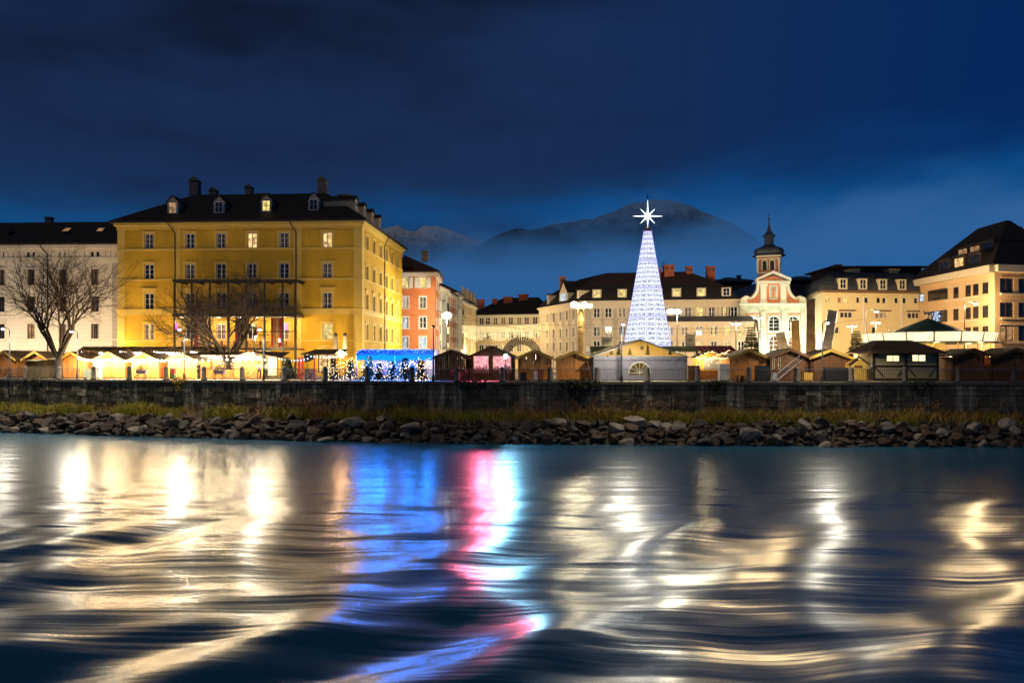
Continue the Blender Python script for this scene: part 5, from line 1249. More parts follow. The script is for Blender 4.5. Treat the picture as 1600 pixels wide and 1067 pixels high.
# ================================================================== MARKET STALLS
def shed(px0, px1, apex, eave, label, back=3.2, depth=3.0, wood=None, roofm=None, edge=None, group='wooden market sheds', lit=False, opening=None, name='market_shed', en=260):
    """gabled wooden hut seen from its closed back; pixel span of the roof edges, heights of ridge and eaves in the photograph"""
    pm = (px0 + px1) / 2; x, y = quay_px(pm); Y = y + back; x = X(pm, Y); wood = wood or m_wood; roofm = roofm or m_shingle; edge = edge or m_wood_yel
    rw = (px1 - px0) / F * Y; w = rw - .5; zA, zE = Z(apex, Y), Z(eave, Y); sl = (zA - zE) / (rw / 2); zW = zE + sl * .25 - .10; r = thing(name, label, 'market shed', (x, Y, 0), quay_dir(x) * .6, group)
    top = lambda u: zW + sl * (w / 2 - abs(u)) - .02
    rng = random.Random(int(px0)); n = max(6, int(w / .17)); cuts = [-w / 2 + w * i / n for i in range(n + 1)]
    halves = [MB(), MB()]
    for a, b in zip(cuts, cuts[1:]):
        c = (a + b) / 2; j = rng.uniform(-.008, .008); h = halves[0 if c < 0 else 1]
        segs = [(.12, None)]
        if opening and opening[0] < c < opening[1]: segs = [(.12, opening[2]), (opening[3], None)]
        if opening and len(opening) > 4 and opening[4] < c < opening[5]: segs = [(.12, opening[2]), (opening[3], None)]
        for z0, z1 in segs: h.ext([(a + .006, z0), (b - .006, z0), (b - .006, z1 if z1 else top(b - .006)), (a + .006, z1 if z1 else top(a + .006))], j, j + .035)
    for h in halves: h.build('board_panel', wood, r)
    for s in (-1, 1):
        t = MB(); m = max(5, int(depth / .25))
        for i in range(m): t.box(s * w / 2 - .02, s * w / 2 + .02, .04 + (depth - .04) * i / m, .04 + (depth - .04) * (i + 1) / m - .01, .12, zW - .02)
        t.build('side_panel', wood, r)
        for yy in (0, depth): MB().box(s * w / 2 - .055, s * w / 2 + .055, yy - .06, yy + .06, 0, zW - .01).build('corner_post', edge if lit else wood, r)
        t = MB(); t.ext([(0, zA), (s * rw / 2, zE), (s * rw / 2, zE + .05), (0, zA + .05)] if s > 0 else [(0, zA), (0, zA + .05), (s * rw / 2, zE + .05), (s * rw / 2, zE)], -.42, depth + .5); t.build('roof_slope', roofm, r)
        t = MB(); t.ext([(0, zA + .06), (0, zA - .20), (s * rw / 2, zE - .20), (s * rw / 2, zE + .06)][::-1 if s < 0 else 1], -.455, -.421); t.build('bargeboard', edge, r)
    MB().box(-.028, .028, -.02, .0, .12, top(0) - .05).build('centre_batten', wood, r); MB().box(-w / 2, w / 2, 0, depth, .03, .11).build('floor_boards', m_wood_dark, r)
    MB().ball((0, depth + .6, zE - .05), .09, 1).tube((0, depth + .6, zE + .0), (0, depth + .6, zA - .35), .01).build('hanging_bulb', bulb_warm, r); lamp('POINT', (x, Y + depth + .62, zE - .2), en, WARM, .25, r, 'shed_lamp')  # unseen bulb and lamp, added on the square side to light the house fronts
    MB().box(-w / 2, w / 2, depth - .1, depth, .12, 1.0).build('counter', wood, r)
    return r, Y, w
darkg = dict(wood=m_wood_dark, edge=m_wood_dark, roofm=m_felt_dark)
S = {}
S[0] = shed(-12, 33, 548, 562, 'brown shed with yellow gable edge at the left end of the quay', back=4.4, en=300)
S[1] = shed(34, 82, 549, 562, 'brown shed with yellow gable edge left of the large bare tree', back=4.2, en=300)
S[2] = shed(91, 139, 550, 562, 'bright orange shed first under the light strings, beside the white cabinet', back=4.0, lit=True)
S[3] = shed(145, 200, 550.5, 563, 'bright orange shed second under the light strings, behind the first flower cart', back=4.0, lit=True)
S[4] = shed(202, 252, 551.5, 563, 'bright orange shed third under the light strings, left of the red bin', back=4.0, lit=True)
S[5] = shed(258, 312, 552, 563.5, 'bright orange shed fourth under the light strings, behind the red bin', back=4.0, lit=True)
S[6] = shed(1137, 1202, 546, 559, 'shed with bright yellow gable edge right of the fairy light stall', back=3.6)
S[7] = shed(1200, 1266, 545, 558, 'dark shed with a ladder leaning on it', back=3.4, **darkg)
S[8] = shed(1262, 1330, 546, 559, 'dark shed with yellow gable edge below the tall metal pillars', back=3.5, wood=m_wood_dark)
S[9] = shed(806, 865, 547, 559, 'orange shed with brown roof right of the star light', back=3.6)
S[10] = shed(866, 929, 549, 561, 'orange shed with wide yellow gable edge left of the white marquee', back=3.6)
S[11] = shed(1485, 1552, 545, 557, 'dark red brown shed with a red lit window', back=3.6, opening=(1.05, 1.95, 1.35, 2.35), **darkg)
S[12] = shed(1548, 1622, 544, 557, 'dark shed cut by the right edge of the photo', back=3.6, **darkg)
S[13] = shed(676, 734, 547, 559, 'closed dark green brown shed right of the blue canopy', back=3.6, wood=mat('olive_boards', (.07, .052, .022), .8, .3, 1.5, .2, 8, stretch=(6, 6, .7)), edge=m_wood_dark, roofm=m_shingle)
S[14] = shed(732, 806, 541, 557, 'brown shed with two pink lit windows beside the star light', back=3.5, wood=m_wood_dark, edge=m_wood_dark, roofm=m_shingle, opening=(-1.75, -.32, 1.0, 2.25, .05, 1.7))
# goods seen through the pink windows and the red window
def shop_interior(key, rects, glow, label, prod):
    r, Y, w = S[key]; rng = random.Random(key)
    for x0, x1, z0, z1 in rects:
        MB().box(x0, x1, 1.0, 1.03, z0 - .3, z1 + .2).build('lit_back_wall', glow, r)
        t = MB().box(x0 - .05, x0, -.03, .05, z0, z1).box(x1, x1 + .05, -.03, .05, z0, z1).box(x0, x1, -.03, .05, z0 - .05, z0).box(x0, x1, -.03, .05, z1, z1 + .05); t.build('window_frame', m_wood_dark, r)
        for i in range(int((x1 - x0) / .16)):
            h = rng.uniform(.15, .55); cx = x0 + .1 + i * .16; MB().lathe([(.05, z0), (.07, z0 + h * .3), (.05, z0 + h * .7), (.02, z0 + h)], 6, (cx, .3 + rng.random() * .3)).build('goods', prod[i % len(prod)], r)
shop_interior(14, ((-1.75, -.32, 1.0, 2.25), (.05, 1.7, 1.0, 2.25)), emis('pink_lit_wall', (1, .40, .43), .9, True, .5, 3.0), '', [mat('goods_red', (.5, .04, .05), .5), mat('goods_white', (.6, .55, .5), .5), mat('goods_dark', (.06, .03, .03), .5)])
shop_interior(11, ((1.05, 1.95, 1.35, 2.35),), emis('orange_lit_wall', (1, .30, .08), 1.3, False, .6, 2.5), '', [mat('goods_red', (.5, .04, .05), .5), mat('goods_yellow', (.6, .4, .08), .5)])
xx, yy = S[14][0].location.x, S[14][1]
lamp('POINT', (xx - .9, yy + .5, 2.3), 90, (1, .30, .34), .25, S[14][0]); lamp('SPOT', (xx - .9, yy - .08, 1.7), 3400, (1, .10, .20), .35, S[14][0], spot_size=R(95), spot_blend=.5).rotation_euler = (R(80), 0, R(180))

def star_light():
    x, y = quay_px(790); Y = y + 2.4; r = thing('star_light', 'small blinding blue white lamp on a post beside the pink lit shed', 'lamp', (X(790, Y), Y, 0)); z = Z(556.5, Y)
    MB().tube((0, 0, 0), (0, 0, z), .03).build('post', m_iron, r); MB().box(-.16, .16, -.02, .16, z - .14, z + .14).build('lamp_housing', m_iron, r); MB().ball((0, -.08, z), .21, 2, (1, .5, 1)).build('lamp_glass', emis('led_blue_white', (.35, .85, 1), 16), r)
    o = lamp('SPOT', (X(790, Y), Y - .3, z), 3000, (.25, .70, 1), .15, r, spot_size=R(75), spot_blend=.5); o.rotation_euler = (R(78), 0, R(180))
star_light()

# roofs of the long stall rows behind the first sheds, with dark thatch, and their light strings
def stall_rows():
    thatch = mat('twig_thatch', (.16, .10, .045), .95, .5, 5, .9, 18, stretch=(2, 2, .5))
    for px0, px1, lab in ((120, 178, 'long twig roofed stall behind the first lit orange shed'), (176, 236, 'long twig roofed stall behind the second lit orange shed'), (234, 296, 'long twig roofed stall behind the third lit orange shed'), (294, 352, 'long twig roofed stall left of the bare terrace tree')):
        Y = quay_px((px0 + px1) / 2)[1] + 9.0; x0, x1 = X(px0, Y), X(px1, Y); zt, ze = Z(543, Y), Z(553, Y); r = thing('long_stall', lab, 'market stall', ((x0 + x1) / 2, Y, 0), 0, 'long twig roofed stalls'); h = (x1 - x0) / 2 - .06
        MB().frustum([(-h, -.4), (h, -.4), (h, 1.2), (-h, 1.2)], [ze, ze, zt, zt], [(-h, -.4), (h, -.4), (h, 1.2), (-h, 1.2)], [ze + .12, ze + .12, zt + .12, zt + .12]).build('roof', thatch, r)
        rng = random.Random(px0); t = MB()
        for _ in range(420):
            u, q = rng.uniform(-h, h), rng.random(); p = Vector((u, -.4 + q * 1.6, ze + .12 + (zt - ze) * q)); e = Vector((rng.gauss(0, .05), -.18, rng.uniform(.02, .20))); t.add([p - Vector((.02, 0, 0)), p + Vector((.02, 0, 0)), p + e], [(0, 1, 2)])
        t.build('thatch_twigs', thatch, r)['kind'] = 'stuff'
        MB().box(-h, h, .2, .26, .1, ze + .2).build('back_wall', m_wood, r)
        for u in (-h + .06, 0, h - .06): MB().box(u - .05, u + .05, -.35, -.25, 0, ze + .05).build('post', m_wood_yel, r)
stall_rows()
def string_lights(pts, label, n, bulb, sag=.25, size=.07, group='strings of light bulbs', lights=0, en=0, col=WARM):
    r = thing('string_lights', label, 'light string', pts[0], 0, group); o = Vector(pts[0]); c = []
    for a, b in zip(pts, pts[1:]):
        a, b = Vector(a) - o, Vector(b) - o; k = max(2, int(round(n * (b - a).length / sum((Vector(q) - Vector(p)).length for p, q in zip(pts, pts[1:])))))
        for i in range(k): s = i / k; p = a.lerp(b, s); p.z -= sag * 4 * s * (1 - s); c.append(p)
    c.append(Vector(pts[-1]) - o)
    MB().path(c, .012, 3).build('wire', m_iron, r); me = MB().ball((0, 0, -size * .9), size, 1, (1, 1, 1.15)).mesh('bulb', bulb, True)
    for p in c[:-1]: link('bulb', me, r, p)
    for i in range(lights): p = c[int((i + .5) / lights * len(c))] + o; lamp('POINT', (p.x, p.y - .40, p.z - .32), en, col, .2, r, 'string_lamp')
    return r
def market_strings():
    q = lambda px, py, back: (X(px, quay_px(px)[1] + back), quay_px(px)[1] + back, Z(py, quay_px(px)[1] + back))
    string_lights([q(122, 558.5, 3.4), q(170, 560, 3.4), q(235, 560, 3.4), q(288, 559, 3.4)], 'long low string of warm bulbs over the lit orange sheds', 30, bulb_hot, .18, .10, lights=12, en=400, col=(1, .70, .36))
    string_lights([q(288, 559, 3.4), q(345, 559, 3.6), q(404, 558.5, 3.9), q(438, 559.5, 3.9)], 'low string of warm bulbs running past the bare terrace tree', 16, bulb_hot, .18, .10, lights=9, en=360, col=(1, .70, .36))
    for a, b, lab in ((127, 162, 'short row of hot white bulbs under the first twig roof'), (188, 224, 'short row of hot white bulbs under the second twig roof'), (241, 290, 'row of hot white bulbs under the third twig roof'), (299, 350, 'row of hot white bulbs under the fourth twig roof')):
        string_lights([q(a, 549.5, 8.4), q(b, 551, 8.4)], lab, 11, bulb_hot, .05, .13, 'rows of bulbs under the twig roofs', lights=2, en=260, col=(1, .74, .40))
    string_lights([q(436, 560, 3.2), q(470, 562, 3.0), q(486, 556, 3.2), q(536, 556, 3.2)], 'coloured light string hung between the red stall and the small fir', 20, emis('bulb_blue_mixed', (.35, .75, 1), 7), .1, .05)
market_strings()

def street_lanterns():
    """low lanterns added behind the stalls and down the street to light the house fronts from below"""
    for px, Y, en, lab in ((-60, 99, 1050, 'added low lantern beyond the left edge before the pale stone house'), (-5, 98, 1050, 'added low lantern behind the leftmost brown shed'), (40, 97, 1050, 'added low lantern behind the second brown shed'), (85, 96.5, 1050, 'added low lantern behind the large bare tree'), (130, 96, 1050, 'added low lantern behind the first lit orange shed'), (172, 95, 700, 'added low lantern behind the second lit orange shed'), (205, 91.5, 470, 'added low lantern before the left end of the yellow house'), (245, 91.5, 470, 'added low lantern before the yellow house left of the glass terrace'), (330, 90.5, 450, 'added low lantern before the glass terrace'), (420, 90.5, 450, 'added low lantern before the right part of the glass terrace'), (480, 91.5, 470, 'added low lantern before the yellow house right of the glass terrace'), (530, 91.5, 470, 'added low lantern before the right end of the yellow house'), (615, 95, 450, 'added low lantern beside the right flank of the yellow house'), (738, 165, 2600, 'added low lantern before the last houses of the street row'), (775, 180, 3000, 'added low lantern before the left half of the cream house'), (822, 180, 3000, 'added low lantern before the right half of the cream house')):
        x = X(px, Y); r = thing('lantern', lab, 'lantern', (x, Y, 0), 0, 'added low lanterns on the street side of the stalls'); MB().tube((0, 0, 0), (0, 0, 2.35), .03).build('post', m_iron, r); MB().lathe([(.10, 2.36), (.14, 2.6), (.03, 2.72)], 6).build('lamp_glass', bulb_warm, r); lamp('POINT', (x, Y, 2.9), en, (1, .80, .52) if px < 150 else (1, .74, .36), .2, r)  # post and glass made up to carry an added facade light
street_lanterns()
def long_shed():
    x0, y0 = quay_px(82); Y = y0 + 4.0; r = thing('long_shed', 'low dark board wall with a pale tarpaulin roof left of the light strings', 'market stall', (X(40, Y), Y, 0), 0); a, b = 0, X(117, Y) - X(40, Y)
    n = 18
    for i in range(n): MB().box(a + (b - a) * i / n, a + (b - a) * (i + 1) / n - .02, 0, .05, .1, Z(563, Y) + (.02 if i % 2 else 0)).build('wall_board', mat('olive_boards', (.07, .052, .022), .8), r)
    cl = cloth('pale_tarpaulin', (.60, .56, .36), .3); z = Z(561, Y); t = MB(); k = 16
    for i in range(k):
        u0, u1 = b * i / k, b * (i + 1) / k; w = lambda u: .16 * (u / b) * 4 * 0 + .35 * (u / b) + .05 * math.sin(u * 3)
        t.quad((u0, -.5, z + w(u0) - .25), (u1, -.5, z + w(u1) - .25), (u1, 2.4, z + w(u1) + .15), (u0, 2.4, z + w(u0) + .15))
    t.build('tarpaulin', cl, r)
long_shed()

def open_stall():
    x, y = quay_px(338); Y = y + 6.0; r = thing('open_stall', 'open stall with glowing white shelves right of the lit sheds', 'market stall', (X(338, Y), Y, 0)); w = 2.2
    MB().box(-w, w, 1.5, 1.6, 0, 2.6).build('back_wall', mat('cream_boards', (.55, .48, .36), .7), r)
    for z in (.9, 1.35, 1.8): MB().box(-w, w, 1.1, 1.5, z, z + .04).build('shelf', m_wood_yel, r)
    MB().box(-w, w, -.3, .3, .1, .95).build('counter', m_wood, r); rng = random.Random(2); me = [MB().lathe([(.08, 0), (.1, .12), (.05, .22)], 7).mesh('jar', m) for m in (mat('jar_white', (.7, .66, .55), .4), mat('jar_brown', (.2, .1, .04), .4))]
    for z in (.945, 1.395, 1.845):
        for i in range(14): link('jar', me[rng.randrange(2)], r, (-w + .2 + i * .3, 1.3, z))
    MB().frustum([(-w - .2, -.6), (w + .2, -.6), (w + .2, 1.8), (-w - .2, 1.8)], [2.35, 2.35, 2.75, 2.75], [(-w - .2, -.6), (w + .2, -.6), (w + .2, 1.8), (-w - .2, 1.8)], [2.42, 2.42, 2.82, 2.82]).build('roof', m_shingle, r)
    MB().box(-w + .2, w - .2, .9, 1.0, 2.3, 2.36).build('light_tube', emis('tube_warm', (1, .86, .6), 9), r); lamp('POINT', (X(338, Y), Y + .6, 2.2), 500, (1, .80, .5), .3, r)
open_stall()

def canvas_stall():
    x, y = quay_px(405); Y = y + 5.0; r = thing('canvas_stall', 'stall with white lit gable and long brown roof right of the terrace tree', 'market stall', (X(405, Y), Y, 0)); x0, xa, x1 = X(367, Y) - X(405, Y), X(388, Y) - X(405, Y), X(440, Y) - X(405, Y); zt, ze = Z(549, Y), Z(560, Y); xr = X(412, Y) - X(405, Y)
    MB().ext([(x0, 1.9), (xr, 1.9), (xr, ze), (xa, zt), (x0, ze)], 0, .05).build('gable', cloth('white_canvas', (.62, .58, .52), .45), r); MB().box(x0, xr, .0, .05, .1, 1.89).build('wall', m_wood, r)
    for i in range(3): MB().box(x0 + (xr - x0) * i / 3, x0 + (xr - x0) * (i + 1) / 3 - .03, -.04, -.005, .15, 1.85).build('wall_panel', m_wood, r)
    MB().frustum([(xa, -.3), (xr + .1, -.3), (x1, -.3), (x1, 3)], [zt, ze + .3, ze, ze + .6], [(xa, -.3), (xr + .1, -.3), (x1, -.3), (x1, 3)], [zt + .06, ze + .36, ze + .06, ze + .66]).build('roof', m_roof_red, r)
    MB().frustum([(xa, -.35), (x1 + .2, -.35), (x1 + .2, 2.6), (xa, 2.6)], [zt, ze - .05, ze - .05, zt], [(xa, -.35), (x1 + .2, -.35), (x1 + .2, 2.6), (xa, 2.6)], [zt + .06, ze + .01, ze + .01, zt + .06]).build('roof_slope', m_shingle, r)
    MB().ext([(xr + .5, .4), (X(433, Y) - X(405, Y), .4), (X(433, Y) - X(405, Y), 2.3), (xr + .5, 2.3)], -.2, -.17).build('white_tarpaulin', cloth('white_canvas', (.62, .58, .52), .45), r)
    for u in (xr, x1 - .1): MB().tube((u, -.3, 0), (u, -.3, ze), .04).build('post', m_wood, r)
    lamp('POINT', (X(425, Y), Y + 1.0, 2.3), 260, (1, .80, .52), .25, r); lamp('POINT', (X(390, Y), Y + 1.2, 2.6), 420, (1, .80, .52), .25, r)
    MB().ball((X(425, Y) - X(405, Y), .9, 2.35), .12, 1).ball((X(390, Y) - X(405, Y), 1.2, 2.65), .12, 1).build('bulb', bulb_hot, r)
canvas_stall()

def red_stall():
    x, y = quay_px(508); Y = y + 4.2; r = thing('red_stall', 'stall with brown pitched roof and bright red side panels right of the small fir', 'market stall', (X(508, Y), Y, 0)); q = lambda px: X(px, Y) - X(508, Y); zt, ze = Z(546, Y), Z(554.5, Y); red = mat('red_panel', (.50, .035, .02), .5, .1)
    MB().frustum([(q(471), -.5), (q(531), -.5), (q(535), 3), (q(481), 3)], [ze, ze, zt, zt], [(q(471), -.5), (q(531), -.5), (q(535), 3), (q(481), 3)], [ze + .07, ze + .07, zt + .07, zt + .07]).build('roof', m_shingle, r)
    MB().ext([(q(522), ze), (q(546), ze), (q(534), zt + .05)], -.5, -.45).build('gable', cloth('white_canvas', (.62, .58, .52), .45), r)
    MB().box(q(465), q(474), .0, .06, .1, Z(558, Y)).build('red_panel', red, r); MB().box(q(492), q(494), -.4, -.3, 0, ze).build('red_post', red, r); MB().box(q(475), q(491), .1, .15, .1, 1.0).build('counter', m_wood_dark, r)
    t = MB()
    for i in range(10): a, b = q(475) + (q(491) - q(475)) * i / 10, q(475) + (q(491) - q(475)) * (i + 1) / 10; h = lambda u: 1.9 - .35 * math.sin(u * 2.5) * .6; t.quad((a, .0, h(a)), (b, .0, h(b)), (b, .02, ze), (a, .02, ze))
    t.build('dark_curtain', mat('dark_cloth', (.05, .035, .025), .9), r)
    for u in (472, 533): MB().tube((q(u), -.4, 0), (q(u), -.4, ze), .04).build('post', m_wood, r)
    MB().ball((q(536), -.2, Z(557, Y)), .12, 1).ball((q(512), .6, 2.2), .10, 1).build('bulb', bulb_hot, r); lamp('POINT', (X(520, Y), Y + .6, 2.2), 420, (1, .82, .55), .25, r); lamp('POINT', (X(536, Y), Y - .75, Z(557, Y)), 420, (1, .50, .18), .2, r)
red_stall()

def blue_canopy():
    x, y = quay_px(616); Y = y + 4.0; r = thing('blue_canopy', 'long round topped tent glowing deep blue with tiny lights on its roof', 'tent', (X(616, Y), Y, 0)); q = lambda px: X(px, Y) - X(616, Y); x0, x1 = q(557), q(677); dp = 5.5; zE, zT = Z(555.5, Y), Z(545.5, Y)
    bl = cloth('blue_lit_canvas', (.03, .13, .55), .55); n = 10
    prof = [(0, zE)] + [(dp * (.5 - .5 * math.cos(math.pi * i / n)), zE + (zT - zE) * math.sin(math.pi * i / n) ** .8) for i in range(1, n)] + [(dp, zE)]
    for k in range(4):                                    # four canvas bays
        a, b = x0 + (x1 - x0) * k / 4, x0 + (x1 - x0) * (k + 1) / 4; t = MB()
        for (ya, za), (yb, zb) in zip(prof, prof[1:]): t.quad((a + .01, ya, za), (b - .01, ya, za), (b - .01, yb, zb), (a + .01, yb, zb))
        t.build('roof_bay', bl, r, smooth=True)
        t = MB()
        for i in range(6): u0, u1 = a + (b - a) * i / 6, a + (b - a) * (i + 1) / 6; t.quad((u0, -.03, zE - .42 - .03 * (i % 2)), (u1, -.03, zE - .42 - .03 * ((i + 1) % 2)), (u1, -.01, zE + .02), (u0, -.01, zE + .02))
        t.build('valance', emis('blue_neon_valance', (.005, .20, 1), 1.6, True), r)
    for s, xx_ in ((0, x0), (1, x1)): t = MB(); t.add([(xx_, a, b) for a, b in prof], [tuple(range(len(prof)))]); t.build('end_gable', cloth('blue_white_canvas', (.40, .48, .75), .6), r)
    rng = random.Random(1); t = MB()
    for _ in range(260): i = rng.randrange(1, 7); (ya, za), (yb, zb) = prof[i], prof[i + 1]; f = rng.random(); t.ball((rng.uniform(x0, x1), ya + (yb - ya) * f - .02, za + (zb - za) * f + .02), .022, 0 + 1)
    t.build('roof_lights', emis('led_blue', (.10, .35, 1), 5), r)['kind'] = 'stuff'
    for xx_ in (x0, (x0 + x1) / 2, x1):
        for yy_ in (0, dp): MB().tube((xx_, yy_, 0), (xx_, yy_, zE), .035).build('pole', m_steel, r)
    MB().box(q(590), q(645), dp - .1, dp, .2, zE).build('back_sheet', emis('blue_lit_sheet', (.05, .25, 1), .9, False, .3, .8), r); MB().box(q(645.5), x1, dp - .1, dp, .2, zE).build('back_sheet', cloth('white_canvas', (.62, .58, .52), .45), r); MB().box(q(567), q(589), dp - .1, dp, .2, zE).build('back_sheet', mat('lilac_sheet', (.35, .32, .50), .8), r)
    for px_, en, c, dz in ((585, 420, (.06, .20, 1), 0), (622, 420, (.06, .20, 1), 0), (655, 260, (1, .72, .35), -.2)): lamp('POINT', (X(px_, Y), Y + 2.2, zE - .3 + dz), en, c, .3, r)
    lamp('POINT', (X(595, Y), Y - .6, zE - .35), 1050, (.005, .22, 1), .4, r); lamp('POINT', (X(640, Y), Y - .6, zE - .35), 1050, (.005, .22, 1), .4, r); lamp('POINT', (X(668, Y), Y - .6, zE - .35), 800, (.005, .22, 1), .4, r); lamp('POINT', (X(570, Y), Y - .6, zE - .35), 800, (.005, .22, 1), .4, r)
blue_canopy()
def sale_trees():
    rng = random.Random(33); cols = [emis('bulb_warm_small', (1, .62, .25), 6), emis('bulb_blue_small', (.15, .30, 1), 5), emis('bulb_pale_small', (.85, .9, 1), 5)]
    labs = ['small fir decked with warm lights at the right end of the red stall', 'small fir with warm lights before the left pole of the blue canopy', 'dark fir with blue and white lights, leftmost inside the blue canopy', 'low fir with blue lights before the middle of the blue canopy', 'bushy fir with lights right of the middle pole of the blue canopy', 'dark tall fir with lights in the right half of the blue canopy', 'small fir with warm lights at the right end of the blue canopy']
    for i, (px, top, mix) in enumerate(((521, 560, 0), (548, 563, 0), (576, 556, 1), (592, 566, 1), (612, 564, 1), (633, 560, 1), (658, 562, 0))):
        Y = quay_px(px)[1] + 2.6 + (i % 3) * .35; H = Z(top, Y); r = fir(px, Y, H, .75, labs[i], 50 + i, 0, 'decked_fir', m_needle, 'Christmas tree', 'decked firs for sale', .8)
        me = {}
        for k in range(3): me[k] = MB().ball((0, 0, 0), .03, 1).mesh('bulb', cols[k])
        for _ in range(60):
            z = H * rng.random() ** 1.3; a = rng.uniform(3.3, 6.1); rr = .78 * (1 - z / H) ** .85 * rng.uniform(.7, 1.1); k = (0 if rng.random() < .8 else 2) if mix == 0 else rng.choice((0, 1, 1, 2)); link('bulb', me[k], r, (rr * math.cos(a), rr * math.sin(a), z))
    fir(450, quay_px(450)[1] + 1.6, Z(561, 74), 1.0, 'plain dark green fir standing at the railing left of the red stall', 71, 0, 'small_fir', m_needle2)
    # tangle of glowing decorations piled on the tables between the firs
    t = {k: MB() for k in range(3)}
    for _ in range(520):
        px = rng.uniform(512, 674); Y = quay_px(px)[1] + rng.uniform(2.0, 6.5); z = rng.uniform(.9, 1.75) + (.5 * rng.random() if 540 < px < 560 or px > 640 else 0); k = 0 if px < 566 or px > 640 else rng.choice((0, 1, 1, 2)); t[k].ball((X(px, Y), Y, z), rng.uniform(.015, .04), 1)
    for k, n in enumerate(('warm', 'blue', 'white')):
        o = t[k].build('fairy_lights', cols[k]); structure(o, 'stuff'); o['label'] = n + ' fairy lights heaped between the firs under the canopy'
sale_trees()

# ================================================================== WHITE MARQUEE
def marquee():
    x, y = quay_px(1000); Y = y + 2.6; r = thing('white_marquee', 'white marquee with warm glowing clear gable and arched window', 'tent', (X(1000, Y), Y, 0)); q = lambda px: X(px, Y) - X(1000, Y); zz = lambda py: Z(py, Y); x0, x1, zE, zA = q(928), q(1073), zz(557), zz(531); dp = 9.0
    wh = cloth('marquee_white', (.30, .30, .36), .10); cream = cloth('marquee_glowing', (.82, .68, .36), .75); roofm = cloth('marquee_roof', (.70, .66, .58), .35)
    ax = q(999.5); aw, ah0, ah1 = .95, .55, zz(566); rad = aw; zs = ah1 - rad
    t = MB(); us = [x0, ax - aw, ax + aw, x1]                         # lower wall with the arched window cut out
    t.box(x0, ax - aw, 0, .03, .02, zE); t.box(ax + aw, x1, 0, .03, .02, zE); t.box(ax - aw, ax + aw, 0, .03, .02, ah0); n = 12
    for i in range(n):
        a, b = math.pi * i / n, math.pi * (i + 1) / n; A, B = (ax + rad * math.cos(a), zs + rad * math.sin(a)), (ax + rad * math.cos(b), zs + rad * math.sin(b)); t.ext([A, (A[0], zE), (B[0], zE), B], 0, .03)
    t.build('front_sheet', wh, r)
    t = MB(); t.box(ax - aw - .05, ax + aw + .05, .04, .05, ah0 - .05, ah1 + .05); p = t.build('window_pane', emis('marquee_window', (.55, .36, .08), .22, False, .5, 1.2), r)
    t = MB()
    for i in range(n): a, b = math.pi * i / n, math.pi * (i + 1) / n; g = lambda c, s: (ax + s * math.cos(c), zs + s * math.sin(c)); t.ext([g(a, rad - .03), g(a, rad + .07), g(b, rad + .07), g(b, rad - .03)], -.03, .0)
    for k in (30, 60, 90, 120, 150): t.tube((ax, -.01, zs), (ax + rad * math.cos(R(k)), -.01, zs + rad * math.sin(R(k))), .022, n=4)
    t.box(ax - aw, ax + aw, -.02, .0, zs - .025, zs + .025); t.box(ax - .02, ax + .02, -.02, .0, ah0, zs); t.build('window_bars', m_white, r)
    t = MB(); k = 24
    for i in range(k): u0, u1 = x0 + (x1 - x0) * i / k, x0 + (x1 - x0) * (i + 1) / k; t.quad((u0, -.05 - .02 * (i % 2), zE - .28 - .06 * (i % 2)), (u1, -.05 - .02 * ((i + 1) % 2), zE - .28 - .06 * ((i + 1) % 2)), (u1, -.02, zE + .03), (u0, -.02, zE + .03))
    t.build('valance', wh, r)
    for i in range(4):                                               # four clear bays of the gable
        a, b = x0 + (x1 - x0) * i / 4, x0 + (x1 - x0) * (i + 1) / 4; h = lambda u: zE + (zA - zE) * (1 - abs(u) / ((x1 - x0) / 2) if True else 0); c = (x0 + x1) / 2; h = lambda u: zE + (zA - zE) * (1 - abs(u - c) / ((x1 - x0) / 2))
        t = MB(); t.ext([(a + .02, zE + .035), (b - .02, zE + .035), (b - .02, max(zE + .04, h(b - .02))), (a + .02, max(zE + .04, h(a + .02)))], .0, .02); t.build('gable_sheet', cream, r)
    c = (x0 + x1) / 2
    for s, e in ((-1, x0), (1, x1)):
        MB().tube((e, -.02, zE), (c, -.02, zA), .06, n=6).build('gable_tube', m_white, r)
        o = .25; MB().frustum([(e + s * o, -.1), (c, -.1), (c, dp), (e + s * o, dp)], [zE - .08, zA + .03, zA + .03, zE - .08], [(e + s * o, -.1), (c, -.1), (c, dp), (e + s * o, dp)], [zE - .05, zA + .06, zA + .06, zE - .05]).build('roof_sheet', roofm, r)
        MB().box(e - .015, e + .015, .03, dp, .02, zE).build('side_sheet', wh, r); MB().box(e - .05, e + .05, -.03, .05, 0, zE).build('corner_post', m_steel, r)
    for f in (.25, .5, .75): u = x0 + (x1 - x0) * f; MB().tube((u, .035, zE), (u, .035, zE + (zA - zE) * (1 - abs(u - c) / ((x1 - x0) / 2))), .025).build('gable_post', m_white, r)
    MB().box(x0, x1, dp, dp + .03, .02, zE).build('back_sheet', wh, r)
    dk = mat('felt_cutout', (.10, .075, .03), .9)                    # star, firs and stars cut from felt behind the clear gable
    def star(cx, cz, s): pts = [(cx + s * (1 if i % 2 == 0 else .42) * math.sin(math.pi * i / 5), cz + s * (1 if i % 2 == 0 else .42) * math.cos(math.pi * i / 5)) for i in range(10)]; MB().ext(pts, -.035, -.01).build('star_cutout', dk, r)
    star(q(1003), zz(543.5), .24); star(q(949), zz(556), .14); star(q(965), zz(551), .17)
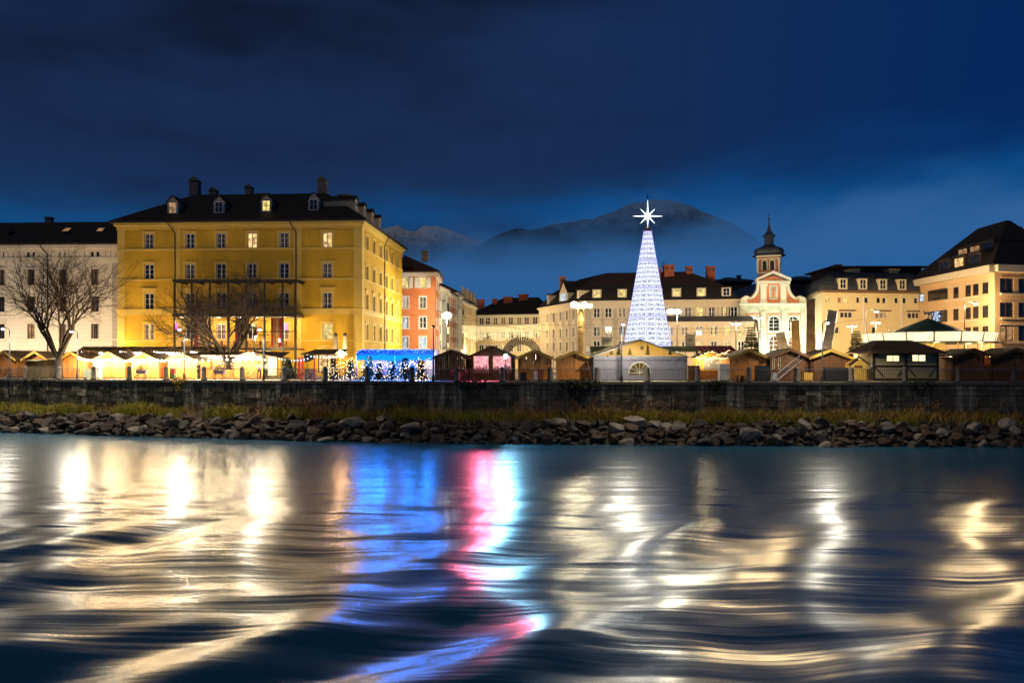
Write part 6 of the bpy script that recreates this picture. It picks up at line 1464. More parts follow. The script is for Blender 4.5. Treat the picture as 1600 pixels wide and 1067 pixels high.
    for px, h in ((955, .8), (967, .9), (1012, 1.0), (1047, .6), (984, .6)):
        t = MB(); b = zE + .06
        for j in range(3): w = .24 - .06 * j; z = b + .1 + h * .28 * j; t.ext([(q(px) - w, z), (q(px) + w, z), (q(px), z + h * .42)], -.035 - .004 * j, -.012 - .004 * j)
        t.build('fir_cutout', dk, r)
    lamp('POINT', (X(985, Y), Y + 2.0, 3.1), 2900, (1, .76, .30), .3, r); lamp('POINT', (X(1020, Y), Y + 3.2, 3.2), 2900, (1, .76, .30), .3, r)
    for u in (-1.0, 1.4): MB().tube((u, 2.0, 3.25), (u, 2.0, zA - .4), .012, n=4).ball((u, 2.0, 3.1), .12, 1).build('hanging_bulb', bulb_warm, r)
marquee()
def flat_canopy():
    x, y = quay_px(1008); Y = y + 12.5; r = thing('flat_canopy', 'dark green flat roofed stage canopy behind the white marquee', 'canopy', (X(1008, Y), Y, 0)); q = lambda px: X(px, Y) - X(1008, Y); m = mat('dark_green_metal', (.025, .045, .035), .5, .2)
    MB().box(q(922), q(1093), 0, 5, Z(549, Y), Z(541, Y)).build('roof', m, r); MB().box(q(926), q(1089), -.05, -.001, Z(549, Y) + .05, Z(546.5, Y)).build('roof_edge', m_iron, r)
    for px in (925, 1090): MB().box(q(px) - .12, q(px) + .12, .1, .34, 0, Z(549, Y) - .002).build('post', m, r)
    MB().box(q(1048), q(1058), -.01, .06, Z(549, Y) - .16, Z(549, Y) - .04).build('strip_light', emis('strip_white', (1, .9, .7), 5), r)
flat_canopy()
def awning():
    x, y = quay_px(1118); Y = y + 10; r = thing('awning', 'dark red striped awning above the fairy light stall', 'awning', (X(1118, Y), Y, 0)); q = lambda px: X(px, Y) - X(1118, Y); n = 7; rd_, wh_ = mat('awning_red', (.16, .025, .03), .8), mat('awning_rib', (.40, .22, .20), .8)
    for i in range(n): a, b = q(1089) + (q(1146) - q(1089)) * i / n, q(1089) + (q(1146) - q(1089)) * (i + 1) / n; MB().frustum([(a + .3, -.8), (b + .3 - .03, -.8), (b - .03, .9), (a, .9)], [Z(552, Y)] * 2 + [Z(540.5, Y)] * 2, [(a + .3, -.8), (b + .3 - .03, -.8), (b - .03, .9), (a, .9)], [Z(552, Y) + .04] * 2 + [Z(540.5, Y) + .04] * 2).build('awning_strip', rd_, r); MB().tube((b + .3 - .03, -.82, Z(552, Y) + .06), (b - .03, .9, Z(540.5, Y) + .06), .03, n=4).build('awning_rib', wh_, r)
    for px in (1091, 1147): MB().tube((q(px), .9, 0), (q(px), .9, Z(540.5, Y)), .05).build('post', m_iron, r)
awning()
def fairy_stall():
    x, y = quay_px(1112); Y = y + 5.5; r = thing('fairy_light_stall', 'small gabled stall hung all over with warm fairy lights', 'market stall', (X(1112, Y), Y, 0)); q = lambda px: X(px, Y) - X(1112, Y); zA, zE = Z(548.5, Y), Z(558, Y); x0, x1 = q(1087), q(1137)
    MB().ext([(x0 + .2, zE), (x1 - .2, zE), (0, zA - .1)], 0, .08).build('gable', m_wood_yel, r)
    for s, e in ((-1, x0), (1, x1)): MB().frustum([(0, -.4), (e, -.4), (e, 2.5), (0, 2.5)][::s], [zA, zE - .05, zE - .05, zA][::s], [(0, -.4), (e, -.4), (e, 2.5), (0, 2.5)][::s], [zA + .06, zE + .01, zE + .01, zA + .06][::s]).build('roof_slope', m_shingle, r)
    for u in (x0 + .25, x1 - .25): MB().box(u - .05, u + .05, 0, .1, 0, zE).build('post', m_wood_yel, r)
    MB().box(x0 + .25, x1 - .25, 2.2, 2.25, .1, zE).build('back_wall', m_wood_yel, r); MB().box(x0 + .3, x1 - .3, .0, .5, .1, .95).build('counter', m_wood, r); MB().box(-.7, .65, -.06, .0, 1.0, 2.0).build('white_sign', m_white, r)
    rng = random.Random(8); me = MB().ball((0, 0, 0), .035, 1).mesh('bulb', emis('bulb_small', (1, .72, .34), 7))
    pts = [(x0 + (0 - x0) * f, zE + (zA - zE) * f) for f in np.linspace(0, 1, 13)] + [(x1 * (1 - f), zA + (zE - zA) * f) for f in np.linspace(0, 1, 13)] + [(u, zE - .1) for u in np.linspace(x0, x1, 24)] + [(rng.uniform(x0, x1), rng.uniform(1.3, zE)) for _ in range(16)]
    for u, z in pts: link('bulb', me, r, (u, -.45 + rng.uniform(0, .2), z + rng.uniform(-.06, .06)))
    lamp('POINT', (X(1112, Y), Y + .9, 2.3), 220, (1, .78, .42), .3, r); lamp('POINT', (X(1098, Y), Y - .8, 2.2), 60, (1, .78, .42), .2, r)
fairy_stall()
def crib():
    x, y = quay_px(1341); Y = y + 2.6; r = thing('crib_hut', 'tiny gabled wooden crib hut left of the timbered booth', 'hut', (X(1341, Y), Y, 0)); q = lambda px: X(px, Y) - X(1341, Y)
    MB().ext([(q(1328), .1), (q(1354), .1), (q(1354), Z(568, Y)), (q(1341), Z(560, Y)), (q(1328), Z(568, Y))], 0, 1).build('wall', m_wood_yel, r)
    for s in (-1, 1): MB().tube((0, -.1, Z(557.5, Y)), (s * .98, -.1, Z(570, Y)), .07, n=4).build('roof_slope', m_shingle, r)
    MB().tube((0, -.1, Z(559, Y)), (0, -.1, Z(549, Y)), .05).build('finial', m_wood_dark, r); MB().box(-.35, .35, -.03, 0, Z(571, Y) - .2, Z(571, Y)).build('hatch', m_wood_dark, r)
    for px in (1326, 1352): lamp('POINT', (X(px, Y + 4), Y + 4, 2.2), 130, (1, .76, .38), .2, r)
    MB().ball((q(1326), 3.9, 2.2), .17, 1).ball((q(1353), 3.9, 2.1), .2, 1).tube((q(1326), 3.9, 0), (q(1326), 3.9, 2.2), .02).tube((q(1353), 3.9, 0), (q(1353), 3.9, 2.1), .02).build('lantern', bulb_warm, r)
crib()
def timber_booth():
    x, y = quay_px(1415); Y = y + 3.0; r = thing('timbered_booth', 'half timbered booth with hipped brown roof and two lit windows', 'booth', (X(1415, Y), Y, 0)); q = lambda px: X(px, Y) - X(1415, Y); zz = lambda py: Z(py, Y); x0, x1, zE = q(1365), q(1465), zz(549); dp = 4.0
    pl = mat('booth_plaster', (.36, .30, .17), .85, .12, 1); bm_ = mat('booth_beam', (.035, .022, .014), .7, .2)
    wins = [(q(1385), q(1406), zz(565), zz(555)), (q(1425), q(1447), zz(565), zz(554))]
    us = sorted({x0, x1} | {w[0] for w in wins} | {w[1] for w in wins}); vs = sorted({0.1, zE} | {w[2] for w in wins} | {w[3] for w in wins}); t = MB()
    for i in range(len(us) - 1):
        for j in range(len(vs) - 1):
            a, b = (us[i] + us[i + 1]) / 2, (vs[j] + vs[j + 1]) / 2
            if not any(w[0] < a < w[1] and w[2] < b < w[3] for w in wins): t.box(us[i], us[i + 1], 0, .1, vs[j], vs[j + 1])
    t.build('wall', pl, r); t = MB().box(x0, x0 + .1, .1, dp, .1, zE).box(x1 - .1, x1, .1, dp, .1, zE).box(x0, x1, dp, dp + .1, .1, zE); t.build('side_wall', pl, r)
    B = lambda *a: MB().box(*a).build('beam', bm_, r)
    for px in (1365, 1415, 1465): B(q(px) - .10, q(px) + .10, -.05, .0, .1, zE - .12)
    B(x0 - .1, x1 + .1, -.06, .0, zE - .115, zE); B(x0, x1, -.045, .0, zz(572) - .08, zz(572) + .08); B(x0, x1, -.045, .0, .1, .28)
    for a, b, z0, z1 in ((1366, 1378, 557, 550), (1403, 1414, 550, 557), (1416, 1427, 557, 550), (1453, 1464, 550, 557), (1367, 1380, 573, 588), (1402, 1413, 588, 573), (1417, 1430, 573, 588), (1451, 1463, 588, 573)): MB().tube((q(a), -.02, zz(z0)), (q(b), -.02, zz(z1)), .06, n=4).build('brace', bm_, r)
    for k, (a, b, c, d) in enumerate(wins):
        f = MB().box(a, a + .05, .0, .06, c, d).box(b - .05, b, .0, .06, c, d).box(a, b, .0, .06, c, c + .05).box(a, b, .0, .06, d - .05, d).box((a + b) / 2 - .03, (a + b) / 2 + .03, .0, .055, c, d).box(a, b, .005, .05, (c + d) / 2 - .015, (c + d) / 2 + .015).build('window', bm_, r); MB().box(a, b, .065, .075, c, d).build('pane', emis('booth_window', (1, .84, .38), 1.6, True, .35, 2.5), f)
    e = [(x0 - .55, -.55), (x1 + .55, -.55), (x1 + .55, dp + .5), (x0 - .55, dp + .5)]; zt = zz(531); tp = [(q(1382), 1.6), (q(1438), 1.6), (q(1438), 2.6), (q(1382), 2.6)]; MB().frustum(e, zE - .05, tp, zt).build('roof', m_shingle, r)
    MB().frustum(offs(e, .03), zE - .18, offs(e, .03), zE - .052).build('fascia', m_wood_dark, r)
timber_booth()

def carousel():
    Y = 84.5; x = X(1450, Y); r = thing('carousel', 'merry go round with dark green cone roof and glowing white fascia', 'carousel', (x, Y, 0)); n = 16; Rr = 6.2; zb, zt = Z(535, Y), Z(521.5, Y); P = lambda i, k: (k * math.cos(2 * math.pi * i / n), k * math.sin(2 * math.pi * i / n)); gr = mat('carousel_green', (.028, .060, .045), .6, .2, 1)
    g = emis('carousel_fascia', (1, .84, .50), 1.15, True, .18, 1.6)
    for i in range(n):
        a, b = P(i + .035, Rr), P(i + .965, Rr); c, d = P(i + .965, Rr + .25), P(i + .035, Rr + .25); a2, b2 = P(i + .035, Rr - .12), P(i + .965, Rr - .12)
        MB().add([(*a2, zb), (*b2, zb), (*b, zb), (*a, zb), (*P(i + .02, Rr + .1), zt), (*P(i + .98, Rr + .1), zt), (*c, zt), (*d, zt)], []) if False else None
        MB().frustum([a2, a, b, b2], zb, [P(i + .035, Rr + .1), d, c, P(i + .965, Rr + .1)], zt).build('fascia_panel', g, r)
        t = MB(); t.add([(*P(i, Rr + .3), zt + .03), (*P(i + 1, Rr + .3), zt + .03), (*P(i + 1, 3.6), zt + .22), (*P(i, 3.6), zt + .22)], [(0, 1, 2, 3)]); t.add([(*P(i, 3.6), zt + .22), (*P(i + 1, 3.6), zt + .22), (0, 0, Z(497, Y))], [(0, 1, 2)]); t.build('roof_segment', gr, r)
        MB().tube((*P(i, Rr + .0), zb), (*P(i, Rr + .2), zt), .07, n=5).build('fascia_post', mat('fascia_gold', (.55, .34, .10), .5), r)
        MB().tube((*P(i, Rr - .5), .35), (*P(i, Rr - .5), zb), .05).build('pole', mat('brass', (.6, .4, .12), .3, .1, metal=.8), r)
    MB().lathe([(Rr + .15, 0), (Rr + .15, .32), (Rr, .35)], 24).build('platform', m_wood_dark, r); MB().lathe([(1.6, .35), (1.6, zb), (Rr - .2, zb + .05), (Rr - .2, zb + .12)], 16).build('centre_drum', mat('drum_cream', (.60, .42, .16), .6), r)
    MB().lathe([(Rr + .9, zb - .12), (Rr + .85, zb - .04), (Rr - .1, zb + .0)], 24).build('rim_board', gr, r)
    hb = MB(); hb.ball((0, 0, 1.3), .32, 2, (1.5, .6, .75)); hb.tube((.35, 0, 1.4), (.62, 0, 1.85), .17, .12, 7); hb.ball((.72, 0, 1.88), .15, 1, (1.7, .8, .9))
    for sx in (-.32, .32):
        for sy in (-.1, .1): hb.tube((sx, sy, 1.2), (sx + .12, sy, .7), .07, .045, 5)
    hb.tube((-.45, 0, 1.4), (-.65, 0, 1.0), .07, .03, 5); hm = hb.mesh('wooden_horse', mat('horse_white', (.6, .55, .45), .5), True)
    for i in range(12): q = P(i * n / 12 + .4, 4.7); o = link('wooden_horse', hm, r, (*q, .1 + .3 * (i % 2)), 2 * math.pi * (i / 12 + .4 / n) + math.pi / 2)
    for i in range(6): q = P(i * n / 6 + 8 + .5, Rr - 1.2); lamp('POINT', (x + q[0], Y + q[1], zb - .35), 300, (1, .72, .28), .25, r)
    # winged figure on the tip
    z = Z(497, Y); f = MB(); f.tube((0, 0, z), (0, 0, z + .35), .10, .14, 7); f.tube((0, 0, z + .35), (0, 0, z + .62), .14, .07, 7); f.ball((0, 0, z + .74), .10, 1); f.tube((.05, 0, z + .55), (-.25, -.1, z + .62), .045, .03, 5); f.tube((-.02, 0, z + .55), (.22, -.1, z + .45), .045, .03, 5)
    o = f.build('roof_figure', mat('figure_grey', (.30, .28, .26), .6), r)
    for s in (-1, 1): MB().add if False else MB().ext([(s * .05, z + .5), (s * .42, z + .78), (s * .40, z + .5), (s * .25, z + .3)][::s], .06, .09).build('wing', mat('figure_grey', (.30, .28, .26), .6), o)
carousel()

# ---- tall metal pillars
def pillars():
    data = [((917, 0), (1212, 521, 1229, 518), (1219, 1236), 548, 'steel_lit', 'short leaning grey metal pillar left of the golden one'), (None, (1236, 502, 1252, 500), (1238, 1254), 549, 'gold', 'upright golden brown metal pillar in the middle of the group'), (None, (1260, 470, 1277, 466), (1260, 1277), 549, 'rust', 'tallest upright metal pillar before the lit church'), (None, (1294, 484, 1312, 489), (1285, 1301), 549, 'steel_lit', 'tall metal pillar leaning to the right')]
    ms = {'steel_lit': mat('pillar_steel', (.30, .29, .27), .45, .3, 1.3, .3, 9, metal=.6), 'gold': mat('pillar_gold', (.36, .25, .10), .5, .35, 1.3, .4, 9, metal=.3), 'rust': mat('pillar_rust', (.20, .15, .09), .55, .45, .9, .4, 9, metal=.4)}
    for _, (a, ya, b, yb), (c, d), yB, m, lab in data:
        x, y = quay_px((a + b) / 2); Y = y + 11; q = lambda px: X(px, Y); zt0, zt1 = Z(ya, Y), Z(yb, Y); x0 = (q(c) + q(d)) / 2; r = thing('metal_pillar', lab, 'metal pillar', (x0, Y, 0), 0, 'tall metal pillars'); k = 0.0
        sl = ((q(a) + q(b)) / 2 - x0) / ((zt0 + zt1) / 2 - Z(yB, Y)); e = -Z(yB, Y) * sl; hw = (q(d) - q(c)) / 2
        bot = [(e - hw, 0), (e + hw * .4, -.25), (e + hw, .35), (e - hw * .6, .8)]; tx0, tx1 = q(a) - x0, q(b) - x0; w = (tx1 - tx0); top = [(tx0, 0), (tx0 + w * .7, -.25), (tx1, .35), (tx0 + w * .2, .8)]
        mb = MB(); rings = 6; zs = [0] * 4; ze = [zt0, (zt0 + zt1) / 2, zt1, zt0]
        for i in range(rings):
            f0, f1 = i / rings, (i + 1) / rings; L4 = lambda f: [(u[0] + (v[0] - u[0]) * f, u[1] + (v[1] - u[1]) * f) for u, v in zip(bot, top)]; H4 = lambda f: [z * f for z in ze]
            MB().frustum(L4(f0), [z + (.02 if i else 0) for z in H4(f0)], L4(f1), H4(f1)).build('plate', ms[m], r)
        MB().frustum(offs(top, -.06), [z + .002 for z in ze], offs(top, -.06), [z + .02 for z in ze]).build('open_top', m_felt_dark, r)
pillars()

# ---- arch of split logs
def log_arch():
    Y = 92; x = X(815, Y); r = thing('log_arch', 'grey arch of short bundled logs rising behind the sheds', 'arch', (x, Y, 0)); R0, R1 = X(842, Y) - x - .55, X(846, Y) - x + .05; zc = Z(526.5, Y) - R1; m = mat('grey_logs', (.17, .14, .11), .9, .4, 4, .6, 12); n = 26
    for i in range(n):
        a, b = math.pi * i / n + .012, math.pi * (i + 1) / n - .012; q = lambda g, s: (s * math.cos(g), zc + s * math.sin(g)); MB().ext([q(a, R0), q(a, R1), q(b, R1), q(b, R0)], -.3, .3).build('log', m, r)
    for s in (-1, 1): MB().box(s * (R0 + R1) / 2 - .3, s * (R0 + R1) / 2 + .3, -.3, .3, 0, zc).build('post', m, r)
log_arch()

# ---- curtain of icicle lights across the street
def icicles():
    Y = 138; a, b = (X(722, Y), Y, Z(509, Y)), (X(843, Y), Y - 6, Z(509, Y)); r = thing('icicle_lights', 'glowing curtain of icicle lights hung across the street in swags', 'light curtain', a); o = Vector(a); d = Vector(b) - o; rng = random.Random(12); n = 74
    for row, (dz, f0, f1) in enumerate(((0, 0, 1), (-1.0, .02, .98))): MB().path([d * f + Vector((0, .3 * row, dz - (.5 if row else .25) * math.sin(math.pi * f))) for f in np.linspace(f0, f1, 16)], .015, 3).build('wire', m_iron, r)
    vs = []
    for k in range(10):
        t = MB(); L_ = .7 + .22 * k; z = 0
        while z < L_: t.ball((rng.uniform(-.03, .03), rng.uniform(-.03, .03), -z), .045, 1); z += .20
        vs.append(t.mesh('light_strand', emis('icicle_bulb', (1, .78, .38), 3.5)))
    for i in range(n): f = (i + .5) / n; p = d * f; p.z -= .28 * math.sin(math.pi * f); s = abs(math.sin(f * math.pi * 3)); link('light_strand', vs[min(9, int(rng.uniform(2, 5) + 5 * s))], r, p)
    for f in (.12, .34, .56, .75): lamp('POINT', o + d * f + Vector((0, -.4, -1.0)), 1200, (1, .74, .36), .5, r)
    MB().ext([(.5 * (1 if i % 2 == 0 else .45) * math.sin(math.pi * i / 5) + d.x * .42, .5 * (1 if i % 2 == 0 else .45) * math.cos(math.pi * i / 5) - 4.0) for i in range(10)], d.y * .42 - .05, d.y * .42 + .05).build('hanging_star', emis('icicle_star', (1, .85, .5), 1.6), r)
icicles()

# ================================================================== GLASS TERRACE ON THE YELLOW HOUSE
def terrace():
    Y0, Y1 = 92.4, 96.3; x0, x1 = X(271, Y0), X(462, Y0); r = thing('glass_terrace', 'steel framed glass restaurant terrace on the front of the yellow house', 'terrace', ((x0 + x1) / 2, Y0, 0)); c = r.location.x; a, b = x0 - c, x1 - c; zf, zr, zm, zl = Z(492, Y0), Z(438, Y0), Z(518, Y0), Z(545, Y0); D = Y1 - Y0; dk = mat('terrace_steel', (.022, .020, .022), .5, .2, metal=.2)
    cols = [271, 299, 327.5, 356, 384.5, 413, 441.5, 462]
    for px in cols:
        u = X(px, Y0) - c; u = min(max(u, a + .09), b - .09); MB().box(u - .09, u + .09, 0, .18, 0, zr - .005).build('column', dk, r)
        MB().box(u - .05, u + .05, .18, D, zr - .20, zr - .02).build('roof_beam', dk, r)
    for z, h, nm in ((zr, .22, 'top_beam'), (zf, .42, 'floor_beam'), (zl, .22, 'lower_beam'), (zm, .10, 'glazing_rail')): MB().box(a - .15, b + .15, -.02, .20, z - h / 2, z + h / 2).build(nm, dk, r)
    for i in range(5): MB().box(a - .25, b + .25, .3 + i * .75, .42 + i * .75, zr + .0, zr + .14).build('sun_louvre', dk, r)
    MB().box(a, b, .2, D, zf - .16, zf + .08).build('terrace_floor', mat('terrace_slab', (.10, .08, .06), .8), r); MB().box(a, b, .2, D, zl - .1, zl + .05).build('restaurant_floor', m_wood_dark, r)
    MB().box(a, b, .02, .06, zf + 1.0, zf + 1.05).build('handrail', m_steel, r); t = MB(); u = a
    while u < b: t.box(u - .012, u + .012, .03, .05, zf + .2, zf + 1.0); u += .14
    t.build('railing_bars', m_iron, r)['kind'] = 'stuff'
    for a_, b_ in zip(cols, cols[1:]):
        u0, u1 = X(a_, Y0) - c + .09, X(b_, Y0) - c - .09
        MB().quad((u0, .1, zm + .05), (u1, .1, zm + .05), (u1, .1, zf - .21), (u0, .1, zf - .21)).build('glass_pane', glass('terrace_glass'), r); MB().quad((u0, .1, zl + .11), (u1, .1, zl + .11), (u1, .1, zm - .05), (u0, .1, zm - .05)).build('glass_pane', glass('terrace_glass'), r)
    for k, px in enumerate((288, 316, 343, 375, 402)): u = X(px, Y0 + 2) - c; MB().lathe([(.25, zf - .24), (.25, zf - .18)], 10, (u, 1.8)).build('ceiling_lamp', emis('ceiling_lamp', (1, .80, .5), 5), r)
    for px, en in ((290, 420), (330, 420), (370, 480), (410, 480), (445, 300)): lamp('POINT', (X(px, Y0 + 2), Y0 + 1.6, zf - .8), en, (1, .68, .34), .3, r)
    mg = emis('magenta_neon', (1, .12, .75), 5, True)
    for px in (273.5, 446.5): u = X(px, Y0) - c; MB().box(u - .12, u + .12, .24, .3, Z(515, Y0), Z(505, Y0)).build('neon_tube', mg, r)
    for px, w, m in ((308, .5, mat('curtain_red', (.42, .03, .02), .8)), (320, .8, mat('curtain_gold', (.55, .33, .06), .8)), (428, .5, mat('curtain_red', (.42, .03, .02), .8)), (433, .7, mat('curtain_gold', (.55, .33, .06), .8)), (439, .4, mat('curtain_red', (.42, .03, .02), .8)), (372, .5, mat('curtain_red', (.42, .03, .02), .8)), (380, .7, mat('curtain_gold', (.55, .33, .06), .8))):
        u = X(px, Y0 + 1) - c; t = MB()
        for i in range(5): t.box(u - w / 2 + w * i / 5, u - w / 2 + w * (i + 1) / 5, .7 + .06 * (i % 2), .76 + .06 * (i % 2), zl + .3, zf - .3)
        t.build('curtain', m, r)
    rng = random.Random(5); tb = MB().lathe([(.4, .75), (.4, .79)], 10).tube((0, 0, 0), (0, 0, .75), .04).mesh('table', m_wood_dark); ch = MB().box(-.22, .22, -.22, .22, .42, .47).box(-.22, .22, .18, .22, .47, .9).box(-.2, -.16, -.2, -.16, 0, .42).box(.16, .2, -.2, -.16, 0, .42).box(-.2, -.16, .16, .2, 0, .42).box(.16, .2, .16, .2, 0, .42).mesh('chair', m_wood_dark)
    for i in range(8):
        u = a + 1.2 + i * (b - a - 2) / 8; link('table', tb, r, (u, 1.6, zl + .05)); link('chair', ch, r, (u - .6, 1.6, zl + .05), R(90)); link('chair', ch, r, (u + .6, 1.6, zl + .05), R(-90))
        link('table', tb, r, (u, 1.4, zf + .08)); link('chair', ch, r, (u + .6, 1.4, zf + .08), R(-90))
terrace()

# ================================================================== SMALL THINGS BY THE RAILING
def parasols():
    for px, top, lab in ((524.5, 520, 'folded grey parasol, left of the two before the yellow house'), (539, 519.5, 'folded cream parasol, right of the two before the yellow house')):
        Y = 93.5; z = Z(top, Y); r = thing('folded_parasol', lab, 'parasol', (X(px, Y), Y, 0), 0, 'folded parasols'); MB().tube((0, 0, 0), (0, 0, z), .035).lathe([(.3, 0), (.3, .1)], 10).build('pole', m_steel, r)
        MB().lathe([(.22, z - 2.6), (.30, z - 2.3), (.24, z - 1.2), (.18, z - .4), (.17, z - .38)], 9).build('folded_canopy', mat('parasol_grey' if px < 530 else 'parasol_cream', (.20, .17, .14) if px < 530 else (.48, .42, .32), .9, .15, 2, .5, 6, stretch=(3, 3, .3)), r); MB().lathe([(.20, z - .42), (.24, z - .2), (.05, z)], 9).build('cap', mat('parasol_cap', (.06, .05, .05), .9), r)
parasols()
def flower_carts():
    for px, lab in ((222, 'flower cart with yellow green plants behind the railing below the third lit shed'), (343, 'flower cart with yellow green plants behind the railing left of the terrace tree')):
        x, y = quay_px(px); Y = y + 1.1; r = thing('flower_cart', lab, 'flower cart', (X(px, Y), Y, 0), 0, 'flower carts'); MB().frustum([(-.42, -.25), (.42, -.25), (.42, .25), (-.42, .25)], .55, [(-.55, -.32), (.55, -.32), (.55, .32), (-.55, .32)], .95).build('tub', mat('lilac_tub', (.25, .22, .28), .6), r)
        for s in (-.35, .35):
            w = MB()
            for i in range(12): a, b = 6.28 * i / 12, 6.28 * (i + 1) / 12; w.tube((s + .22 * math.cos(a), -.3, .27 + .22 * math.sin(a)), (s + .22 * math.cos(b), -.3, .27 + .22 * math.sin(b)), .025, n=4)
            for i in range(4): a = 6.28 * i / 8; w.tube((s + .22 * math.cos(a), -.3, .27 + .22 * math.sin(a)), (s - .22 * math.cos(a), -.3, .27 - .22 * math.sin(a)), .012, n=3)
            w.build('wheel', m_iron, r); MB().tube((s, -.3, .27), (s, .0, .56), .03, n=5).build('leg', m_iron, r)
        rng = random.Random(px); t = leaf_mass(420, (0, 0, 1.15), (.65, .35, .32), None, rng, .06); t.build('plants', mat('golden_leaves', (.32, .22, .03)), r)
flower_carts()
def bin_():
    x, y = quay_px(270); Y = y + 1.2; r = thing('litter_bin', 'red over green litter bin behind the railing by the golden shrub', 'bin', (X(270, Y), Y, 0)); MB().box(-.22, .22, -.2, .2, .55, 1.02).build('red_box', mat('bin_red', (.45, .03, .03), .5), r); MB().box(-.22, .22, -.2, .2, .1, .549).build('green_box', mat('bin_green', (.05, .16, .06), .5), r); MB().box(-.24, .24, -.22, .22, 1.021, 1.06).build('lid', m_iron, r)
bin_()
def cabinet(px, w, z, lab, m, name='cabinet', cat='cabinet', legs=False, back=1.3):
    x, y = quay_px(px); Y = y + back; r = thing(name, lab, cat, (X(px, Y), Y, 0)); MB().box(-w / 2, w / 2, 0, .6, .06, z).build('body', m, r); MB().box(-w / 2 + .03, w / 2 - .03, -.03, -.001, .1, z * .97).build('door', m, r); MB().box(w / 2 - .12, w / 2 - .08, -.06, -.031, z * .45, z * .65).build('handle', m_steel, r); MB().box(-w / 2 - .02, w / 2 + .02, -.02, .62, z + .002, z + .05).build('top', m, r)
    for s in (-1, 1): MB().box(s * w / 2 * .8 - .04, s * w / 2 * .8 + .04, .05, .5, 0, .059).build('foot', m_iron, r)
    return r
m_fridge = mat('white_enamel', (.62, .62, .60), .4, .05)
cabinet(150, .62, 1.75, 'tall white cabinet behind the railing before the first lit shed', m_fridge, back=2.2)
cabinet(137, .9, .95, 'low pale green crate left of the white cabinet', mat('pale_green', (.40, .46, .34), .6), back=1.6)
cabinet(1132, .85, 1.5, 'white refrigerator behind the railing right of the fairy light stall', m_fridge, 'refrigerator', 'refrigerator')
cabinet(1085, .95, 1.35, 'brown wooden locker at the right corner of the white marquee', m_wood_dark, back=2.2)
cabinet(1211, .42, .72, 'small white box at the foot of the ladder', m_fridge, back=.9)
cabinet(1263, .8, .75, 'yellow wooden crate right of the ladder', m_wood_yel, 'crate', 'crate', back=1.2)
cabinet(1192, 1.1, 1.35, 'black storage chest left of the ladder', mat('black_plastic', (.02, .02, .022), .5), 'chest', 'chest', back=1.9)
cabinet(1308, 2.1, 1.15, 'wide black counter behind the railing right of the slim lamp post', mat('black_plastic', (.02, .02, .022), .5), 'counter', 'counter', back=2.2)
cabinet(845, .4, 1.0, 'red brown box between the orange sheds left of the marquee', mat('red_brown_box', (.26, .07, .05), .6), back=1.6)
cabinet(837, .35, .85, 'narrow white box beside the red brown one', m_fridge, back=1.6)
cabinet(818, .55, .75, 'black bag shaped bin before the orange shed right of the star light', mat('black_plastic', (.02, .02, .022), .5), 'bin', 'bin', back=1.6)
def pallets():
    x, y = quay_px(1160); Y = y + 1.0; me = MB().box(-.6, .6, -.4, .4, .1, .13)
    for s in (-.55, 0, .55): me.box(s - .05, s + .05, -.4, .4, 0, .099)
    me = me.mesh('pallet', m_wood_dark)
    for i, w in enumerate(('lowest', 'second lowest', 'second highest', 'topmost')): o = link('pallet', me, None, (X(1160, Y) + .03 * (i % 2), Y, .005 + i * .135)); tag(o, f'dark wooden pallet, {w} of the stack right of the refrigerator', 'pallet', 'stacked pallets')
pallets()
def ladder():
    x, y = quay_px(1234); Y = y + 1.6; a, b = Vector((X(1206, Y), Y - .5, Z(593, Y))), Vector((X(1262, Y), Y + 1.45, Z(558, Y))); r = thing('ladder', 'long aluminium ladder leaning on the dark shed', 'ladder', a); d = b - a; n = d.cross(Vector((0, 1, 0))).normalized() * .22
    for s in (-1, 1): MB().tube(n * s, d + n * s, .03, n=4).build('stile', m_steel, r)
    for i in range(1, 13): p = d * (i / 13); MB().tube(p - n, p + n, .02, n=4).build('rung', m_steel, r)
ladder()
def bicycle(px, back, lab, col, rz):
    x, y = quay_px(px); Y = y + back; r = thing('bicycle', lab, 'bicycle', (X(px, Y), Y, 0), rz, 'bicycles leaning at the railing'); fm = mat('bike_' + '%02d' % int(col[0] * 99), col, .4, .1)
    for s in (-.52, .52):
        w = MB()
        for i in range(16): a, b = 6.283 * i / 16, 6.283 * (i + 1) / 16; w.tube((s + .33 * math.cos(a), 0, .34 + .33 * math.sin(a)), (s + .33 * math.cos(b), 0, .34 + .33 * math.sin(b)), .018, n=4, cap=False)
        o = w.build('wheel', m_iron, r); t = MB()
        for i in range(8): a = math.pi * i / 8; t.tube((s + .32 * math.cos(a), 0, .34 + .32 * math.sin(a)), (s - .32 * math.cos(a), 0, .34 - .32 * math.sin(a)), .004, n=3)
        t.build('spokes', m_steel, o)
    f = MB()
    for a, b in (((-.52, .34), (-.18, .80)), ((-.52, .34), (-.08, .32)), ((-.08, .32), (-.20, .86)), ((-.08, .32), (.38, .78)), ((-.18, .78), (.36, .86)), ((.52, .34), (.36, .92))): f.tube((a[0], 0, a[1]), (b[0], 0, b[1]), .022, n=5)
    f.build('frame', fm, r); MB().path([(.36, 0, .92), (.34, 0, 1.0), (.30, -.26, 1.02)], .016).path([(.34, 0, 1.0), (.30, .26, 1.02)], .016).build('handlebar', m_steel, r); MB().ball((-.22, 0, .92), .12, 1, (1.2, .7, .35)).build('saddle', m_iron, r); MB().tube((-.08, -.1, .32), (-.02, -.1, .18), .015).tube((-.08, .1, .32), (-.14, .1, .46), .015).build('crank', m_steel, r)
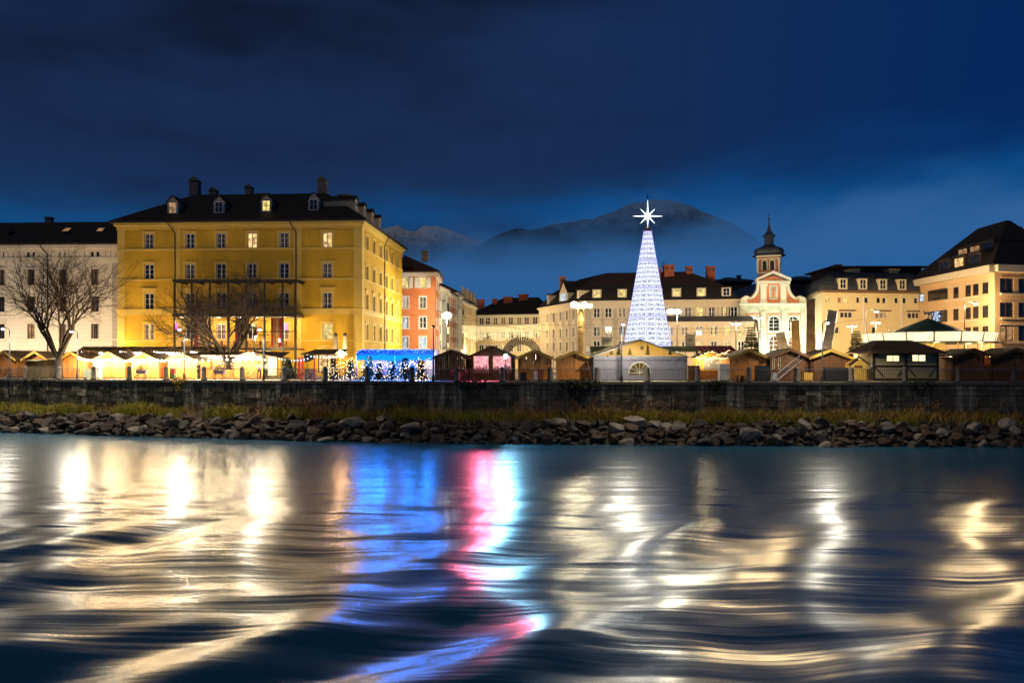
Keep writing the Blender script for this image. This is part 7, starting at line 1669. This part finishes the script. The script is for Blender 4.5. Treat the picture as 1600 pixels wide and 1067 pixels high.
bicycle(4, .75, 'dark bicycle at the left end of the railing', (.04, .04, .05), .2); bicycle(20, .8, 'grey bicycle second from the left end of the railing', (.20, .20, .21), -.15); bicycle(391, .75, 'dark blue bicycle behind the railing right of the terrace tree', (.03, .05, .10), .1)
bicycle(466, .8, 'black bicycle behind the railing before the red panel', (.02, .02, .02), .25); bicycle(482, .9, 'silver bicycle behind the railing before the dark curtain', (.40, .40, .42), -.2); bicycle(497, .75, 'white bicycle behind the railing below the red post', (.55, .55, .55), .15)
def sign_panels():
    for px, w, y0, y1, Y, lab in ((948, 15, 527, 544, 84, 'white upright banner with a small dark mark left of the cone tree'), (1078.5, 14, 522, 541, 84, 'pale upright banner with a small dark mark right of the cone tree')):
        r = thing('banner', lab, 'banner', (X(px, Y), Y, 0), 0, 'upright banners'); h = w / F * Y / 2; MB().box(-h, h, 0, .12, Z(y1, Y), Z(y0, Y)).build('panel', mat('banner_white', (.50, .48, .42), .6, .05), r)
        for s in (-1, 1): MB().tube((s * h, .06, 0), (s * h, .06, Z(y0, Y) + .1), .045).build('post', m_steel, r)
        MB().box(-.10, .10, -.012, -.001, (Z(y0, Y) + Z(y1, Y)) / 2, (Z(y0, Y) + Z(y1, Y)) / 2 + .16).box(-.26, .26, -.012, -.001, (Z(y0, Y) + Z(y1, Y)) / 2 - .14, (Z(y0, Y) + Z(y1, Y)) / 2 - .07).build('printed_mark', mat('print_grey', (.08, .08, .08), .6), r)
sign_panels()

# ================================================================== PEOPLE
def person(px, back, lab, coat, trousers, hair, rz=0, arm=.3, H=1.74):
    x, y = quay_px(px); Y = y + back; r = thing('person', lab, 'person', (X(px, Y), Y, 0), rz)
    def skin(name, vs, es, rad, m, par):
        me = bpy.data.meshes.new(name); me.from_pydata(vs, es, []); o = bpy.data.objects.new(name, me); COL.objects.link(o); me.materials.append(m); o.parent = par
        md = o.modifiers.new('skin', 'SKIN'); sk = me.skin_vertices[0].data
        for i, q in enumerate(rad): sk[i].radius = (q, q * .8) if isinstance(q, float) else q; sk[i].use_root = i == 0
        o.modifiers.new('smooth', 'SUBSURF').levels = 1; o.modifiers['smooth'].render_levels = 1
        return o
    k = H / 1.74; sc = lambda L_: [(a * k, b * k, c * k) for a, b, c in L_]; el = (.30, -.10, 1.12); ha = (.26, -.34, 1.0 + arm * .4)
    V = [(0, 0, .95), (0, .01, 1.18), (0, 0, 1.40), (0, 0, 1.50), (0, -.02, 1.63), (.20, 0, 1.41), el, ha, (-.20, 0, 1.41), (-el[0], el[1], el[2]), (-.24, -.28, 1.02), (.10, 0, .90), (.12, -.03, .50), (.12, .02, .09), (.13, -.15, .04), (-.10, 0, .90), (-.13, .02, .50), (-.13, .05, .09), (-.14, -.12, .04)]
    E = [(0, 1), (1, 2), (2, 3), (3, 4), (2, 5), (5, 6), (6, 7), (2, 8), (8, 9), (9, 10), (0, 11), (11, 12), (12, 13), (13, 14), (0, 15), (15, 16), (16, 17), (17, 18)]
    skin('body', sc(V), E, [.13, .12, .13, .055, .10, .065, .045, .032, .065, .045, .032, .085, .06, .042, .035, .085, .06, .042, .035], mat('skin', (.45, .27, .19), .6, .05), r)
    skin('coat', sc(V[:3] + [V[5], V[6], tuple(np.array(V[6]) * .25 + np.array(V[7]) * .75), V[8], V[9], tuple(np.array(V[9]) * .25 + np.array(V[10]) * .75), (0, 0, .80)]), [(0, 1), (1, 2), (2, 3), (3, 4), (4, 5), (2, 6), (6, 7), (7, 8), (0, 9)], [.165, .155, .16, .085, .065, .05, .085, .065, .05, .17], coat, r)
    skin('trousers', sc([V[0]] + V[11:14] + V[15:18]), [(0, 1), (1, 2), (2, 3), (0, 4), (4, 5), (5, 6)], [.145, .10, .075, .062, .10, .075, .062], trousers, r)
    MB().ball((0, .01 * k, 1.67 * k), .112, 2, (1, 1.05, .95)).build('hair', hair, r)
    return r
dk = mat('dark_coat', (.03, .03, .035), .9); bl = mat('dark_trousers', (.025, .028, .04), .9); hr = mat('brown_hair', (.05, .03, .02), .8)
person(310.5, 1.6, 'person in dark coat standing behind the railing right of the slim lamp', dk, bl, mat('pale_hair', (.30, .26, .22), .8), R(-30))
person(405, 2.6, 'person in white jacket standing beside the slim lamp before the canvas stall', mat('white_jacket', (.55, .50, .45), .9), bl, hr, R(40))
person(416, 3.0, 'person in pale coat standing right of the slim lamp before the canvas stall', mat('pale_coat', (.42, .36, .28), .9), bl, hr, R(-60))
